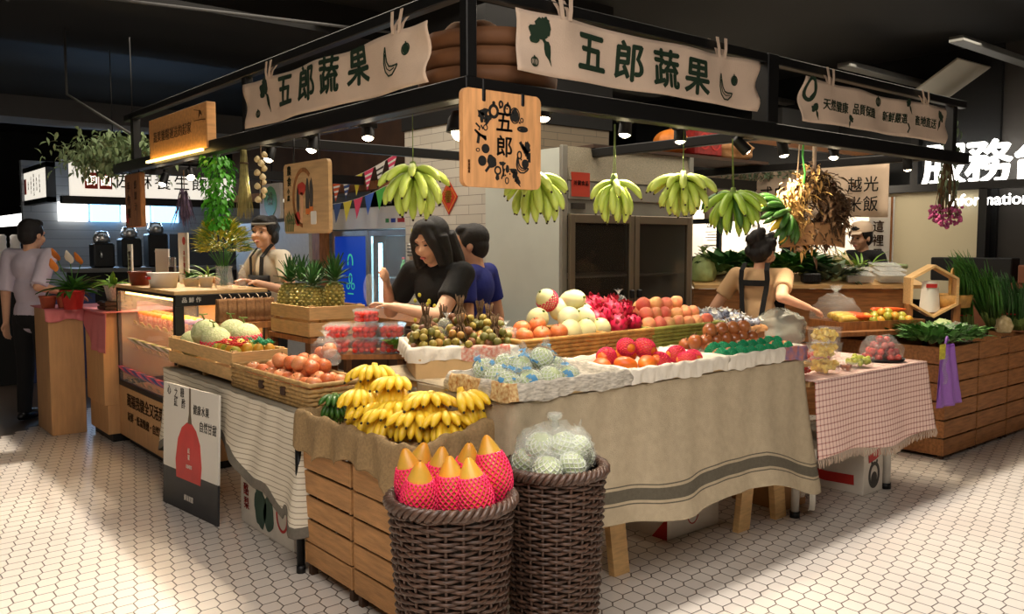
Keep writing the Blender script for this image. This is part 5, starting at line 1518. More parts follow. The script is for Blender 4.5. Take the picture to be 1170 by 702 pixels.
yb = [
 ('yellow banana hand on the topmost back of the taller pile, above the cherry tomato side', (1.90, 3.24, .945), FW + .0, [(7, .8, .25, .0, 1), (7, 1.0, .85, -.015, 1.0)]),
 ('yellow banana hand at the front of the taller pile, beside the green bananas', (1.80, 3.17, .865), FW + .1, [(6, .7, .35, .0, 1), (7, .95, 1.0, -.015, .95)]),
 ('yellow banana hand in the middle of the taller pile', (1.90, 3.06, .915), FW - .1, [(5, .6, .2, .0, 1), (6, .8, .8, -.012, 1)]),
 ('yellow banana hand on the top of the lower pile, next to the cardboard box', (1.94, 2.87, .865), FW + .15, [(6, .8, .15, .0, 1), (7, .9, .7, -.015, 1)]),
 ('yellow banana hand at the front edge of the lower pile, on the burlap', (1.87, 2.85, .81), FW - .02, [(6, .9, .2, .0, .95), (6, .9, .65, -.01, .9)]),
 ('yellow banana hand at the end of the lower pile, fanned beside the tray of guavas', (2.0, 2.73, .895), FW + .75, [(6, .8, .35, .0, .95), (6, .9, .95, -.01, .9)]),
 ('yellow banana hand hanging lowest over the burlap on the taller pile side', (1.83, 3.08, .815), FW + .0, [(7, .9, .2, .0, 1), (7, 1.0, .7, -.012, 1)]),
 ('yellow banana hand wedged between the two piles', (1.88, 2.97, .83), FW + .05, [(6, .8, .15, .0, 1), (6, .9, .65, -.012, 1)]),
 ('yellow banana hand at the rear of the lower pile under the cardboard box', (2.0, 2.95, .85), FW - .1, [(6, .7, .1, .0, 1), (6, .8, .6, -.012, 1)]),
 ('yellow banana hand low at the burlap corner behind the papayas', (1.93, 2.75, .815), FW + .3, [(6, .9, .2, .0, .9), (6, .9, .7, -.012, .9)]),
 ('yellow banana hand on the outer side of the lower pile', (1.83, 2.97, .81), FW - .1, [(6, .8, .2, .0, .95), (6, .9, .7, -.012, .95)]),
]
for lb, loc, rz, tiers in yb:
    banana_hand(lb, loc, (0, -.38, rz), tiers, group='yellow bananas on the burlap', crown_m='banana_yellow', **YB)
banana_hand('small dark green banana bunch on the burlap beside the apple basket', (1.83, 3.47, .79), (0, 0, FW + .35), [(6, .9, -.05, .02, .8), (7, 1.0, .45, .0, .8), (7, 1.1, .95, -.01, .75)], m='banana_dark', L=.13, r=.0155, up=.45)
# green hands hanging from the frame
GH = dict(L=.185, r=.0185, up=.75)
banana_hand('green banana bunch hung from the frame in front of the brick pier', (2.13, 3.27, 1.83), (0, .15, 1.0), [(8, 3.2, .35, .0, 1), (9, 3.2, .75, -.02, 1.1), (7, 3.2, 1.1, -.04, 1.1)], 'banana_lime', cord=.25, **GH)
banana_hand('green banana bunch half hidden behind the wooden plaque', (2.48, 2.84, 1.79), (0, .1, 2.0), [(8, 3.2, .4, .0, .95), (9, 3.2, .85, -.02, 1), (7, 3.2, 1.15, -.04, 1)], 'banana_lime', cord=.26, **GH)
banana_hand('short green banana bunch hung in front of the grey fridge doors', (3.04, 2.9, 1.80), (0, .0, .3), [(5, 3.2, .5, .0, .85), (7, 3.2, .95, -.02, .95), (5, 3.2, 1.2, -.04, 1)], 'banana_lime', cord=.27, **GH)
banana_hand('widest light green banana bunch, fanned like a skirt beside the fridge', (3.53, 2.88, 1.84), (0, 0, -2.4), [(11, 3.2, .3, .0, 1.1), (11, 3.2, .75, -.02, 1.05), (9, 3.2, 1.1, -.04, 1)], 'banana_lime', cord=.24, **GH)
banana_hand('dark green banana bunch hung over the woman in the apron', (3.96, 2.88, 1.77), (.1, .2, -2.2), [(9, 3.2, .35, .0, 1.15), (10, 3.2, .8, -.02, 1.15), (8, 3.2, 1.1, -.04, 1.15)], 'banana_green', m2='banana_dark', cord=.30, **GH)
banana_hand('half ripe green and yellow banana bunch beside the dried wreath', (4.42, 2.85, 1.68), (-.9, .25, -2.4), [(9, 1.6, .25, .0, 1.1), (9, 1.5, .6, -.02, 1.0)], 'banana_dark', m2='banana_yellow', cord=.0, **GH)

# --- papayas in the first wicker basket
def papaya():
    rf = lambda z: .058 * math.sin(PI * min(1, max(0.02, .5 + (z - .0) / .26))) ** .75 * (1 - .25 * (z / .12))
    prof = [(0.002, -.12)] + [(rf(-.115 + .23 * i / 14), -.115 + .23 * i / 14) for i in range(15)] + [(0.004, .122)]
    q = MB().lathe(prof, 18)
    o = q.build('papaya', 'papaya'); tag(o, 'papaya', 'papaya')
    net_tubes(rf, -.112, .062, 20, .42, .0032, 12).build('foam_net', 'net_pink', o)
    return o
pap = Series(papaya())
PR, PF_ = Vector((.7705, -.637, 0)), Vector((.637, .7705, 0))
pl = [(-.128, .02, 'yellow tipped papaya at the rim on the crate side of the basket'), (-.095, -.085, 'yellow papaya in front on the crate side of the basket'), (-.125, .115, 'papaya rearmost on the crate side of the basket'), (-.04, .035, 'greenish tipped papaya in the middle of the basket'), (.005, -.045, 'papaya mostly covered by its pink net in the middle of the basket'), (.05, .11, 'papaya at the back of the basket below the banana crate'), (.078, -.07, 'fat papaya in front with netting up to its neck'), (.135, .06, 'tallest orange tipped papaya beside the second basket')]
for k, (a, b, lb) in enumerate(pl):
    p = Vector(BK1) + PR * a * 1.0 + PF_ * b
    zz = .70 + (.012 if b > 0 else 0) + (.03 if k == 7 else 0)
    ax = (PR * (a * 1.4) + PF_ * (b * 1.2))
    pap.put((p.x, p.y, zz), (-ax.y * 1.2, ax.x * 1.2, R.uniform(0, 6)), (1.0, 1.0, 1.0), lb, 'papayas in the wicker basket')

# --- wrapped guavas
def wrapped_guava(seed, blue=True):
    t = thing('wrapped_guava', 'guava', 'guava')
    MB().ball((0, 0, 0), (.046, .046, .043), 16, 10).build('guava', 'guava', t)
    net_tubes(ell(.046, .043), -.038, .038, 12, .35, .0022, 8).build('foam_net', 'net_white', t)
    def fn(d):
        n = mnoise.noise(Vector(d) * 3 + Vector((seed, 1, 0))) * .16 + mnoise.noise(Vector(d) * 8 + Vector((seed, 3, 0))) * .1
        return Vector(d) * (1.06 + n + (.25 if d.z > .93 else 0))
    b = MB().ball((0, 0, 0), (.052, .052, .047), 26, 18, fn=fn)
    if blue:
        b.m = [1 if (mnoise.noise(Vector(b.v[f[0]]) * 26 + Vector((seed, 0, 7))) > .33) else 0 for f in b.f]
    bag = b.build('plastic_wrap', ['bag_thin', 'blue_print'], t)
    MB().merge(leaf_mb(.045, .03, 0, -.2), Matrix.Translation((0, 0, .05)) @ rot_to((.4, .2, 1))).merge(leaf_mb(.04, .03, 0, .2), Matrix.Translation((0, 0, .05)) @ rot_to((-.4, .3, 1))).build('tied_end', 'bag', t)
    return t
gv_ = Series([wrapped_guava(1), wrapped_guava(2), wrapped_guava(3, False)])
gl_ = [(2.10, 2.56, .955, 'at the corner of the tray nearest the bananas'), (2.20, 2.545, .955, 'second along the front edge of the tray'), (2.31, 2.55, .955, 'third along the front edge of the tray'), (2.42, 2.56, .95, 'end of the front row beside bare newspaper'),
       (2.13, 2.67, .965, 'behind the corner guava'), (2.24, 2.66, 1.0, 'upper row over the second guava'), (2.36, 2.66, 1.02, 'tallest on top of the heap'), (2.27, 2.78, .985, 'back row centre beside the red print newspaper'), (2.16, 2.79, .98, 'back row beside the cardboard box'), (2.46, 2.70, .97, 'back row nearest the netted mangoes'), (2.38, 2.79, .98, 'back row behind the tallest guava')]
for k, (x, y, z, lb) in enumerate(gl_):
    gv_.put((x, y, z), tilt(.7), R.uniform(.98, 1.12), 'guava in printed plastic wrap, ' + lb, 'wrapped guavas in the tray')
gl2 = [(-.10, .03, .70), (-.03, -.09, .70), (.06, -.06, .71), (.10, .05, .71), (0, .09, .70), (.03, .0, .765), (-.05, .01, .76), (.08, -.0, .76)]
nm = ['on the papaya side', 'in front at the rim', 'in front towards the aisle', 'at the far rim', 'at the back', 'on top with a knot', 'on top beside the knot', 'on top at the aisle side']
for k, (a, b, z) in enumerate(gl2):
    p = Vector(BK2) + PR * a + PF_ * b
    gv_.put((p.x, p.y, z), tilt(.7), R.uniform(1.05, 1.2), 'plastic wrapped guava in the second wicker basket, ' + nm[k], 'guavas in the wicker basket', 2)
lump_bag('plastic_bag', 'clear crumpled bag knotted on top of the guavas in the second basket', (BK2[0] + .0, BK2[1], .71), (.15, .13, .085), 'bag', 8)

# --- newspaper lined trays along the front of the fruit table
def newspaper_mat(name, accent):
    m = mat(name, (216, 208, 192), .8, noise=(150, .35), stretch=(.25, .25, 1.0), col2=(150, 144, 132), bump=(25, .4))
    return m
newspaper_mat('news', None); mat('news_plain', (224, 216, 200), .8, noise=(12, .05), bump=(22, .5)); mat('news_red', (196, 84, 64), .75, noise=(70, .5), col2=(222, 200, 180)); mat('news_color', (120, 110, 150), .75, noise=(30, .5), col2=(200, 120, 90)); mat('news_gold', (226, 206, 150), .75, noise=(70, .5), col2=(170, 110, 50))
def fruit_tray(label, loc, size, rz=0, m='news', accents=(), seed=0, card='card', drop=.062, sag=True):
    sx, sy, h = size
    t = thing('fruit_tray', label, 'tray', loc, rz)
    q = MB(); th = .006
    q.box((0, 0, 0), (sx, sy, .006)); q.box((0, 0, .006), (sx, th, h)); q.box((0, sy - th, .006), (sx, sy, h)); q.box((0, th, .006), (th, sy - th, h)); q.box((sx - th, th, .006), (sx, sy - th, h))
    q.build('box', card, t)
    per = []
    def edge(a, b, n):
        for i in range(n): per.append((a[0] + (b[0] - a[0]) * i / n, a[1] + (b[1] - a[1]) * i / n))
    edge((0, 0), (sx, 0), int(sx / .015)); edge((sx, 0), (sx, sy), int(sy / .02)); edge((sx, sy), (0, sy), int(sx / .015)); edge((0, sy), (0, 0), int(sy / .02))
    n = len(per); vs = []; fs = []; ms = []; prof = [(-.05, -h + .014), (-.02, -h + .02), (-.012, -.02), (-.006, .006), (.004, .008), (.010, -.006), (.013, -drop * .5), (.015, -drop)]
    mm = len(prof)
    for i, (x, y) in enumerate(per):
        nx = -1 if x < .001 else (1 if x > sx - .001 else 0); ny = -1 if y < .001 else (1 if y > sy - .001 else 0)
        for k, (o, z) in enumerate(prof):
            j = .004 * math.sin(i * 1.1 + k * 1.7 + seed) + .003 * math.sin(i * 2.3 + seed)
            zz = z + (.005 * math.sin(i * .33 + seed) + .003 * math.sin(i * .9 + seed * 2) if k >= 6 else .003 * math.sin(i * .8 + seed))
            if k == mm - 1: zz += .004 * math.sin(i * .21 + seed * 3)
            vs.append((x + nx * (o + j * (k > 3)), y + ny * (o + j * (k > 3)), h + zz))
    for i in range(n):
        for k in range(mm - 1):
            a = i * mm + k; b = ((i + 1) % n) * mm + k
            fs.append((a, a + 1, b + 1, b)[::-1])
            x, y = per[i]; mi = 0
            for (lo, hi, side, idx) in accents:
                if k >= 3 and ((side == 'f' and y < .001 and lo <= x / sx < hi) or (side == 'l' and x < .001 and lo <= y / sy < hi)): mi = idx
            ms.append(mi)
    q = MB().add(vs, fs, ms, True)
    q.box((.03, .03, .010), (sx - .03, sy - .03, .014))
    q.build('newspaper', [m, 'news_red', 'news_color', 'news_gold', 'news_plain'], t)
    return t
Z0 = .899
fruit_tray('newspaper lined tray of wrapped guavas at the corner of the fruit table', (2.045, 2.465, Z0), (.635, .42, .062), 0, 'news', ((0, .3, 'l', 3), (.5, 1, 'l', 3)), 1)
fruit_tray('newspaper lined tray of netted mangoes, middle tray along the front', (2.70, 2.465, Z0), (.66, .42, .062), 0, 'news_plain', (), 2)
fruit_tray('newspaper lined tray of russet fruit with green nets, end tray along the front', (3.375, 2.465, Z0), (.645, .42, .062), 0, 'news_plain', ((.72, 1, 'f', 2),), 3)
t = thing('cardboard_box', 'yellowish cardboard box under the tray of longans', 'box', (2.075, 3.18, .886), math.radians(-27))
MB().box((0, 0, 0), (.44, .42, .1)).build('carton', 'card', t, bevel=.003)
fruit_tray('newspaper lined tray heaped with longan bunches', (2.06, 3.20, .988), (.50, .44, .045), math.radians(-27), 'news_plain', ((.45, .9, 'f', 1),), 4, drop=.06)
LF = Matrix.Translation((2.06, 3.20, .988)) @ Matrix.Rotation(math.radians(-27), 4, 'Z')
# longans: tied bunches
LON = []
for m in ('longan_a', 'longan_b', 'longan_c', 'longan_d'):
    me = MB().ball((0, 0, 0), .0195, 12, 8).mesh('longan'); me.materials.append(MATS[m]); LON.append(me)
def longan_bunch(label, loc, n, rx, rz_, seed, tall=0):
    t = thing('longan_bunch', label, 'longans', loc, group='longan bunches')
    rr = random.Random(seed); pts = []
    tries = 0
    while len(pts) < n and tries < 4000:
        tries += 1
        a = rr.uniform(0, 2 * PI); e = rr.uniform(-.1, 1.2); s = rr.uniform(.75, 1)
        p = Vector((rx * math.cos(a) * math.cos(e) * s, rx * math.sin(a) * math.cos(e) * s, .02 + rz_ * math.sin(e) * s))
        if all((p - q).length > .031 for q in pts): pts.append(p)
    st = MB()
    for p in pts:
        o = bpy.data.objects.new('longan', LON[rr.choice((0, 0, 1, 3, 3, 2))]); COL.objects.link(o); o.parent = t; o.location = p; o.rotation_euler = (rr.random() * 6, rr.random() * 6, 0); s = rr.uniform(.9, 1.12); o.scale = (s, s, s)
        st.tube([p, p * .5 + Vector((0, 0, rz_ * .7)), (rr.uniform(-.006, .006), rr.uniform(-.006, .006), rz_ + .02 + tall)], .0022, 5)
    for k in range(7):
        a = k * .9; st.tube([(0, 0, rz_ * .6), (.012 * math.cos(a), .012 * math.sin(a), rz_ + .02 + tall * .6), (.02 * math.cos(a), .02 * math.sin(a), rz_ + .04 + tall + rr.uniform(0, .02))], .003, 5)
    st.build('stalks', 'stem_brown', t)
    return t
for k, (x, y, z, n, rx, rz_, tall, lb) in enumerate(((.09, .09, .02, 16, .075, .06, .02, 'front corner bunch of longans nearest the bananas'), (.24, .08, .02, 17, .08, .06, .03, 'longan bunch with pale tied stalks at the middle front of the tray'), (.40, .08, .02, 16, .075, .06, .02, 'front corner longan bunch nearest the wrapped guavas'), (.10, .24, .02, 15, .08, .075, .05, 'dark longan bunch at the back beside the cherry tomato boxes'), (.26, .22, .045, 17, .085, .09, .05, 'tallest longan bunch at the centre of the tray'), (.40, .22, .03, 16, .08, .09, .02, 'longan bunch at the back nearest the apple basket'), (.20, .36, .02, 12, .08, .07, .04, 'rear longan bunch in front of the woman in black'), (.38, .35, .02, 12, .07, .07, .06, 'rear longan bunch in front of the man in blue'))):
    p = LF @ Vector((x, y, z)); longan_bunch(lb, p, n + 8, rx + .006, rz_ + .03, k, tall)
lump_bag('plastic_bag', 'clear bag with twisted top standing among the longans', LF @ Vector((.2, .24, .06)), (.06, .06, .06), 'bag_thin', 12)
t = thing('herb_bunch', 'small green leafy bunch between the cherry tomato boxes and longans', 'herbs', (2.31, 3.72, .985))
leaves(26, lambda k: ((R.uniform(-.03, .03), R.uniform(-.03, .03), 0), (R.uniform(-1, 1), R.uniform(-1, 1), R.uniform(.2, 1))), 'leaf_light', 'leaves', t, (.05, .09), .03)
MB().tube([(0, 0, -.02), (0, 0, .02)], .012).build('stalks', 'stem_green', t)

# --- boxes of cherry tomatoes
o = thing('crate_stand', 'wooden stand hidden below the cherry tomato boxes', 'stand', (2.02, 3.98, 0), math.radians(-37))
MB().box((0, 0, .905), (.44, .28, .93)).build('board', 'old_wood', o)
for x in (.02, .39):
    for y in (.02, .23): MB().box((x, y, .732), (x + .03, y + .03, .905)).build('leg', 'brown', o)
SF = Matrix.Translation((2.03, 3.985, .931)) @ Matrix.Rotation(math.radians(-37), 4, 'Z')
def berry_box():
    t = thing('clear_fruit_box', 'box', 'box')
    q = MB(); a, b, h = .066, .05, .062
    q.add([(-a * .85, -b * .85, 0), (a * .85, -b * .85, 0), (a * .85, b * .85, 0), (-a * .85, b * .85, 0), (-a, -b, h), (a, -b, h), (a, b, h), (-a, b, h)], [(0, 3, 2, 1), (0, 1, 5, 4), (1, 2, 6, 5), (2, 3, 7, 6), (3, 0, 4, 7)])
    q.build('tub', 'clear_box', t); MB().box((-a - .003, -b - .003, h), (a + .003, b + .003, h + .004)).box((-a * .8, -b * .8, h + .004), (a * .8, b * .8, h + .012)).build('lid', 'clear_box', t)
    return t
bb = Series(berry_box())
def cherry():
    return proto_fruit('cherry_tomato', 'tomato', MB().ball((0, 0, 0), (.0145, .0145, .0165), 12, 8), 'tomato')
ch = Series(cherry())
for lv in range(2):
    for r in range(2):
        for k in range(3):
            p = SF @ Vector((.07 + k * .142, .055 + r * .11, lv * .077))
            where = '%s of three in the %s row of the %s layer' % (ORD[k], ['front', 'back'][r], ['lower', 'upper'][lv])
            bb.put(p, (0, 0, math.radians(-37) + R.uniform(-.05, .05)), 1, 'clear box of cherry tomatoes, ' + where, 'boxes of cherry tomatoes')
            for i in range(4):
                for j in range(3 if r == 0 else 2):
                    for lz in range(2 if r == 0 else 1):
                        c = p + Matrix.Rotation(math.radians(-37), 3, 'Z') @ Vector((-.043 + i * .028 + R.uniform(-.004, .004), -.03 + j * .028 + R.uniform(-.004, .004), .044 - lz * .025))
                        ch.put(c, tilt(1.5), R.uniform(.92, 1.08), 'red cherry tomato in the clear box ' + where.replace(' of three', ''), 'cherry tomatoes in the box ' + where.replace(' of three', ''))
p = SF @ Vector((.215, .10, .155))
bb.put(p, (0, 0, -.5), 1, 'single clear box of cherry tomatoes set on top of the stacked layers', 'boxes of cherry tomatoes')
for i in range(4):
    for j in range(3):
        for lz in range(2):
            ch.put(p + Vector((-.04 + i * .028, -.03 + j * .026, .044 - lz * .025)), tilt(1.5), R.uniform(.92, 1.08), 'red cherry tomato in the single clear box topping the stack', 'cherry tomatoes in the topmost box')
lump_bag('plastic_bag', 'clear plastic film bunched in front of the cherry tomato boxes', (1.99, 3.80, .90), (.045, .035, .05), 'bag_thin', 14, knot=False)

# --- back row of bamboo baskets
o = thing('riser_shelf', 'low wooden riser carrying the bamboo baskets behind the front trays', 'shelf', (2.50, 2.96, .8855))
MB().box((0, 0, .02), (1.5, .5, .035)).build('board', 'old_wood', o)
for x in (.02, .72, 1.44): MB().box((x, .02, 0), (x + .04, .48, .02)).build('runner', 'old_wood', o)
ZB = .922
woven_tray('bamboo_basket', 'orange-brown bamboo basket of apples and pale melons', (2.52, 2.975, ZB), (.53, .42, .125), 'bamboo', flare=.06)
woven_tray('bamboo_basket', 'narrow bamboo basket of dragon fruit between melons and peaches', (3.075, 2.975, ZB), (.33, .42, .125), 'bamboo', flare=.05)
woven_tray('bamboo_basket', 'greenish bamboo basket of peaches at the end of the fruit table', (3.42, 2.975, ZB), (.57, .42, .125), 'bamboo_green', flare=.05)
tom = Series([apple('apple_tom')])
def sticker(o): return o
for k, (x, y, z, s, lb) in enumerate(((2.60, 3.05, 1.065, .043, 'orange-red apple at the front corner of the melon basket'), (2.70, 3.04, 1.065, .045, 'orange-red apple with sticker, second along the basket front'), (2.81, 3.04, 1.07, .045, 'orange-red apple, third along the basket front before the melons'), (2.65, 3.13, 1.09, .043, 'orange-red apple behind the first pair'), (2.75, 3.13, 1.10, .044, 'orange-red apple below the pale melons'), (2.56, 3.14, 1.06, .04, 'orange-red apple inside the clear bag'))):
    a = tom.put((x, y, z), tilt(.5), s, lb, 'orange-red apples in the melon basket')
lump_bag('plastic_bag', 'clear bag around a single apple next to the longans', (2.56, 3.14, 1.02), (.06, .06, .055), 'bag_thin', 21)
def wmelon(net=False):
    o = MB().ball((0, 0, 0), (.056, .056, .061), 18, 12).build('pale_melon', 'white_melon'); tag(o, 'melon', 'melon')
    MB().lathe([(0, .0605), (.008, .061), (.006, .066), (0, .067)], 10).build('stem_scar', 'stem_green', o)
    if net: net_tubes(ell(.056, .061), -.055, .02, 16, .3, .0022, 9).build('foam_net', 'net_pink', o)
    return o
wm = Series([wmelon()]); wn = Series([wmelon(True)])
for k, (x, y, z, s, net, lb) in enumerate(((2.83, 3.22, 1.12, 1.0, 0, 'pale melon nearest the apples, behind the basket front'), (2.90, 3.05, 1.07, .95, 0, 'pale melon lowest at the front of the basket beside the third apple'), (2.95, 3.12, 1.125, 1.0, 0, 'pale melon in the front row, below the big oblong one'), (3.04, 3.10, 1.12, 1.0, 0, 'pale melon in the front row below the netted one'), (3.00, 3.05, 1.065, .95, 0, 'low pale melon half hidden by the basket rim'), (3.0, 3.24, 1.16, 1.0, 0, 'pale melon in the middle of the heap'), (2.93, 3.26, 1.21, 1.0, 1, 'topmost rear pale melon with red netting behind it'), (3.05, 3.20, 1.205, 1.22, 0, 'largest oblong pale melon on top of the heap'), (3.11, 3.18, 1.13, 1.0, 1, 'pale melon in pink net beside the dragon fruit'), (3.11, 3.05, 1.07, .9, 0, 'low pale melon at the corner by the dragon fruit'))):
    (wn if net else wm).put((x, y, z), (R.uniform(-.8, .8), R.uniform(-.8, .8) if k != 7 else 1.3, R.uniform(0, 6)), s if k != 7 else (1.0, 1.0, 1.3), lb, 'pale melons in the bamboo basket')
def dragon():
    o = MB().ball((0, 0, 0), (.043, .043, .055), 16, 12).build('dragon_fruit', 'dragon'); tag(o, 'd', 'dragon fruit')
    q = MB()
    for i in range(5):
        for k in range(6):
            th = .5 + i * .5; a = k * PI / 3 + i * .5
            p = Vector((.042 * math.sin(th) * math.cos(a), .042 * math.sin(th) * math.sin(a), .054 * math.cos(th)))
            d = Vector((p.x, p.y, p.z * .6)).normalized() * .7 + Vector((0, 0, .9))
            q.merge(leaf_mb(.027, .022, 0, -.1, n=3), Matrix.Translation(p) @ rot_to(d))
    q.build('scales', 'dragon_scale', o)
    return o
dr = Series([dragon()])
for k, (x, y, z, lb) in enumerate(((3.15, 3.12, 1.10, 'front dragon fruit against the netted melon'), (3.25, 3.06, 1.08, 'front dragon fruit at the middle of the basket edge'), (3.35, 3.05, 1.085, 'front dragon fruit beside the peaches'), (3.20, 3.24, 1.16, 'upper dragon fruit behind the netted melon'), (3.30, 3.15, 1.145, 'largest looking dragon fruit in the centre of the heap'), (3.30, 3.28, 1.17, 'topmost dragon fruit at the back'), (3.40, 3.16, 1.14, 'dragon fruit leaning on the peach basket'), (3.22, 3.14, 1.12, 'dragon fruit in the second row'), (3.38, 3.24, 1.15, 'rear dragon fruit below the clear bag'))):
    dr.put((x, y, z), (R.uniform(-1.3, 1.3), R.uniform(-1.3, 1.3), R.uniform(0, 6)), R.uniform(1.0, 1.18), lb, 'dragon fruit in the bamboo basket')
lump_bag('plastic_bag', 'clear puffed bag standing behind the dragon fruit', (3.50, 3.30, 1.10), (.06, .06, .07), 'bag_thin', 31)
def peach(m):
    def fn(d):
        a = math.atan2(d.y, d.x); g = 1 - .06 * math.exp(-(a / .25) ** 2) * (1 - abs(d.z))
        z = d.z + .16 * max(0, d.z) ** 8
        return Vector((d.x * g, d.y * g, z))
    return proto_fruit('peach', 'peach', MB().ball((0, 0, 0), (.038, .038, .037), 18, 12, fn=fn), m)
pe = Series([peach('peach'), peach('peach_red')])
i = 0
for j, (y, z, xs) in enumerate(((3.035, 1.062, (3.46, 3.54, 3.62, 3.70, 3.78, 3.86, 3.94)), (3.10, 1.11, (3.50, 3.58, 3.66, 3.75, 3.83, 3.91)), (3.18, 1.115, (3.46, 3.54, 3.62, 3.70, 3.78, 3.87)), (3.15, 1.165, (3.54, 3.64, 3.72, 3.82)), (3.25, 1.14, (3.52, 3.62, 3.72, 3.82)))):
    for k, x in enumerate(xs):
        pe.put((x, y + R.uniform(-.008, .008), z + R.uniform(-.006, .006)), tilt(.8), R.uniform(.96, 1.1), 'rosy peach, %s from the dragon fruit in the %s of the basket' % (ORD[k], ['front row', 'second row', 'third row', 'top row', 'back row'][j]), 'peaches in the bamboo basket')
# --- middle front tray
def mango(net):
    o = MB().ball((0, 0, 0), (.040, .036, .052), 16, 12).build('mango', 'mango'); tag(o, 'm', 'mango')
    if net: net_tubes(lambda z: .039 * math.sqrt(max(0, 1 - (z / .052) ** 2)), -.045, .04, 16, .32, .002, 9).build('foam_net', 'net_pink', o)
    return o
mg = Series([mango(False)]); mn = Series([mango(True)])
for k, (x, y, z, net, lb) in enumerate(((2.74, 2.68, .95, 0, 'bare orange mango at the guava end of the middle tray'), (2.83, 2.62, .955, 0, 'bare mango in front of the netted ones'), (2.93, 2.58, .955, 0, 'largest bare orange mango lying in front'), (2.83, 2.74, .98, 1, 'pink netted mango at the back of the guava end'), (2.92, 2.70, 1.02, 1, 'pink netted mango topmost of the heap'), (3.0, 2.66, 1.015, 1, 'pink netted mango bulging at the centre front'), (3.04, 2.60, .955, 1, 'half-netted mango below the topmost pair'), (3.08, 2.72, .985, 0, 'dark red mango peeking out behind the net'), (2.90, 2.80, .965, 0, 'rear bare mango under the bamboo basket'), (3.0, 2.78, .97, 0, 'rear mango behind the topmost pair'))):
    (mn if net else mg).put((x, y, z), (R.uniform(1.2, 1.8), R.uniform(-.3, .3), R.uniform(0, 6)), R.uniform(1, 1.12), lb, 'mangoes in the middle tray')
for k, (x, y, z, lb) in enumerate(((3.20, 2.57, .95, 'mango in red net bag at the front of the middle tray'), (3.28, 2.60, .95, 'mango in red net bag beside the russet fruit'), (3.24, 2.67, .965, 'rear mango in red net bag'))):
    mn.put((x, y, z), (1.5, R.uniform(-.3, .3), R.uniform(0, 6)), 1.0, lb, 'mangoes in the middle tray')
# --- end tray
def russet(net):
    o = MB().ball((0, 0, 0), (.036, .036, .04), 16, 12, fn=dimple(.15, .3)).build('russet_pear', 'russet'); tag(o, 'r', 'pear')
    MB().tube([(0, 0, .03), (.003, 0, .05)], .003, 5).build('stem', 'stem_brown', o)
    if net: net_tubes(ell(.036, .04), -.036, .014, 16, .3, .0032, 8).build('foam_net', 'net_green', o)
    return o
ru = Series([russet(False)]); rn = Series([russet(True)])
for j, (y, z, n, net) in enumerate(((2.545, .948, 8, 1), (2.62, .965, 8, 1), (2.70, 1.0, 7, 0), (2.79, .98, 7, 0))):
    for k in range(n):
        (rn if net else ru).put((3.425 + k * .078 + (.03 if j % 2 else 0), y + R.uniform(-.006, .006), z + R.uniform(-.005, .01)), (R.uniform(-.4, .4) - (1.1 if net else 0), R.uniform(-.4, .4), R.uniform(-.4, .4)), R.uniform(.96, 1.1), '%s, %s from the mangoes, %s row of the end tray' % (['shiny brown pear', 'brown pear in green net'][net], ORD[k], ROW[j]), 'russet pears in the end tray')
for k in range(4):
    ru.put((3.55 + k * .095, 2.71, 1.055), tilt(.8), 1.05, 'shiny brown pear on the top layer of the end tray, %s from the mangoes' % ORD[k], 'russet pears in the end tray')
# --- sweets wrapped in blue and white on their own box
t = thing('support_box', 'stacked brown boxes below the blue wrapped plums', 'box', (4.10, 3.20, 0))
MB().box((0, 0, 0), (.60, .4, .45)).build('lower_carton', 'card_brown', t, bevel=.004); MB().box((.01, .01, .451), (.59, .39, .903)).build('upper_carton', 'card_brown', t, bevel=.004)
fruit_tray('shallow brown tray heaped with blue wrapped plums', (4.12, 3.16, .905), (.58, .42, .07), 0, 'kraft', (), 7, card='card_brown', drop=.03)
mat('wrap_blue', (38, 50, 86), .35, noise=(36, .5), col2=(206, 210, 220), bump=(40, .5))
def wrapped(seed):
    def fn(d): return Vector(d) * (1 + .3 * mnoise.noise(Vector(d) * 3 + Vector((seed, 0, 0))))
    o = MB().ball((0, 0, 0), .026, 14, 10, fn=fn).build('wrapped_plum', 'wrap_blue'); tag(o, 'w', 'plum')
    q = MB()
    for k in range(4): q.merge(leaf_mb(.03, .022, 0, .1, n=3), Matrix.Translation((0, 0, .022)) @ rot_to((math.cos(k * 1.6), math.sin(k * 1.6), 1)))
    q.build('twisted_wrapper', 'paper', o); return o
wp = Series([wrapped(1), wrapped(2)])
for j in range(5):
    for k in range(10):
        wp.put((4.15 + k * .057, 3.20 + j * .07, .995 + .06 * math.sin(PI * (k + .5) / 10) * (1 if j else .3) + R.uniform(-.008, .008)), tilt(.9), R.uniform(.95, 1.15), 'plum wrapped in blue and white paper, %s from the peach basket in the %s row' % (ORD[k], ['front', 'second', 'third', 'fourth', 'rear'][j]), 'blue wrapped plums')
o = MB().ball((0, 0, 0), (.11, .045, .055), 20, 10, fn=lambda d: Vector((d.x, d.y, max(-.8, d.z)))).build('paper_loaf', 'kraft', None, loc=(4.45, 3.03, .82)); tag(o, 'brown paper wrapped block below the blue plums', 'parcel')
lump_bag('plastic_bag', 'large grey-green plastic bag under the hand of the woman in the apron', (5.0, 3.25, .83), (.24, .16, .14), 'bag_grey', 41, knot=False)

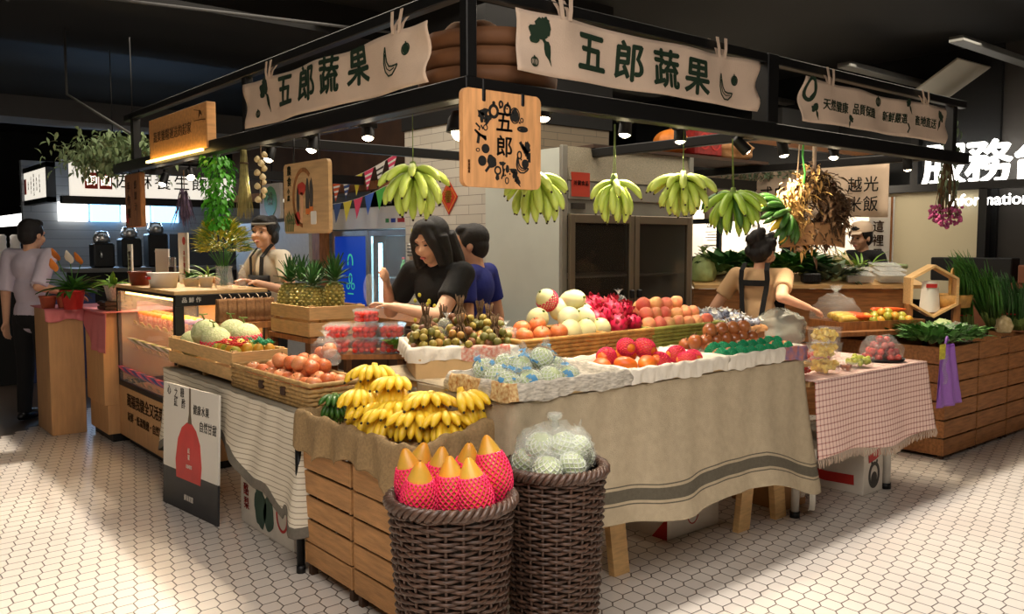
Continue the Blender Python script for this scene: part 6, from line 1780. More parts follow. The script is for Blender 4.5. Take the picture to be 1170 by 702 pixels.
# --- cantaloupes and passion fruit in the pine crate
def cant(net):
    o = MB().ball((0, 0, 0), (.088, .088, .085), 22, 14).build('cantaloupe', 'cantaloupe'); tag(o, 'c', 'melon')
    MB().tube([(0, 0, .08), (.01, 0, .11), (.03, .01, .125)], [.006, .004, .004], 6).tube([(-.02, 0, .115), (.03, .01, .12)], .004, 5).build('stem', 'stem_green', o)
    if net: net_tubes(ell(.088, .085), -.075, .015, 22, .18, .003, 7).build('foam_net', 'net_pink', o)
    return o
ct = Series([cant(True)]); cu = Series([cant(False)])
for k, (x, y, z, net, lb) in enumerate(((1.86, 4.98, .925, 1, 'largest cantaloupe with pink net in front of the crate'), (1.87, 5.17, .955, 0, 'cantaloupe behind the largest one, without visible net'), (2.0, 4.88, .945, 1, 'cantaloupe with a stem and pink net next to the paper bags'), (2.0, 5.08, .955, 0, 'rear cantaloupe between the other melons'), (1.86, 5.36, .875, 0, 'low cantaloupe at the far end of the pine crate'))):
    (ct if net else cu).put((x, y, z), (R.uniform(-.15, .15), R.uniform(-.15, .15), R.uniform(0, 6)), 1.0, lb, 'cantaloupes in the pine crate')
def passion(m): return proto_fruit('passion_fruit', 'passion fruit', MB().ball((0, 0, 0), (.029, .029, .032), 14, 10), m, MB().tube([(0, 0, .03), (0, 0, .038)], .003, 5))
ps = Series([passion('citrus_green'), passion('citrus_orange')])
for j, (x, z) in enumerate(((1.80, .905), (1.865, .915), (1.93, .91), (1.995, .905))):
    for k in range(5):
        ps.put((x, 4.54 + k * .064, z + R.uniform(-.006, .01)), tilt(1), R.uniform(.95, 1.1), 'green-yellow passion fruit, %s from the apple basket in the %s row of the crate' % (ORD[k], ROW[j]), 'passion fruit in the pine crate')
o = MB().grid(10, 10, lambda u, v: (1.79 + .1 * u, 4.55 + .25 * v, .945 + .012 * math.sin(u * 9) * math.sin(v * 11))).build('net_bag', 'net_red', None, solid=.002); o.modifiers.new('net', 'WIREFRAME').thickness = .004; tag(o, 'orange-red mesh net lying on the passion fruit', 'net')
o = MB().grid(8, 8, lambda u, v: (1.93 + .09 * u, 4.52 + .16 * v, .95 + .018 * math.sin(u * 9 + 1) * math.sin(v * 8))).build('net_bag', 'net_green', None, solid=.002); o.modifiers.new('net', 'WIREFRAME').thickness = .004; tag(o, 'green mesh net bunched at the corner of the melon crate', 'net')
# --- pineapples
def pineapple():
    t = thing('pineapple', 'p', 'pineapple')
    def wob(a, z): return 1 + .05 * math.cos(a * 8 + z * 110) * math.cos(z * 150)
    prof = [(.001, 0)] + [(.052 * math.sin(PI * (.12 + .78 * i / 16)) ** .5, .16 * i / 16) for i in range(17)] + [(.001, .162)]
    MB().lathe(prof, 32, wob=wob).build('fruit_body', 'pine_skin', t)
    q = MB()
    for i in range(5):
        for k in range(8):
            a = k * PI / 4 + i * .4; e = .35 + i * .27
            q.merge(leaf_mb(.075 + .012 * i, .02, 0, .35 - .06 * i, n=4), Matrix.Translation((.01 * math.cos(a), .01 * math.sin(a), .155 + .012 * i)) @ rot_to((math.cos(a) * math.cos(e), math.sin(a) * math.cos(e), math.sin(e))))
    q.build('leaf_crown', 'leaf_dark', t)
    nb = MB()
    for i in range(9):
        for k in range(10):
            z = .012 + i * .0165; a = (k + .5 * (i % 2)) * 2 * PI / 10; r = .052 * math.sin(PI * (.12 + .78 * z / .16)) ** .5
            nb.ball((r * math.cos(a), r * math.sin(a), z), (.0095, .0095, .0075), 6, 4)
    nb.build('eyes', 'pine_eye', t)
    return t
fruit_mat('pine_eye', (196, 182, 96), (150, 140, 70), 60, .6)
pn = Series([pineapple()])
for k, (x, y, lb) in enumerate(((2.26, 4.88, 'pineapple at the far corner of its crate, nearest the paper bags'), (2.27, 4.72, 'pineapple second from the paper bags in front of the crate'), (2.27, 4.58, 'pineapple in front of the crate below the painted board corner'), (2.40, 4.56, 'pineapple near the front corner beside the blue fridge door'), (2.47, 4.70, 'pineapple at the back towards the blue fridge'), (2.42, 4.84, 'rear pineapple in the middle of the crate'))):
    pn.put((x, y, 1.075 + R.uniform(0, .02)), (R.uniform(-.12, .12), R.uniform(-.12, .12), R.uniform(0, 6)), R.uniform(1.0, 1.12), lb, 'pineapples in the crate')
# ------------------------------------------------------------------ people
def ik(S, W, a, b, pole):
    S = Vector(S); W = Vector(W); d = W - S; L = min(d.length, (a + b) * .999); u = d.normalized(); W = S + u * L
    x = (a * a - b * b + L * L) / (2 * L); h = math.sqrt(max(0, a * a - x * x))
    p = Vector(pole); p = (p - u * p.dot(u)).normalized()
    return S + u * x + p * h, W
def hand_volume(mb, W, d, n, k=1.0, curl=.5, thumb=1):
    """palm, four bent fingers of different lengths and a thumb; d = along the forearm, n = back of the hand"""
    d = Vector(d).normalized(); n = Vector(n); n = (n - d * n.dot(d)).normalized(); s = d.cross(n)
    W = Vector(W)
    for o in (-.026, -.009, .009, .026):
        capsule(mb, W + d * .01 * k + s * o * .7 * k, W + d * .075 * k + s * o * k, .014 * k, .0125 * k, 8)
    for o, l in ((-.028, .058), (-.0095, .072), (.0095, .076), (.028, .066)):
        p = W + d * .08 * k + s * o * 1.1 * k; dd = d
        for i, f in enumerate((.45, .32, .23)):
            dd = (dd - n * (curl * (.45 + .3 * i))).normalized(); q = p + dd * l * f * k
            capsule(mb, p, q, (.0095 - .001 * i) * k, (.0088 - .001 * i) * k, 8); p = q
    p = W + d * .022 * k + s * .028 * thumb * k
    for i, (l, dd) in enumerate(((.038, d * .6 + s * .75 * thumb - n * .25), (.03, d * .85 + s * .3 * thumb - n * .5))):
        q = p + dd.normalized() * l * k; capsule(mb, p, q, (.012 - .002 * i) * k, (.010 - .001 * i) * k, 8); p = q

def person(label, loc, heading, H, hands, head=(0, 0), outfit='tee_black', pants='trousers', hair='long', lean=0.0, skin='skin', extra=None, girth=1.0, sleeve=.62, top_long=.06, poles=None, curl=.5):
    t = thing('person', label, 'person', loc, heading)
    inv = Matrix.Translation(loc) @ Matrix.Rotation(heading, 4, 'Z'); inv = inv.inverted()
    g = girth; k = H / 1.62
    hip = Vector((0, 0, .52 * H)); ch = Vector((math.sin(lean) * .24 * H, 0, .52 * H + math.cos(lean) * .24 * H))
    nk = Vector((math.sin(lean * 1.15) * .325 * H, 0, .52 * H + math.cos(lean * 1.15) * .325 * H))
    sh = [nk + Vector((-.005, s * .103 * H * (.5 + .5 * g), -.035 * H)) for s in (1, -1)]
    legs = [(Vector((0, s * .052 * H, .50 * H)), Vector((.015, s * .058 * H, .27 * H)), Vector((-.01, s * .062 * H, .045 * H))) for s in (1, -1)]
    HM = Matrix.Translation(nk + Vector((.018, 0, .055 * H)) + Vector((.02, 0, .02))) @ Matrix.Rotation(head[0], 4, 'Z') @ Matrix.Rotation(head[1], 4, 'Y') @ Matrix.Scale(k * .97, 4)
    hp = lambda x, y, z: HM @ Vector((x, y, z))
    body = MB()
    for a, b, c in legs:
        capsule(body, a, b, .058 * k * g, .042 * k * g); capsule(body, b, c, .042 * k * g, .028 * k)
        body.ball(c + Vector((.06 * k, 0, -.03 * k)), (.11 * k, .035 * k, .03 * k), 14, 8)
    body.ball(hip + Vector((0, 0, -.01)), (.085 * k * g, .125 * k * g, .11 * k), 18, 12); body.ball((hip + ch) / 2, (.078 * k * g, .115 * k * g, .15 * k), 18, 12); body.ball(ch, (.085 * k * g, .13 * k * g, .13 * k), 18, 12)
    capsule(body, sh[0] * .85 + sh[1] * .15, sh[1] * .85 + sh[0] * .15, .05 * k, .05 * k)
    capsule(body, nk + Vector((-.005, 0, -.03)), hp(-.015, 0, -.04), .048 * k, .046 * k)
    arms = []
    for i in range(2):
        W = inv @ Vector(hands[i][0]) if hands[i] is not None else sh[i] + Vector((.03, (1, -1)[i] * .05, -.31 * H))
        pole = (poles[i] if poles else None) or (-.6, (1, -1)[i] * .5, -.7)
        E, W = ik(sh[i], W, .172 * H, .152 * H, pole)
        capsule(body, sh[i], E, .044 * k * g, .036 * k * g); capsule(body, E, W, .036 * k * g, .024 * k)
        n = Vector(hands[i][1]) if hands[i] is not None and len(hands[i]) > 1 else Vector((0, (1, -1)[i], .3))
        hand_volume(body, W, (W - E), n, k * .95, curl, thumb=(-1, 1)[i])
        arms.append((sh[i], E, W))
    # head: skull, jaw, nose, brow, cheeks, lips, ears
    for c, r in (((-.012, 0, .035), (.093, .075, .085)), ((.02, 0, -.025), (.066, .058, .085)), ((.052, 0, -.088), (.026, .026, .022)), ((.058, .032, -.03), .032), ((.058, -.032, -.03), .032), ((.07, .026, .026), (.02, .03, .014)), ((.07, -.026, .026), (.02, .03, .014)), ((-.005, .076, -.01), (.022, .011, .032)), ((-.005, -.076, -.01), (.022, .011, .032)), ((.093, 0, -.028), (.016, .017, .012)), ((.079, 0, -.066), (.014, .024, .013))):
        body.ball(c, r, 16, 10, mtx=HM)
    body.tube([hp(.076, 0, .018), hp(.090, 0, -.012), hp(.098, 0, -.03)], [.008 * k, .009 * k, .012 * k], 8)
    fuse(body, .0085, 3).build('body', skin, t)
    ey = MB()
    for s in (1, -1):
        ey.ball((.083, s * .03, .002), (.007, .012, .0045), 10, 6, mtx=HM); ey.tube([hp(.088, s * .014, .022), hp(.089, s * .032, .028), hp(.078, s * .05, .022)], .0018 * k, 5)
    ey.build('eyes', 'hair', t)
    MB().ball((.0885, 0, -.066), (.006, .021, .0075), 12, 6, mtx=HM).build('lips', 'lip', t)
    # clothes
    cl = MB(); o = .012
    for c, r in (((hip + ch) / 2, (.09 * g, .127 * g, .16)), (ch, (.097 * g, .142 * g, .135)), (hip + Vector((0, 0, .02)), (.096 * g, .134 * g, .10 + top_long))):
        cl.ball(c, tuple(x * k for x in r), 20, 14)
    capsule(cl, sh[0] * .9 + sh[1] * .1, sh[1] * .9 + sh[0] * .1, .06 * k, .06 * k)
    for S, E, W in arms:
        if sleeve <= 1:
            m = S + (E - S) * sleeve; cl.ball(S, .060 * k * g, 14, 10); cl.tube([S, m], [.060 * k * g, .058 * k * g], 14)
        else:
            cl.ball(S, .058 * k * g, 14, 10); cl.tube([S, E], [.058 * k * g, .05 * k * g], 14); cl.ball(E, .05 * k * g, 14, 10); m = E + (W - E) * (sleeve - 1); cl.tube([E, m], [.05 * k * g, .042 * k * g], 14)
    fuse(cl, .010, 3).build('shirt', outfit, t)
    pn_ = MB()
    for a, b, c in legs:
        pn_.ball(a, .074 * k * g, 14, 10); pn_.tube([a, b, c + Vector((0, 0, -.01))], [.074 * k * g, .06 * k * g, .052 * k], 16); pn_.ball(b, .06 * k * g, 12, 8)
    pn_.ball(hip + Vector((0, 0, -.01)), (.098 * k * g, .136 * k * g, .12 * k), 18, 12)
    fuse(pn_, .012, 3).build('trousers', pants, t)
    for a, b, c in legs:
        s = MB(); s.ball(c + Vector((.055 * k, 0, -.035 * k)), (.128 * k, .046 * k, .05 * k), 18, 12, fn=lambda d: Vector((d.x, d.y, max(-.55, d.z)))); s.ball(c + Vector((-.005, 0, -.02 * k)), (.05 * k, .043 * k, .05 * k), 14, 10, fn=lambda d: Vector((d.x, d.y, max(-.85, d.z))))
        s.build('shoe', 'shoe', t)
    # hair
    hr = MB()
    if hair in ('short', 'bun', 'man', 'tied', 'long', 'cap'):
        hr.ball((-.026, 0, .045), (.098, .087, .088), 22, 14, mtx=HM)
        hr.ball((-.05, 0, -.005), (.066, .08, .085), 18, 12, mtx=HM)
        if hair != 'man': hr.ball((.03, .0, .088), (.06, .066, .042), 16, 10, mtx=HM)
        else: hr.ball((.022, .0, .095), (.06, .062, .038), 16, 10, mtx=HM)
        for s in (1, -1): hr.ball((.0, s * .066, .03), (.045, .02, .05), 12, 8, mtx=HM)
    if hair == 'long':
        for s in (1, -1):
            hr.tube([hp(-.005, s * .068, .03), hp(.0, s * .082, -.06), hp(.02, s * .085, -.15), hp(.05, s * .095, -.25), hp(.06, s * .09, -.34)], [.045 * k, .044 * k, .046 * k, .042 * k, .018 * k], 12, flat=.7)
            hr.tube([hp(.055, s * .03, .075), hp(.068, s * .055, .03), hp(.045, s * .075, -.04), hp(.04, s * .085, -.12)], [.03 * k, .026 * k, .028 * k, .024 * k], 10)
            hr.tube([hp(-.08, s * .03, .02), hp(-.10, s * .04, -.12), hp(-.10, s * .05, -.27), hp(-.09, s * .05, -.36)], [.06 * k, .064 * k, .06 * k, .03 * k], 12)
    if hair == 'bun':
        for c, r in (((-.10, 0, .10), .052), ((-.13, .03, .075), .036), ((-.09, -.03, .135), .034), ((-.06, .06, .0), .05), ((-.06, -.06, .0), .05), ((-.03, .085, .06), .038), ((-.03, -.085, .06), .038), ((.0, .06, .11), .04), ((.0, -.06, .11), .04)): hr.ball(c, r, 12, 8, mtx=HM)
    if hair == 'tied':
        for s in (1, -1): hr.ball((.028, s * .064, .045), (.035, .022, .045), 12, 8, mtx=HM); hr.ball((-.02, s * .078, -.025), (.04, .02, .045), 12, 8, mtx=HM); hr.ball((.055, s * .035, .078), (.03, .035, .022), 12, 8, mtx=HM)
        hr.ball((-.125, 0, .06), .042, 14, 10, mtx=HM); hr.ball((-.09, 0, .115), .034, 14, 10, mtx=HM)
    fuse(hr, .007, 2).build('hair', 'hair', t)
    if extra: extra(t, dict(H=H, k=k, g=g, hip=hip, ch=ch, nk=nk, sh=sh, HM=HM, hp=hp, arms=arms))
    return t

def strap(mb, pts, wd):
    n = len(pts); vs = []
    for i, (p, nrm) in enumerate(pts):
        a = pts[max(i - 1, 0)][0]; b = pts[min(i + 1, n - 1)][0]
        s = (Vector(b) - Vector(a)).cross(Vector(nrm)).normalized() * wd / 2
        for e in (-s, s):
            for h in (0, .006): vs.append(Vector(p) + e + Vector(nrm).normalized() * h)
    fs = []
    for i in range(n - 1):
        a, b = i * 4, (i + 1) * 4
        fs += [(a, b, b + 2, a + 2), (a + 1, a + 3, b + 3, b + 1), (a, a + 1, b + 1, b), (a + 2, b + 2, b + 3, a + 3)]
    return mb.add(vs, fs, 0, False)
def tee_print(t, d):
    q = MB()
    # yellow flowers and blue patch on the chest
    for i in range(16):
        y = R.uniform(-.09, .1); z = d['ch'].z - .02 - R.random() * .16; x = d['ch'].x + .1 * d['k'] * d['g'] * math.sqrt(max(.1, 1 - (y / (.15 * d['g'])) ** 2)) + .004
        q.ball((x, y, z), (.005, .013, .012), 8, 5)
    q.build('yellow_print', 'flower_yellow', t)
def apron_back(t, d):
    k, g = d['k'], d['g']; q = MB(); ch = d['ch']; hip = d['hip']
    bx = lambda y, z, e=.0: -.106 * k * g * math.sqrt(max(.05, 1 - (y / (.155 * k * g)) ** 2)) + ch.x * max(0, min(1, (z - hip.z) / (ch.z - hip.z))) - .006 + e
    for s in (1, -1):
        pts = []
        for z, y in ((ch.z + .17, .075), (ch.z + .12, .085), (ch.z + .06, .09), (ch.z + .0, .085), (ch.z - .08, .075), (ch.z - .2, .062), (hip.z, .05), (hip.z - .1, .045)):
            pts.append(((bx(s * y, z) + (.045 if z > ch.z + .15 else 0), s * y, z), (-1, s * .2, .2)))
        strap(q, pts, .034 * k)
    strap(q, [((bx(y, ch.z + .035), y, ch.z + .035), (-1, 0, 0)) for y in (-.09, -.045, 0, .045, .09)], .04 * k)
    q.build('apron_straps', 'tee_black', t)
    f = MB(); f.grid(12, 10, lambda u, v: (ch.x * (1 - v) + .118 * k * g * math.cos((u - .5) * 2.2) + .01, .17 * k * g * math.sin((u - .5) * 2.2), ch.z + .02 - v * .42)); f.build('apron', 'tee_black', t, solid=.004)
def apron_front(t, d):
    k, g = d['k'], d['g']; q = MB(); ch = d['ch']
    fx = lambda y, z: .108 * k * g * math.sqrt(max(.05, 1 - (y / (.155 * k * g)) ** 2)) + ch.x + .006
    for s in (1, -1):
        strap(q, [((fx(s * y, z) - (.05 if z > ch.z + .14 else 0) - (.04 if z > ch.z + .17 else 0), s * y, z), (1, s * .2, .3)) for z, y in ((ch.z + .185, .08), (ch.z + .15, .082), (ch.z + .09, .08), (ch.z + .02, .075), (ch.z - .06, .07))], .036 * k)
    q.build('apron_straps', 'tee_black', t)
    f = MB(); f.grid(12, 10, lambda u, v: (ch.x * (1 - v) + .122 * k * g * math.cos((u - .5) * 1.9) + .008, .17 * k * g * math.sin((u - .5) * 1.9), ch.z - .04 - v * .42)); f.build('apron', 'tee_black', t, solid=.004)
    b = MB(); b.tube([d['hp'](.04 * math.cos(a) + .0 + .055 * math.cos(a), .082 * math.sin(a), .075 - .02 * math.cos(a)) for a in [PI * i / 12 - PI / 2 for i in range(13)]], .010, 8); b.build('headband', mat('band_grey', (120, 116, 110), .8), t)
def cap_hat(t, d):
    MB().lathe([(.10, 0), (.098, .05), (.07, .09), (0, .10)], 20, mtx=d['HM'] @ Matrix.Translation((-.015, 0, .055))).build('cap', 'canvas', t)
    MB().grid(8, 4, lambda u, v: (.07 + .08 * v * math.cos((u - .5) * 1.6), (.09 + .01 * v) * math.sin((u - .5) * 2.2), .06 - .02 * v), mtx=d['HM']).build('cap_peak', 'canvas', t, solid=.004)

D = math.radians
person('woman with long black hair in a black tee reaching over the cherry tomato boxes', (2.68, 3.80, 0), D(192), 1.66,
       [((2.33, 3.76, 1.175), (-.2, .1, 1)), ((2.42, 3.98, 1.27), (0, 1, .3))], (0.05, .28), 'tee_black', hair='long', lean=.12, girth=1.12, extra=tee_print, poles=[(.4, .5, -.7), (-.3, -.6, -.7)])
person('man in a blue tee with short black hair, turned away behind the woman in black', (3.06, 4.03, 0), D(120), 1.63, [None, None], (.3, .1), 'tee_blue', hair='man', girth=1.05)
person('woman in a white tee and black apron with hair tied up, behind the display case', (2.66, 6.02, 0), D(186), 1.72,
       [((2.42, 5.70, 1.225), (0, 0, 1)), ((2.30, 6.16, 1.235), (0, 0, 1))], (.48, -.12), 'tee_white', hair='tied', extra=apron_front)
person('woman seen from behind in a beige tee with crossed black apron straps', (4.96, 3.40, 0), D(14), 1.58,
       [((5.12, 3.75, 1.0), (0, 0, 1)), ((5.06, 3.08, 1.08), (0, 0, 1))], (-.25, .15), 'tee_beige', hair='bun', lean=.1, girth=1.05, extra=apron_back)
person('man in a lilac shirt and black trousers seen from behind at the far counter', (1.47, 8.09, 0), D(38), 1.72,
       [((1.30, 8.24, .84), (0, 1, 0)), ((1.72, 7.86, 1.08), (0, 0, 1))], (-.12, .1), 'shirt_lilac', hair='man', girth=1.1, sleeve=1.0, top_long=.06, poles=[(-.5, .15, -1), (-.5, -.2, -1)])
person('dark haired shopper beyond the vegetable stand, face half hidden by leaves', (7.18, 4.50, 0), D(225), 1.63, [None, None], (.2, .3), 'tee_black', hair='long')
person('shopper in a pale cap mostly hidden behind the dried wreath', (7.66, 4.10, 0), D(165), 1.70, [None, None], (.1, .1), 'tee_black', hair='short', extra=cap_hat)
person('passer-by in black trousers cut off by the picture edge', (1.02, 9.35, 0), D(100), 1.7, [None, None], (0, 0), 'tee_black', hair='man')
b = thing('plastic_bag', 'clear oval plastic bag held open by the woman in black', 'plastic bag', (2.36, 4.06, 1.27), rot=(0, 0, .4))
MB().ball((0, 0, -.02), (.05, .022, .085), 18, 12).build('bag_body', 'bag_thin', b)
# ------------------------------------------------------------------ checked table: cut fruit, grapes, tomatoes
def deli_box(a, b, h):
    t = thing('clear_fruit_box', 'b', 'box')
    MB().add([(-a * .9, -b * .9, 0), (a * .9, -b * .9, 0), (a * .9, b * .9, 0), (-a * .9, b * .9, 0), (-a, -b, h), (a, -b, h), (a, b, h), (-a, b, h)], [(0, 3, 2, 1), (0, 1, 5, 4), (1, 2, 6, 5), (2, 3, 7, 6), (3, 0, 4, 7)]).build('tub', 'clear_box', t)
    MB().box((-a - .003, -b - .003, h), (a + .003, b + .003, h + .004)).build('lid', 'clear_box', t)
    return t
def chunks(name, label, loc, a, b, h, m, n, s, cat):
    q = MB()
    for k in range(n):
        c = (R.uniform(-a, a) * .8, R.uniform(-b, b) * .8, R.uniform(s * .5, h - s * .4))
        q.box((-s * .5, -s * .4, -s * .3), (s * .5, s * .4, s * .3), mtx=Matrix.Translation(c) @ Euler((R.random() * 3, R.random() * 3, R.random() * 3)).to_matrix().to_4x4())
    o = q.build(name, m, None, loc=loc, bevel=s * .12); tag(o, label, cat, kind='stuff'); return o
db = Series(deli_box(.066, .055, .068))
for k in range(3):
    p = (4.385, 2.56, .777 + k * .086)
    db.put(p, (0, 0, R.uniform(-.1, .1)), 1.15, 'clear box of cut pineapple, %s of the three stacked on the checked cloth' % ['lowest', 'middle', 'topmost'][k], 'stacked boxes of cut pineapple')
    chunks('cut_pineapple', 'yellow pineapple pieces in the %s box of the stack' % ['lowest', 'middle', 'topmost'][k], p, .07, .06, .076, 'pineapple_cut', 46, .030, 'cut fruit')
cup = Series(deli_box(.04, .04, .075))
for k in range(2):
    p = (4.10 + .075, 2.66 + .0, .777 + k * .082)
    cup.put((4.23, 2.60, .777 + k * .082), (0, 0, .3), 1, 'small clear tub of red fruit, %s of two by the stacked pineapple' % ['lower', 'upper'][k], 'tubs of cut red fruit')
    chunks('cut_melon', 'red fruit cubes in the %s small tub' % ['lower', 'upper'][k], (4.23, 2.60, .777 + k * .082), .036, .036, .07, 'tomato', 22, .024, 'cut fruit')
sb = Series(deli_box(.07, .06, .045))
sb.put((4.57, 2.53, .777), (0, 0, .1), .8, 'small clear box of brown and red snacks next to the stacked pineapple', 'small boxes on the checked cloth')
chunks('dried_fruit', 'brown and red fruit pieces in the small box', (4.57, 2.53, .777), .045, .04, .035, 'russet', 26, .02, 'cut fruit')
sb.put((4.76, 2.56, .777), (0, 0, .05), 1.1, 'clear box heaped with pale green grapes on the checked cloth', 'small boxes on the checked cloth')
fruit_mat('grape', (214, 216, 90), (186, 200, 70), 20, .3, .2); fruit_mat('plum_red', (150, 30, 34), (190, 60, 50), 20, .25, .3)
t = thing('grape_bunch', 'heap of pale yellow-green grapes in the clear box', 'grapes', (4.76, 2.56, .785))
GM = MB().ball((0, 0, 0), .0155, 12, 8).mesh('grape'); GM.materials.append(MATS['grape'])
for k in range(44):
    o = bpy.data.objects.new('grape', GM); COL.objects.link(o); o.parent = t; a = R.uniform(0, 6.28); r = math.sqrt(R.random()); o.location = (.066 * r * math.cos(a), .055 * r * math.sin(a), .014 + .045 * R.random() * (1.2 - r * .6))
sb.put((4.80, 2.86, .777), (0, 0, .0), 1.25, 'clear box of orange-red cherry tomatoes behind the grapes', 'small boxes on the checked cloth')
for k in range(40):
    i, j, l = k % 6, (k // 6) % 4, k // 24
    ch.put((4.73 + i * .028, 2.815 + j * .028, .795 + l * .024), tilt(1.5), R.uniform(.92, 1.1), 'orange-red cherry tomato in the open box behind the grapes', 'tomatoes in the box behind the grapes')
pr_ = Series([proto_fruit('plum', 'plum', MB().ball((0, 0, 0), (.021, .021, .022), 14, 10, fn=dimple(.1, .3, .05)), 'plum_red', MB().tube([(0, 0, .018), (0, 0, .03)], .002, 5)), proto_fruit('plum', 'plum', MB().ball((0, 0, 0), (.021, .021, .022), 14, 10, fn=dimple(.1, .3, .05)), 'tomato', MB().tube([(0, 0, .018), (0, 0, .03)], .002, 5))])
n = 0
for l, (nr, r) in enumerate(((9, .095), (8, .075), (6, .05), (3, .025))):
    for ring_ in range(2 if l < 2 else 1):
        cnt = nr if ring_ == 0 else nr // 2
        for k in range(cnt):
            a = 2 * PI * k / cnt + l * .4; rr_ = r if ring_ == 0 else r * .5; n += 1
            pr_.put((5.12 + rr_ * math.cos(a) * 1.05, 2.60 + rr_ * math.sin(a), .80 + l * .036), tilt(1), R.uniform(.95, 1.1), 'dark red plum, %s layer of the clear bag at the table corner' % ['lowest', 'second', 'third', 'top'][l], 'plums in the clear bag')
lump_bag('plastic_bag', 'clear shiny bag of red plums at the corner of the checked table', (5.12, 2.60, .777), (.13, .125, .095), 'bag_thin', 51, knot=False)
o = MB().lathe([(0, 0), (.12, 0), (.135, .02), (.13, .02), (.115, .006), (0, .006)], 30).build('black_tray', 'black', None, loc=(5.12, 2.60, .775)); tag(o, 'shallow black tray under the bag of red plums', 'tray')
lump_bag('plastic_bag', 'clear knotted bag behind the open box of tomatoes', (5.05, 2.95, .777), (.09, .08, .09), 'bag_thin', 61)
chunks('packed_greens', 'dark green vegetables in a low clear box behind the pineapple', (4.48, 2.80, .777), .07, .06, .05, 'leaf_dark', 30, .03, 'vegetables')
sb.put((4.48, 2.80, .777), (0, 0, .1), 1.15, 'low clear box of dark greens behind the pineapple stack', 'small boxes on the checked cloth')
mat('violet', (150, 96, 190), .45, bump=(20, .5))
t = thing('shopping_bag', 'violet plastic carrier bag hanging at the crate corner beside the checked table', 'bag', (5.93, 2.555, .40))
MB().grid(14, 18, lambda u, v: ((u - .5) * (.18 + .20 * (1 - v) ** .8) - .05 * (v - .5) + .02, -.022 * math.sin(PI * u) - .012 * math.sin(u * 15 + v * 4), v * .42)).grid(14, 18, lambda u, v: ((u - .5) * (.18 + .20 * (1 - v) ** .8) - .05 * (v - .5) + .02, .018 * math.sin(PI * u), v * .42), flip=True).build('bag_body', 'violet', t, solid=.001)
MB().tube([(-.05, 0, .40), (-.02, .0, .47), (.07, .03, .44)], .009, 6).build('handle', 'violet', t)
MB().box((-.16, -.02, .33), (-.08, -.015, .43)).build('yellow_tag', 'flower_yellow', t); MB().grid(4, 8, lambda u, v: (-.1 + (u - .5) * .06, -.03 - .01 * math.sin(v * 8), .16 + .2 * v)).build('clear_flap', 'bag', t)

# ------------------------------------------------------------------ tray of corn, carrots and limes on a low stand
o = thing('low_stand', 'plain wooden stand under the tray of corn and carrots', 'stand', (5.55, 3.18, 0), D(-20)); MB().box((0, 0, .84), (1.0, .5, .87)).build('board', 'old_wood', o)
for x in (.03, .93):
    for y in (.03, .43): MB().box((x, y, 0), (x + .04, y + .04, .84)).build('leg', 'old_wood', o)
CT = Matrix.Translation((5.72, 3.22, .872)) @ Matrix.Rotation(D(-20), 4, 'Z')
t = thing('wooden_tray', 'shallow wooden tray of corn, carrots and small limes', 'tray', (5.72, 3.22, .872), D(-20))
MB().box((0, 0, 0), (.78, .34, .012)).box((0, 0, .012), (.78, .012, .06)).box((0, .328, .012), (.78, .34, .06)).box((0, .012, .012), (.012, .328, .06)).box((.768, .012, .012), (.78, .328, .06)).build('tray_body', 'old_wood', t)
def corn():
    q = MB().lathe([(.001, 0)] + [(.024 * math.sin(PI * (.25 + .70 * i / 14)) ** .6, .19 * i / 14) for i in range(15)] + [(.001, .192)], 20, wob=lambda a, z: 1 + .04 * math.cos(a * 10) * math.cos(z * 330))
    o = q.build('corn_cob', 'corn'); tag(o, 'c', 'corn'); return o
cn = Series(corn())
for k in range(3): cn.put(CT @ Vector((.04 + .0 * k, .05 + k * .055, .075 + .01 * k)), (0, PI / 2, D(-20) + .15), 1.25, 'yellow corn cob, %s from the tray front' % ORD[k], 'corn in the wooden tray')
def carrot():
    o = MB().lathe([(.001, 0), (.02, .006), (.022, .03), (.017, .10), (.008, .18), (.001, .2)], 14).build('carrot', 'carrot'); tag(o, 'c', 'carrot'); MB().tube([(0, 0, .0), (0, 0, -.02)], .006, 6).build('stem', 'stem_green', o); return o
cr_ = Series(carrot())
for k, (x, y, z, l) in enumerate(((.16, .07, .085, 'beneath the corn at the tray front'), (.2, .15, .09, 'second behind the limes'), (.46, .2, .12, 'lying on top of the limes'), (.52, .14, .125, 'crossed over the others on top'), (.24, .24, .09, 'rearmost in the tray'))): cr_.put(CT @ Vector((x, y, z)), (0, PI / 2, D(-20) + R.uniform(-.3, .3)), 1.1, 'orange carrot ' + l, 'carrots in the wooden tray')
for j in range(3):
    for k in range(6):
        ps.put(CT @ Vector((.34 + k * .066, .05 + j * .066, .05 + .03 * (1 if j == 1 else .2) + (.03 if k in (2, 3) else 0))), tilt(1), 1.1, '%s lime, %s from the corn in the %s row of the wooden tray' % ('small', ORD[k], ROW[j]), 'limes in the wooden tray', (k + j) % 2)
lump_bag('plastic_bag', 'large clear inflated bag with twisted neck behind the corn tray', (6.0, 3.42, .875), (.2, .17, .15), 'bag_thin', 71)

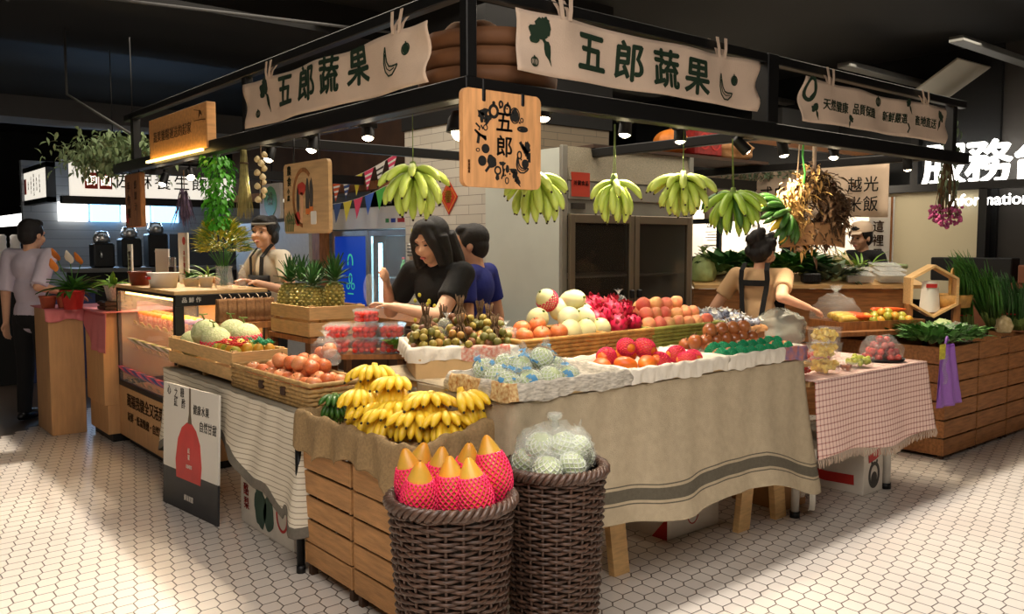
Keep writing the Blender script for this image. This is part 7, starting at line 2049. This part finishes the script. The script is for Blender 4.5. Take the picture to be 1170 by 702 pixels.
# ------------------------------------------------------------------ slanted vegetable stand
VO = Vector((5.52, 4.37, 0)); VM = Matrix.Translation(VO) @ Matrix.Rotation(math.atan2(PR.y, PR.x), 4, 'Z')
vr = math.atan2(PR.y, PR.x)
def V(x, y, z): return VM @ Vector((x, y, z))
t = thing('vegetable_stand', 'long wooden vegetable stand facing the aisle corner, sloping top full of greens', 'stand', tuple(VO), vr)
MB().add([(0, 0, 1.135), (1.86, 0, 1.135), (1.86, .62, 1.26), (0, .62, 1.26), (0, 0, 1.165), (1.86, 0, 1.165), (1.86, .62, 1.29), (0, .62, 1.29)], [(0, 3, 2, 1), (4, 5, 6, 7), (0, 1, 5, 4), (1, 2, 6, 5), (2, 3, 7, 6), (3, 0, 4, 7)]).build('sloping_top', 'pine_x', t)
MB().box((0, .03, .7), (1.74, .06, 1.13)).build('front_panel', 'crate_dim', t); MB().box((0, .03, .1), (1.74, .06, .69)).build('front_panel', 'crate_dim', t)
for x in (.0, 1.7):
    for y in (.08, .56): MB().box((x, y, 0), (x + .05, y + .05, 1.13)).build('leg', 'old_wood', t)
def veg(name, label, cat, loc, n, L, W, m, group=None, rz=0, flat=.6, up=.3, stalk=True, spread=.12):
    t = thing(name, label, cat, loc, rz, group)
    def g(k):
        a = R.uniform(0, 2 * PI); e = R.uniform(-.1, 1.2); s = R.random() ** .5 * spread
        return (s * math.cos(a), s * math.sin(a) * flat, R.uniform(.0, .06)), (math.cos(a) * math.cos(e), math.sin(a) * math.cos(e) * flat, math.sin(e) + up)
    leaves(n, g, m, 'leaves', t, L, W, .6)
    if stalk: MB().tube([(-.04, 0, .0), (.06, -.03, .02)], [.016, .010], 8).build('stalks', 'guava', t)
    return t
z_ = 1.19
lump_bag('lettuce_bag', 'pale green lettuce wrapped in a clear pointed bag at the fridge end of the stand', V(.10, .15, z_), (.11, .09, .14), 'lettuce', 81) if mat('lettuce', (176, 196, 130), .45, noise=(12, .2), bump=(30, .8)) else 0
for k, (x, y, nn, L, m, lb) in enumerate(((.26, .22, 70, (.10, .20), 'leaf_dark', 'dark green leafy bunch next to the lettuce bag'), (.40, .3, 60, (.10, .19), 'leaf_dark', 'dark green leafy bunch left of the apron woman'.replace('left of', 'beside')), (.62, .25, 60, (.10, .18), 'leaf', 'mid green leafy bunch right behind the apron woman'), (.80, .2, 80, (.10, .2), 'leaf', 'bushy green bunch in front of the dark haired shopper'), (.95, .24, 70, (.10, .18), 'leaf_dark', 'dark bushy bunch beside the black basket'))):
    veg('leafy_greens', lb, 'vegetables', V(x, y, z_ + .06), nn + 40, (L[0] + .02, L[1] + .05), .09, m, rz=vr, up=.55)
veg('purple_greens', 'purple leafy bunch below the dried wreath', 'vegetables', V(1.12, .28, 1.23), 50, (.07, .13), .06, 'purple_leaf', rz=vr) if mat('purple_leaf', (60, 24, 48), .5, noise=(20, .4)) else 0
veg('leafy_greens', 'dark green bunch wrapped in clear film under the wreath', 'vegetables', V(1.18, .12, 1.2), 60, (.10, .18), .09, 'leaf_grey', rz=vr)
fruit_mat('husk', (226, 206, 160), (200, 176, 120), 40, .6)
def husk():
    q = MB()
    for k in range(9):
        a = 2 * PI * k / 9; q.merge(leaf_mb(.17, .07, 0, .2), Matrix.Translation((.02 * math.cos(a), .02 * math.sin(a), 0)) @ rot_to((math.cos(a) * .22, math.sin(a) * .22, 1)))
    q.ball((0, 0, .07), (.028, .028, .075), 12, 10)
    o = q.build('bamboo_shoot', 'husk'); tag(o, 'h', 'vegetable'); return o
hk = Series(husk())
for k in range(3): hk.put(V(1.31 + k * .07, .42, 1.27), (-.9, .5, vr + 1.2), 1.1, 'pale husked shoot on the stand, %s from the purple leaves' % ORD[k], 'pale husked shoots')
t = veg('leek_greens', 'bright green long leaves beside the pale husked shoots', 'vegetables', V(1.50, .42, 1.26), 26, (.14, .24), .03, 'leaf_light', rz=vr, up=.5)
t = thing('leek', 'single thick leek lying over the packed trays', 'vegetable', V(1.62, .5, 1.31), vr - .1); MB().tube([(0, 0, 0), (.15, 0, .005), (.3, 0, -.01)], [.014, .016, .02], 10).build('stalk', 'guava', t); leaves(8, lambda k: ((-.02, R.uniform(-.015, .015), 0), (-1, R.uniform(-.2, .2), R.uniform(.0, .3))), 'leaf', 'leaves', t, (.12, .2), .035, .2)
mat('cloudy_box', (226, 228, 224), .15, alpha=.42)
pk = Series(deli_box(.11, .075, .055))
for c_ in pk.p[0].children: c_.data.materials[0] = MATS['cloudy_box']; mat('pack_fill', (176, 160, 130), .6, noise=(40, .3))
for k, (x, y, lb) in enumerate(((1.34, .08, 'front row, beside the black basket end'), (1.60, .08, 'front row, nearest the hexagon shelf'), (1.42, .25, 'second row, below the pale shoots'), (1.67, .25, 'second row, nearest the hexagon shelf'), (1.70, .42, 'back row, under the leek'))):
    z = 1.168 + y * .2016 + .012
    pk.put(V(x, y, z), (.2, 0, vr), 1, 'clear lidded tray of packed vegetables, ' + lb, 'packed vegetable trays on the stand')
    q = MB().box((-.09, -.058, .004), (.09, .058, .036)).build('packed_mushrooms', 'pack_fill', None, loc=V(x, y, z), rot=(.2, 0, vr), bevel=.012); tag(q, 'beige packed contents of the clear tray, ' + lb, 'packed food')
t = thing('black_basket', 'small ribbed black plastic basket upside down on the stand edge', 'basket', V(.95, .04, 1.182), vr)
MB().box((-.075, -.03, 0), (.075, .05, .075)).build('basket_body', 'black', t, bevel=.012); q = MB()
for k in range(9): q.box((-.068 + k * .0155, -.034, .006), (-.060 + k * .0155, -.03, .068))
q.build('rib', 'black_steel', t)
t = thing('hexagon_shelf', 'open hexagonal wooden frame standing at the end of the vegetable stand', 'shelf', (6.70, 3.0, 1.13), D(-46))
q = MB()
for k in range(6):
    a0, a1 = PI / 3 * k + PI / 2, PI / 3 * (k + 1) + PI / 2; r0, r1 = .205, .185
    v = [(r * math.cos(a), y, r * math.sin(a)) for y in (0, .17) for (r, a) in ((r0, a0), (r0, a1), (r1, a1), (r1, a0))]
    q.add(v, [(0, 1, 2, 3), (7, 6, 5, 4), (0, 4, 5, 1), (1, 5, 6, 2), (2, 6, 7, 3), (3, 7, 4, 0)])
q.build('hexagon_frame', 'pine_x', t)
MB().box((-.2, .02, -.93), (-.15, .07, -.1)).box((.15, .02, -.93), (.2, .07, -.1)).build('leg', 'old_wood', t)
o = thing('paper_bag', 'white paper bag with a red tag inside the hexagonal frame', 'bag', (6.75, 3.06, .965), D(-46)); MB().grid(6, 8, lambda u, v: ((u - .5) * (.16 - .04 * v), -.03 * math.sin(PI * u), v * .24)).grid(6, 8, lambda u, v: ((u - .5) * (.16 - .04 * v), .03 * math.sin(PI * u), v * .24), flip=True).build('bag', 'paper', o); MB().box((-.04, -.035, .19), (.04, -.03, .22)).build('red_tag', 'ink_red', o)
t = thing('split_basket', 'arched bamboo strip handle of a basket behind the hexagon frame', 'basket', (6.95, 2.98, 1.1), .3); MB().tube([(.14 * math.cos(a), 0, .2 * math.sin(a)) for a in [PI * i / 14 for i in range(15)]], .008, 6).build('handle', 'bamboo', t); MB().lathe([(.0, -.1), (.13, -.1), (.15, .0), (.145, .0), (.125, -.09), (0, -.09)], 24).build('basket_body', 'bamboo', t)
mat('leaf_curly', (92, 140, 70), .5, noise=(16, .35))
# ------------------------------------------------------------------ greens and scallions on the aisle crates
for k, (x, y, m, lb) in enumerate(((6.16, 2.76, 'leaf_curly', 'pale curly greens bagged at the near corner of the aisle crates'), (6.30, 2.84, 'leaf', 'bright curly greens on the aisle crates beside the near corner'), (6.45, 2.74, 'leaf_curly', 'broccoli-like bagged greens between curly greens and scallions'), (6.28, 3.18, 'leaf', 'curly greens on the rear crate below the clear bag'))):
    veg('curly_greens', lb, 'vegetables', (x, y, .80), 190, (.06, .12), .055, m, up=.9, flat=1, spread=.17)
lump_bag('plastic_bag', 'clear bag around leafy greens at the crate corner', (6.44, 2.72, .78), (.15, .11, .09), 'bag_thin', 91, knot=False)
lump_bag('cabbage', 'pale round cabbage behind the bagged greens', (6.68, 2.92, .78), (.08, .08, .09), 'guava', 93, cat='cabbage', knot=False)
lump_bag('cabbage', 'cream coloured cabbage between the two scallion bunches', (7.24, 2.70, .80), (.06, .06, .08), 'husk', 94, cat='cabbage', knot=False)
def scallions(label, loc, rz, n, L, tilt_, spread, m='leaf'):
    t = thing('scallion_bunch', label, 'scallions', loc, rz); a = MB(); w = MB()
    for k in range(n):
        s = R.uniform(-1, 1); x0 = R.uniform(-.05, .05); y0 = R.uniform(-.05, .05); l = L * R.uniform(.75, 1.1)
        d = Vector((-math.sin(tilt_) + s * spread * .6, s * spread, math.cos(tilt_))).normalized()
        p = Vector((x0, y0, 0))
        w.tube([p, p + d * l * .25], [.007, .0065], 5)
        b = R.uniform(0, .25)
        a.tube([p + d * l * .25, p + d * l * .6 + Vector((0, 0, .0)), p + d * l * .85 + Vector((-b * .1, 0, -.02 * b)), p + d * l + Vector((-b * .25, 0, -b * .25))], [.0065, .0075, .005, .001], 5)
    w.build('white_stems', 'stem_green', t); a.build('leaves', m, t)
    MB().tube([(.055 * math.cos(q) - .1 * math.sin(tilt_) * 1.0, .055 * math.sin(q), .13) for q in [2 * PI * i / 20 for i in range(20)]], .006, 5, closed=True).build('tie', 'ink_red', t)
    return t
scallions('long scallion bunch leaning back towards the hexagon frame', (7.38, 2.80, .80), 0, 110, .78, .72, .26)
scallions('upright scallion bunch with tall straight leaves', (7.12, 2.94, .80), D(-20), 60, .62, .15, .18)
scallions('dark scallion bunch at the picture edge', (7.55, 2.72, .80), D(-10), 90, .46, .3, .35, 'leaf_dark')

# ------------------------------------------------------------------ things hanging from the frame
mat('dried_gold_lit', (222, 178, 104), .7, noise=(30, .35)); mat('dried_brown', (96, 70, 44), .8, noise=(20, .4)); mat('chili', (112, 26, 22), .45); mat('magenta', (160, 66, 112), .6, noise=(30, .3)); mat('dusky', (86, 70, 92), .8, noise=(20, .4))
t = thing('dried_wreath', 'big wreath of dried leaves and chilies, lit side coloured gold, hanging under the small-lettered banner', 'wreath', (4.63, 2.80, 1.715))
WX = Vector((.80, -.60, 0))
def wr(k):
    a = R.uniform(0, 2 * PI); r = .15 + R.gauss(0, .042); b = R.gauss(0, .035)
    hx = r * math.cos(a) * (.98 - .35 * max(0, math.sin(a))); p = WX * hx + Vector((.6, .8, 0)) * b + Vector((0, 0, r * math.sin(a) * 1.0))
    d = WX * R.uniform(-1, 1) + Vector((-.6, -.8, 0)) * R.uniform(.1, 1) + Vector((0, 0, R.uniform(-1, .5)))
    return a, p, d
ga, gb = [], []
for k in range(2600):
    a, p, d = wr(k); (ga if p.dot(WX) < -.035 + R.gauss(0, .05) else gb).append((p, d))  # leaves on the lit side are coloured gold, the others brown
leaves(len(ga), lambda k: ga[k], 'dried_gold_lit', 'lit_side_leaves', t, (.035, .085), .022, .5, 3); leaves(len(gb), lambda k: gb[k], 'dried_brown', 'dried_leaves', t, (.035, .09), .028, .5, 3)
q = MB()
for k in range(30):
    a, p, d = wr(k)
    if p.dot(WX) > 0: q.tube([p, p + d.normalized() * .05], [.006, .001], 5)
q.build('chili', 'chili', t)
q = MB()
for k in range(5): q.tube([WX * (.165 * math.cos(a) * (.98 - .35 * max(0, math.sin(a)))) + Vector((.02 * math.sin(a * 5 + k), .02 * math.cos(a * 4 + k), .185 * math.sin(a))) for a in [2 * PI * i / 40 for i in range(40)]], .008, 6, closed=True)
q.build('twig_ring', 'brown', t)
q = MB(); q.grid(20, 8, lambda u, v: tuple(WX * ((u - .5) * .40) + Vector((-.6, -.8, 0)) * (.09 * math.sin(PI * u)) + Vector((0, 0, -.245 + .13 * v + .02 * math.cos((u - .5) * 3))))); q.build('bark_band', 'kraft', t, solid=.01)
MB().tube([(0, 0, .18), (0, 0, .40)], .012, 8).tube([WX * -.1 + Vector((0, 0, .15)), WX * -.09 + Vector((0, 0, .40))], .004, 6).build('hanger', 'canvas', t)
o = MB().tube([(4.45, 2.76, 2.1), (4.44, 2.76, 2.0), (4.47, 2.76, 1.9), (4.46, 2.76, 1.84)], .006, 6).build('green_cord', 'grass_cord' if 'grass_cord' in MATS else mat('grass_cord', (90, 190, 80), .5), None); tag(o, 'bright green plastic cord hanging at the gold lit side of the wreath', 'cord')
t = thing('driftwood', 'bare branches and brown cloth lying on top of the frame above the wreath', 'branch', (5.1, 3.25, 2.16))
q = MB()
for k in range(9): q.tube([(-.35 + .1 * k, R.uniform(-.1, .1), .02), (-.3 + .1 * k, R.uniform(-.1, .1), .06), (-.1 + .1 * k, R.uniform(-.12, .12), .03 + .05 * R.random()), (.12 + .1 * k, R.uniform(-.12, .12), .06)], [.014, .012, .010, .004], 6)
q.build('twigs', 'stem_brown', t); MB().box((-.6, -.15, -.0), (1.1, .15, .012)).build('board', 'old_wood', t)
t = thing('hanging_flowers', 'bundle of pink-purple dried flowers hanging head down at the frame end', 'flowers', (6.38, 2.80, 2.08))
q = MB()
for k in range(34): a = R.random() * 6.28; r = R.uniform(.02, .11); q.tube([(.02 * math.cos(a), .02 * math.sin(a), .02), (.05 * math.cos(a), .05 * math.sin(a), -.15), (r * math.cos(a), r * math.sin(a), -.36 - R.random() * .05)], [.004, .003, .002], 5)
q.build('stems', 'stem_brown', t)
leaves(150, lambda k: ((R.uniform(-.06, .06), R.uniform(-.06, .06), R.uniform(-.28, .3)), (R.uniform(-1, 1), R.uniform(-1, 1), -1.2)), 'leaf_grey', 'dry_leaves', t, (.04, .08), .02)
q = MB()
for k in range(120): a = R.random() * 6.28; r = .11 * math.sqrt(R.random()); q.ball((r * math.cos(a), r * math.sin(a), -.30 - .12 * R.random() - .06 * (1 - r / .11)), R.uniform(.009, .016), 8, 6)
q.build('blossoms', 'magenta', t)
MB().tube([(0, 0, .3), (0, 0, .42)], .003, 5).build('cord', 'stem_brown', t)
t = thing('hanging_ivy', 'bright green ivy trailing down beside the flower vase', 'plant', (2.08, 5.48, 2.06))
def iv(k):
    z = -R.random() * .46; w = .115 * (1 - .55 * abs(z + .1) / .4); a = R.random() * 6.28
    return (w * math.cos(a) * R.random() ** .5, w * math.sin(a) * R.random() ** .5, z), (math.cos(a), math.sin(a), -.8)
leaves(520, iv, 'ivy_leaf' if mat('ivy_leaf', (84, 168, 44), .4, noise=(12, .35)) else '', 'leaves', t, (.025, .048), .034, .3, 3)
q = MB()
for k in range(6): q.tube([(R.uniform(-.03, .03), R.uniform(-.03, .03), .02), (R.uniform(-.06, .06), R.uniform(-.06, .06), -.2), (R.uniform(-.04, .04), R.uniform(-.04, .04), -.45)], .003, 5)
q.build('vines', 'leaf_dark', t)
t = thing('dried_broom', 'sheaf of dry straw hung upside down next to the ivy', 'dried bunch', (2.08, 5.05, 2.06)); q = MB()
for k in range(60): a = R.random() * 6.28; r = .055 * R.random() ** .5; q.tube([(r * .3 * math.cos(a), r * .3 * math.sin(a), 0), (r * .5 * math.cos(a), r * .5 * math.sin(a), -.2), (r * math.cos(a), r * math.sin(a), -.36 - .06 * R.random())], [.003, .003, .0012], 4)
q.build('straw', 'dried_straw' if mat('dried_straw', (150, 140, 84), .8, noise=(30, .3)) else '', t); MB().tube([(.022 * math.cos(a), .022 * math.sin(a), -.08) for a in [2 * PI * i / 14 for i in range(14)]], .005, 5, closed=True).build('binding', 'stem_brown', t); MB().tube([(0, 0, 0), (0, 0, .05)], .006, 6).build('hanger', 'stem_brown', t)
t = thing('garlic_string', 'string of garlic bulbs hanging beside the straw sheaf', 'garlic', (2.08, 4.80, 2.06)); q = MB()
for k in range(11): q.ball((.022 * math.cos(k * 2.2), .022 * math.sin(k * 2.2), -.05 - k * .026), (.02, .02, .017), 10, 7, fn=lambda d: Vector((d.x, d.y, d.z + .4 * max(0, d.z) ** 6)))
q.build('bulbs', 'husk', t); MB().tube([(0, 0, .03), (0, 0, -.33)], .004, 5).build('cord', 'stem_brown', t)
t = thing('dried_lavender', 'dusky bunch of dried lavender hanging below the drinks stall sign', 'dried bunch', (2.30, 6.75, 2.06)); MB().tube([(0, 0, 0), (0, 0, -.14)], .004, 5).build('cord', 'stem_brown', t)
leaves(150, lambda k: ((R.uniform(-.03, .03), R.uniform(-.03, .03), -.14 - .12 * R.random()), (R.uniform(-.45, .45), R.uniform(-.45, .45), -1)), 'dusky', 'sprigs', t, (.1, .22), .014, .1, 3)
t = thing('hanging_foliage', 'large mass of grey-green foliage hung over the far end of the frame', 'plant', (2.18, 7.9, 2.30))
lv_ = lambda k: ((R.gauss(0, .16) - .06, R.gauss(0, .28), R.gauss(0, .07) - .04), (R.uniform(-1, 1), R.uniform(-1, 1), R.uniform(-1, .4)))
leaves(2000, lv_, 'foliage_grey' if mat('foliage_grey', (136, 158, 112), .7, noise=(10, .4)) else '', 'leaves', t, (.045, .09), .038, .5, 3); leaves(90, lambda k: ((R.gauss(-.02, .1), R.gauss(.08, .14), R.gauss(.0, .06)), (R.uniform(-1, 1), R.uniform(-1, 1), R.uniform(-1, .4))), 'dried_brown', 'dry_leaves', t, (.05, .1), .04)
MB().tube([(0, -.4, .1), (0, .4, .1)], .012, 6).tube([(0, -.3, .1), (0, -.3, .9)], .005, 5).tube([(0, .3, .1), (0, .3, .9)], .005, 5).build('hanging_rod', 'black_steel', t)
t = thing('leaf_garland', 'row of small green leaves along the top of the rice cloth banner', 'garland', (7.57, 5.4, 2.24)); leaves(240, lambda k: ((R.uniform(-.04, .02), R.uniform(-.75, .55), R.uniform(-.09, .05)), (R.uniform(-1, .2), R.uniform(-1, 1), R.uniform(-1, .3))), 'leaf_grey', 'leaves', t, (.04, .07), .04, .4, 3); MB().tube([(.02, -.75, .02), (.02, .55, .02)], .008, 6).build('rod', 'black_steel', t)
# bunting
t = thing('bunting', 'two strings of colourful triangular flags above the drinks fridge', 'bunting', (4.2, 7.3, 2.1))
for c_, n_ in (((214, 90, 40), 'flag_orange'), ((60, 80, 130), 'flag_navy'), ((232, 214, 70), 'flag_yellow'), ((226, 76, 110), 'flag_pink'), ((206, 36, 44), 'flag_red'), ((80, 170, 70), 'flag_green'), ((60, 100, 190), 'flag_blue')): mat(n_, c_, .8)
rows_ = (((.86, .0), (-.62, .22), ['white', 'flag_orange', 'flag_navy', 'flag_yellow', 'flag_pink', 'white', 'flag_pink']), ((.86, -.21), (-.62, -.02), ['flag_red', 'flag_navy', 'flag_yellow', 'flag_pink', 'flag_blue', 'flag_green', 'grey_metal']))
for (a, b, cs) in rows_:
    n = len(cs); P_ = lambda u: (0, a[0] + (b[0] - a[0]) * u, a[1] + (b[1] - a[1]) * u - .05 * math.sin(PI * u))
    MB().tube([P_(i / 20) for i in range(21)], .003, 5).build('string', 'white', t)
    for k, m in enumerate(cs):
        u0 = (k + .08) / n; u1 = (k + .92) / n; p0, p1 = P_(u0), P_(u1); tip = ((p0[0] + p1[0]) / 2 - .02, (p0[1] + p1[1]) / 2, (p0[2] + p1[2]) / 2 - .2)
        q = MB().add([p0, p1, tip], [(0, 1, 2)]); fl_ = q.build('flag', m, t, solid=.002)
        if m in ('flag_orange', 'flag_navy', 'white', 'flag_pink') and a[1] == 0:
            s = MB()
            for j in (.2, .45, .7):
                e0 = Vector(p0).lerp(Vector(tip), j) + Vector((-.003, 0, 0)); e1 = Vector(p1).lerp(Vector(tip), j) + Vector((-.003, 0, 0)); f0 = Vector(p0).lerp(Vector(tip), j + .1) + Vector((-.003, 0, 0)); f1 = Vector(p1).lerp(Vector(tip), j + .1) + Vector((-.003, 0, 0)); s.add([e0, e1, f1, f0], [(0, 1, 2, 3)])
            s.build('stripe', 'ink_grey' if m == 'white' else 'white', fl_)
# on the brick pier
t = thing('paper_charm', 'red diamond new-year paper with gold print stuck on the white brick pier', 'paper', (4.055, 5.70, 1.87)); DF = face_mtx((0, 0, 0), LEFT_RUN)
MB().prism([(0, -.14), (.12, 0), (0, .14), (-.12, 0)], .004, 0, DF).build('paper', mat('charm_red', (184, 52, 28), .6), t); q = MB(); q.merge(text_mb('春', .11, .015), Matrix.Translation((0, 0, .004))); ribbon(q, [(0, -.115), (.098, 0), (0, .115), (-.098, 0), (0, -.115)], .006); MB().merge(q, face_mtx((-.004, 0, 0), LEFT_RUN)).build('print', mat('gold_print', (214, 170, 60), .4, metal=.3), t)
t = thing('pen_holder', 'white perforated cup of pens hung on the brick pier edge', 'holder', (4.0, 6.12, 1.36)); MB().lathe([(0, 0), (.05, 0), (.055, .14), (.05, .14), (.045, .01), (0, .01)], 18).build('cup', 'white', t); q = MB()
for k in range(4): q.tube([(.02 * math.cos(k * 1.6), .02 * math.sin(k * 1.6), .02), (.035 * math.cos(k * 1.6), .035 * math.sin(k * 1.6), .2 + .03 * k)], .005, 6)
q.build('pens', 'flower_yellow', t); q = MB()
for i in range(4):
    for j in range(3): q.box((-.058, -.03 + j * .025, .03 + i * .027), (-.052, -.018 + j * .025, .045 + i * .027))
q.build('holes', 'grey_metal', t)
# woven trays stacked on the frame corner and goods on the high shelf
for k in range(3):
    q = MB().lathe([(0, 0), (.28, 0), (.30, .025), (.305, .075), (.29, .075), (.28, .02), (0, .02)], 40, wob=lambda a, z: 1 + .012 * math.sin(a * 18 + k))
    o = q.build('woven_tray', 'brown', None, loc=(2.36 + .01 * k, 3.02, 2.145 + k * .078)); tag(o, 'round brown woven tray on the frame corner, %s of the stack' % ['lowest', 'middle', 'topmost'][k], 'tray', 'woven trays on the frame corner')
o = MB().grid(16, 10, lambda u, v: (2.12 + .5 * u, 2.86 + .25 * v, 2.385 + .025 * math.sin(u * 9 + v * 5) + .05 * u * (1 - v))).build('folded_cloth', 'canvas', None, solid=.004); tag(o, 'rumpled cream cloth lying on the stacked woven trays', 'cloth')
o = thing('high_shelf', 'dark plank resting on the frame cross beams behind the banners', 'shelf', (4.3, 4.3, 2.165)); MB().box((0, 0, 0), (2.1, .5, .025)).build('plank', 'brown_dark', o)
t = thing('pumpkin', 'orange pumpkin on the high plank beside the fridge top', 'pumpkin', (5.30, 4.45, 2.19)); MB().ball((0, 0, .10), (.13, .13, .10), 32, 14, fn=lambda d: Vector((d.x * (1 + .08 * math.cos(8 * math.atan2(d.y, d.x))), d.y * (1 + .08 * math.cos(8 * math.atan2(d.y, d.x))), d.z))).build('pumpkin_body', mat('pumpkin_skin', (206, 120, 40), .5, noise=(8, .2)), t); MB().tube([(0, 0, .19), (.02, 0, .24)], [.018, .012], 8).build('stem', 'stem_brown', t)
t = thing('red_basket', 'red woven box on the high plank next to the pumpkin', 'box', (5.48, 4.34, 2.19)); MB().box((0, 0, 0), (.34, .3, .26)).build('box_body', mat('deep_red', (130, 26, 22), .6, noise=(30, .3)), t, bevel=.02); q = MB(); ring(q, .1, .12, .06, .06, .012); ring(q, .24, .12, .06, .06, .012); MB().merge(q, face_mtx((0, -.002, 0), RIGHT_RUN)).build('pattern', 'ink_red', t)
lump_bag('cloth_sack', 'tan cloth sack slumped on the high plank next to the red box', (6.08, 4.5, 2.19), (.24, .2, .13), 'kraft', 99, cat='sack', knot=False)

# ------------------------------------------------------------------ the far shop at the picture edge
t = thing('shop_shelf', 'low glowing white shelf unit with blue base beyond the man in lilac', 'shelf', (.2, 10.9, 0)); MB().box((0, .4, .3), (1.5, .45, 1.15)).box((0, 0, .3), (1.5, .4, .34)).box((0, 0, .70), (1.5, .4, .73)).box((0, 0, 1.12), (1.5, .45, 1.15)).box((1.47, 0, .34), (1.5, .4, 1.12)).build('shelf_unit', 'lit_white_soft', t); MB().box((0, 0, 0), (1.5, .45, .3)).build('base', mat('navy', (40, 52, 96), .5), t)  # shelf boards emit a glow, standing in for light falling on them
for j in range(2):
    for k in range(9):
        o = MB().box((0, 0, 0), (.11, .1, .2 + .03 * (k % 2))).build('product_box', ['red', 'flower_orange', 'ink_red', 'brown'][(k + j * 3) % 4], None, loc=(.22 + k * .135, 10.98, .345 + j * .39), bevel=.004); tag(o, '%s product box, %s along the %s shelf of the far shop' % (['red', 'orange', 'dark red', 'brown'][(k + j * 3) % 4], ORD[k], ['lower', 'upper'][j]), 'box', 'boxes on the far shop shelf')
t = thing('blue_counter', 'plain navy blue counter front beyond the pedestal', 'counter', (1.85, 10.3, 0)); MB().box((0, 0, 0), (.65, .5, .95)).build('front', 'navy', t); MB().box((-.02, -.02, .95), (.67, .52, .99)).build('worktop', 'grey_metal', t)
t = thing('cup_rack', 'dark rack with stacked white paper cups beyond the man in lilac', 'rack', (1.42, 10.3, 0)); MB().box((0, 0, 0), (.42, .3, 1.22)).build('rack_body', 'dark', t)
for k in range(3):
    o = MB().lathe([(0, 0), (.045, 0), (.05, .02)] + [(.046 + .005 * (j % 2), .02 + j * .03) for j in range(12)] + [(.03, .37), (0, .37)], 16).build('paper_cups', 'white', None, loc=(1.50 + k * .13, 10.42, 1.222)); tag(o, 'stack of white paper cups on the dark rack, %s from the picture edge' % ORD[k], 'cups', 'stacked paper cups')
area('far_shop_light', (.9, 10.6, 2.2), (1, .6), 8, (255, 240, 230))
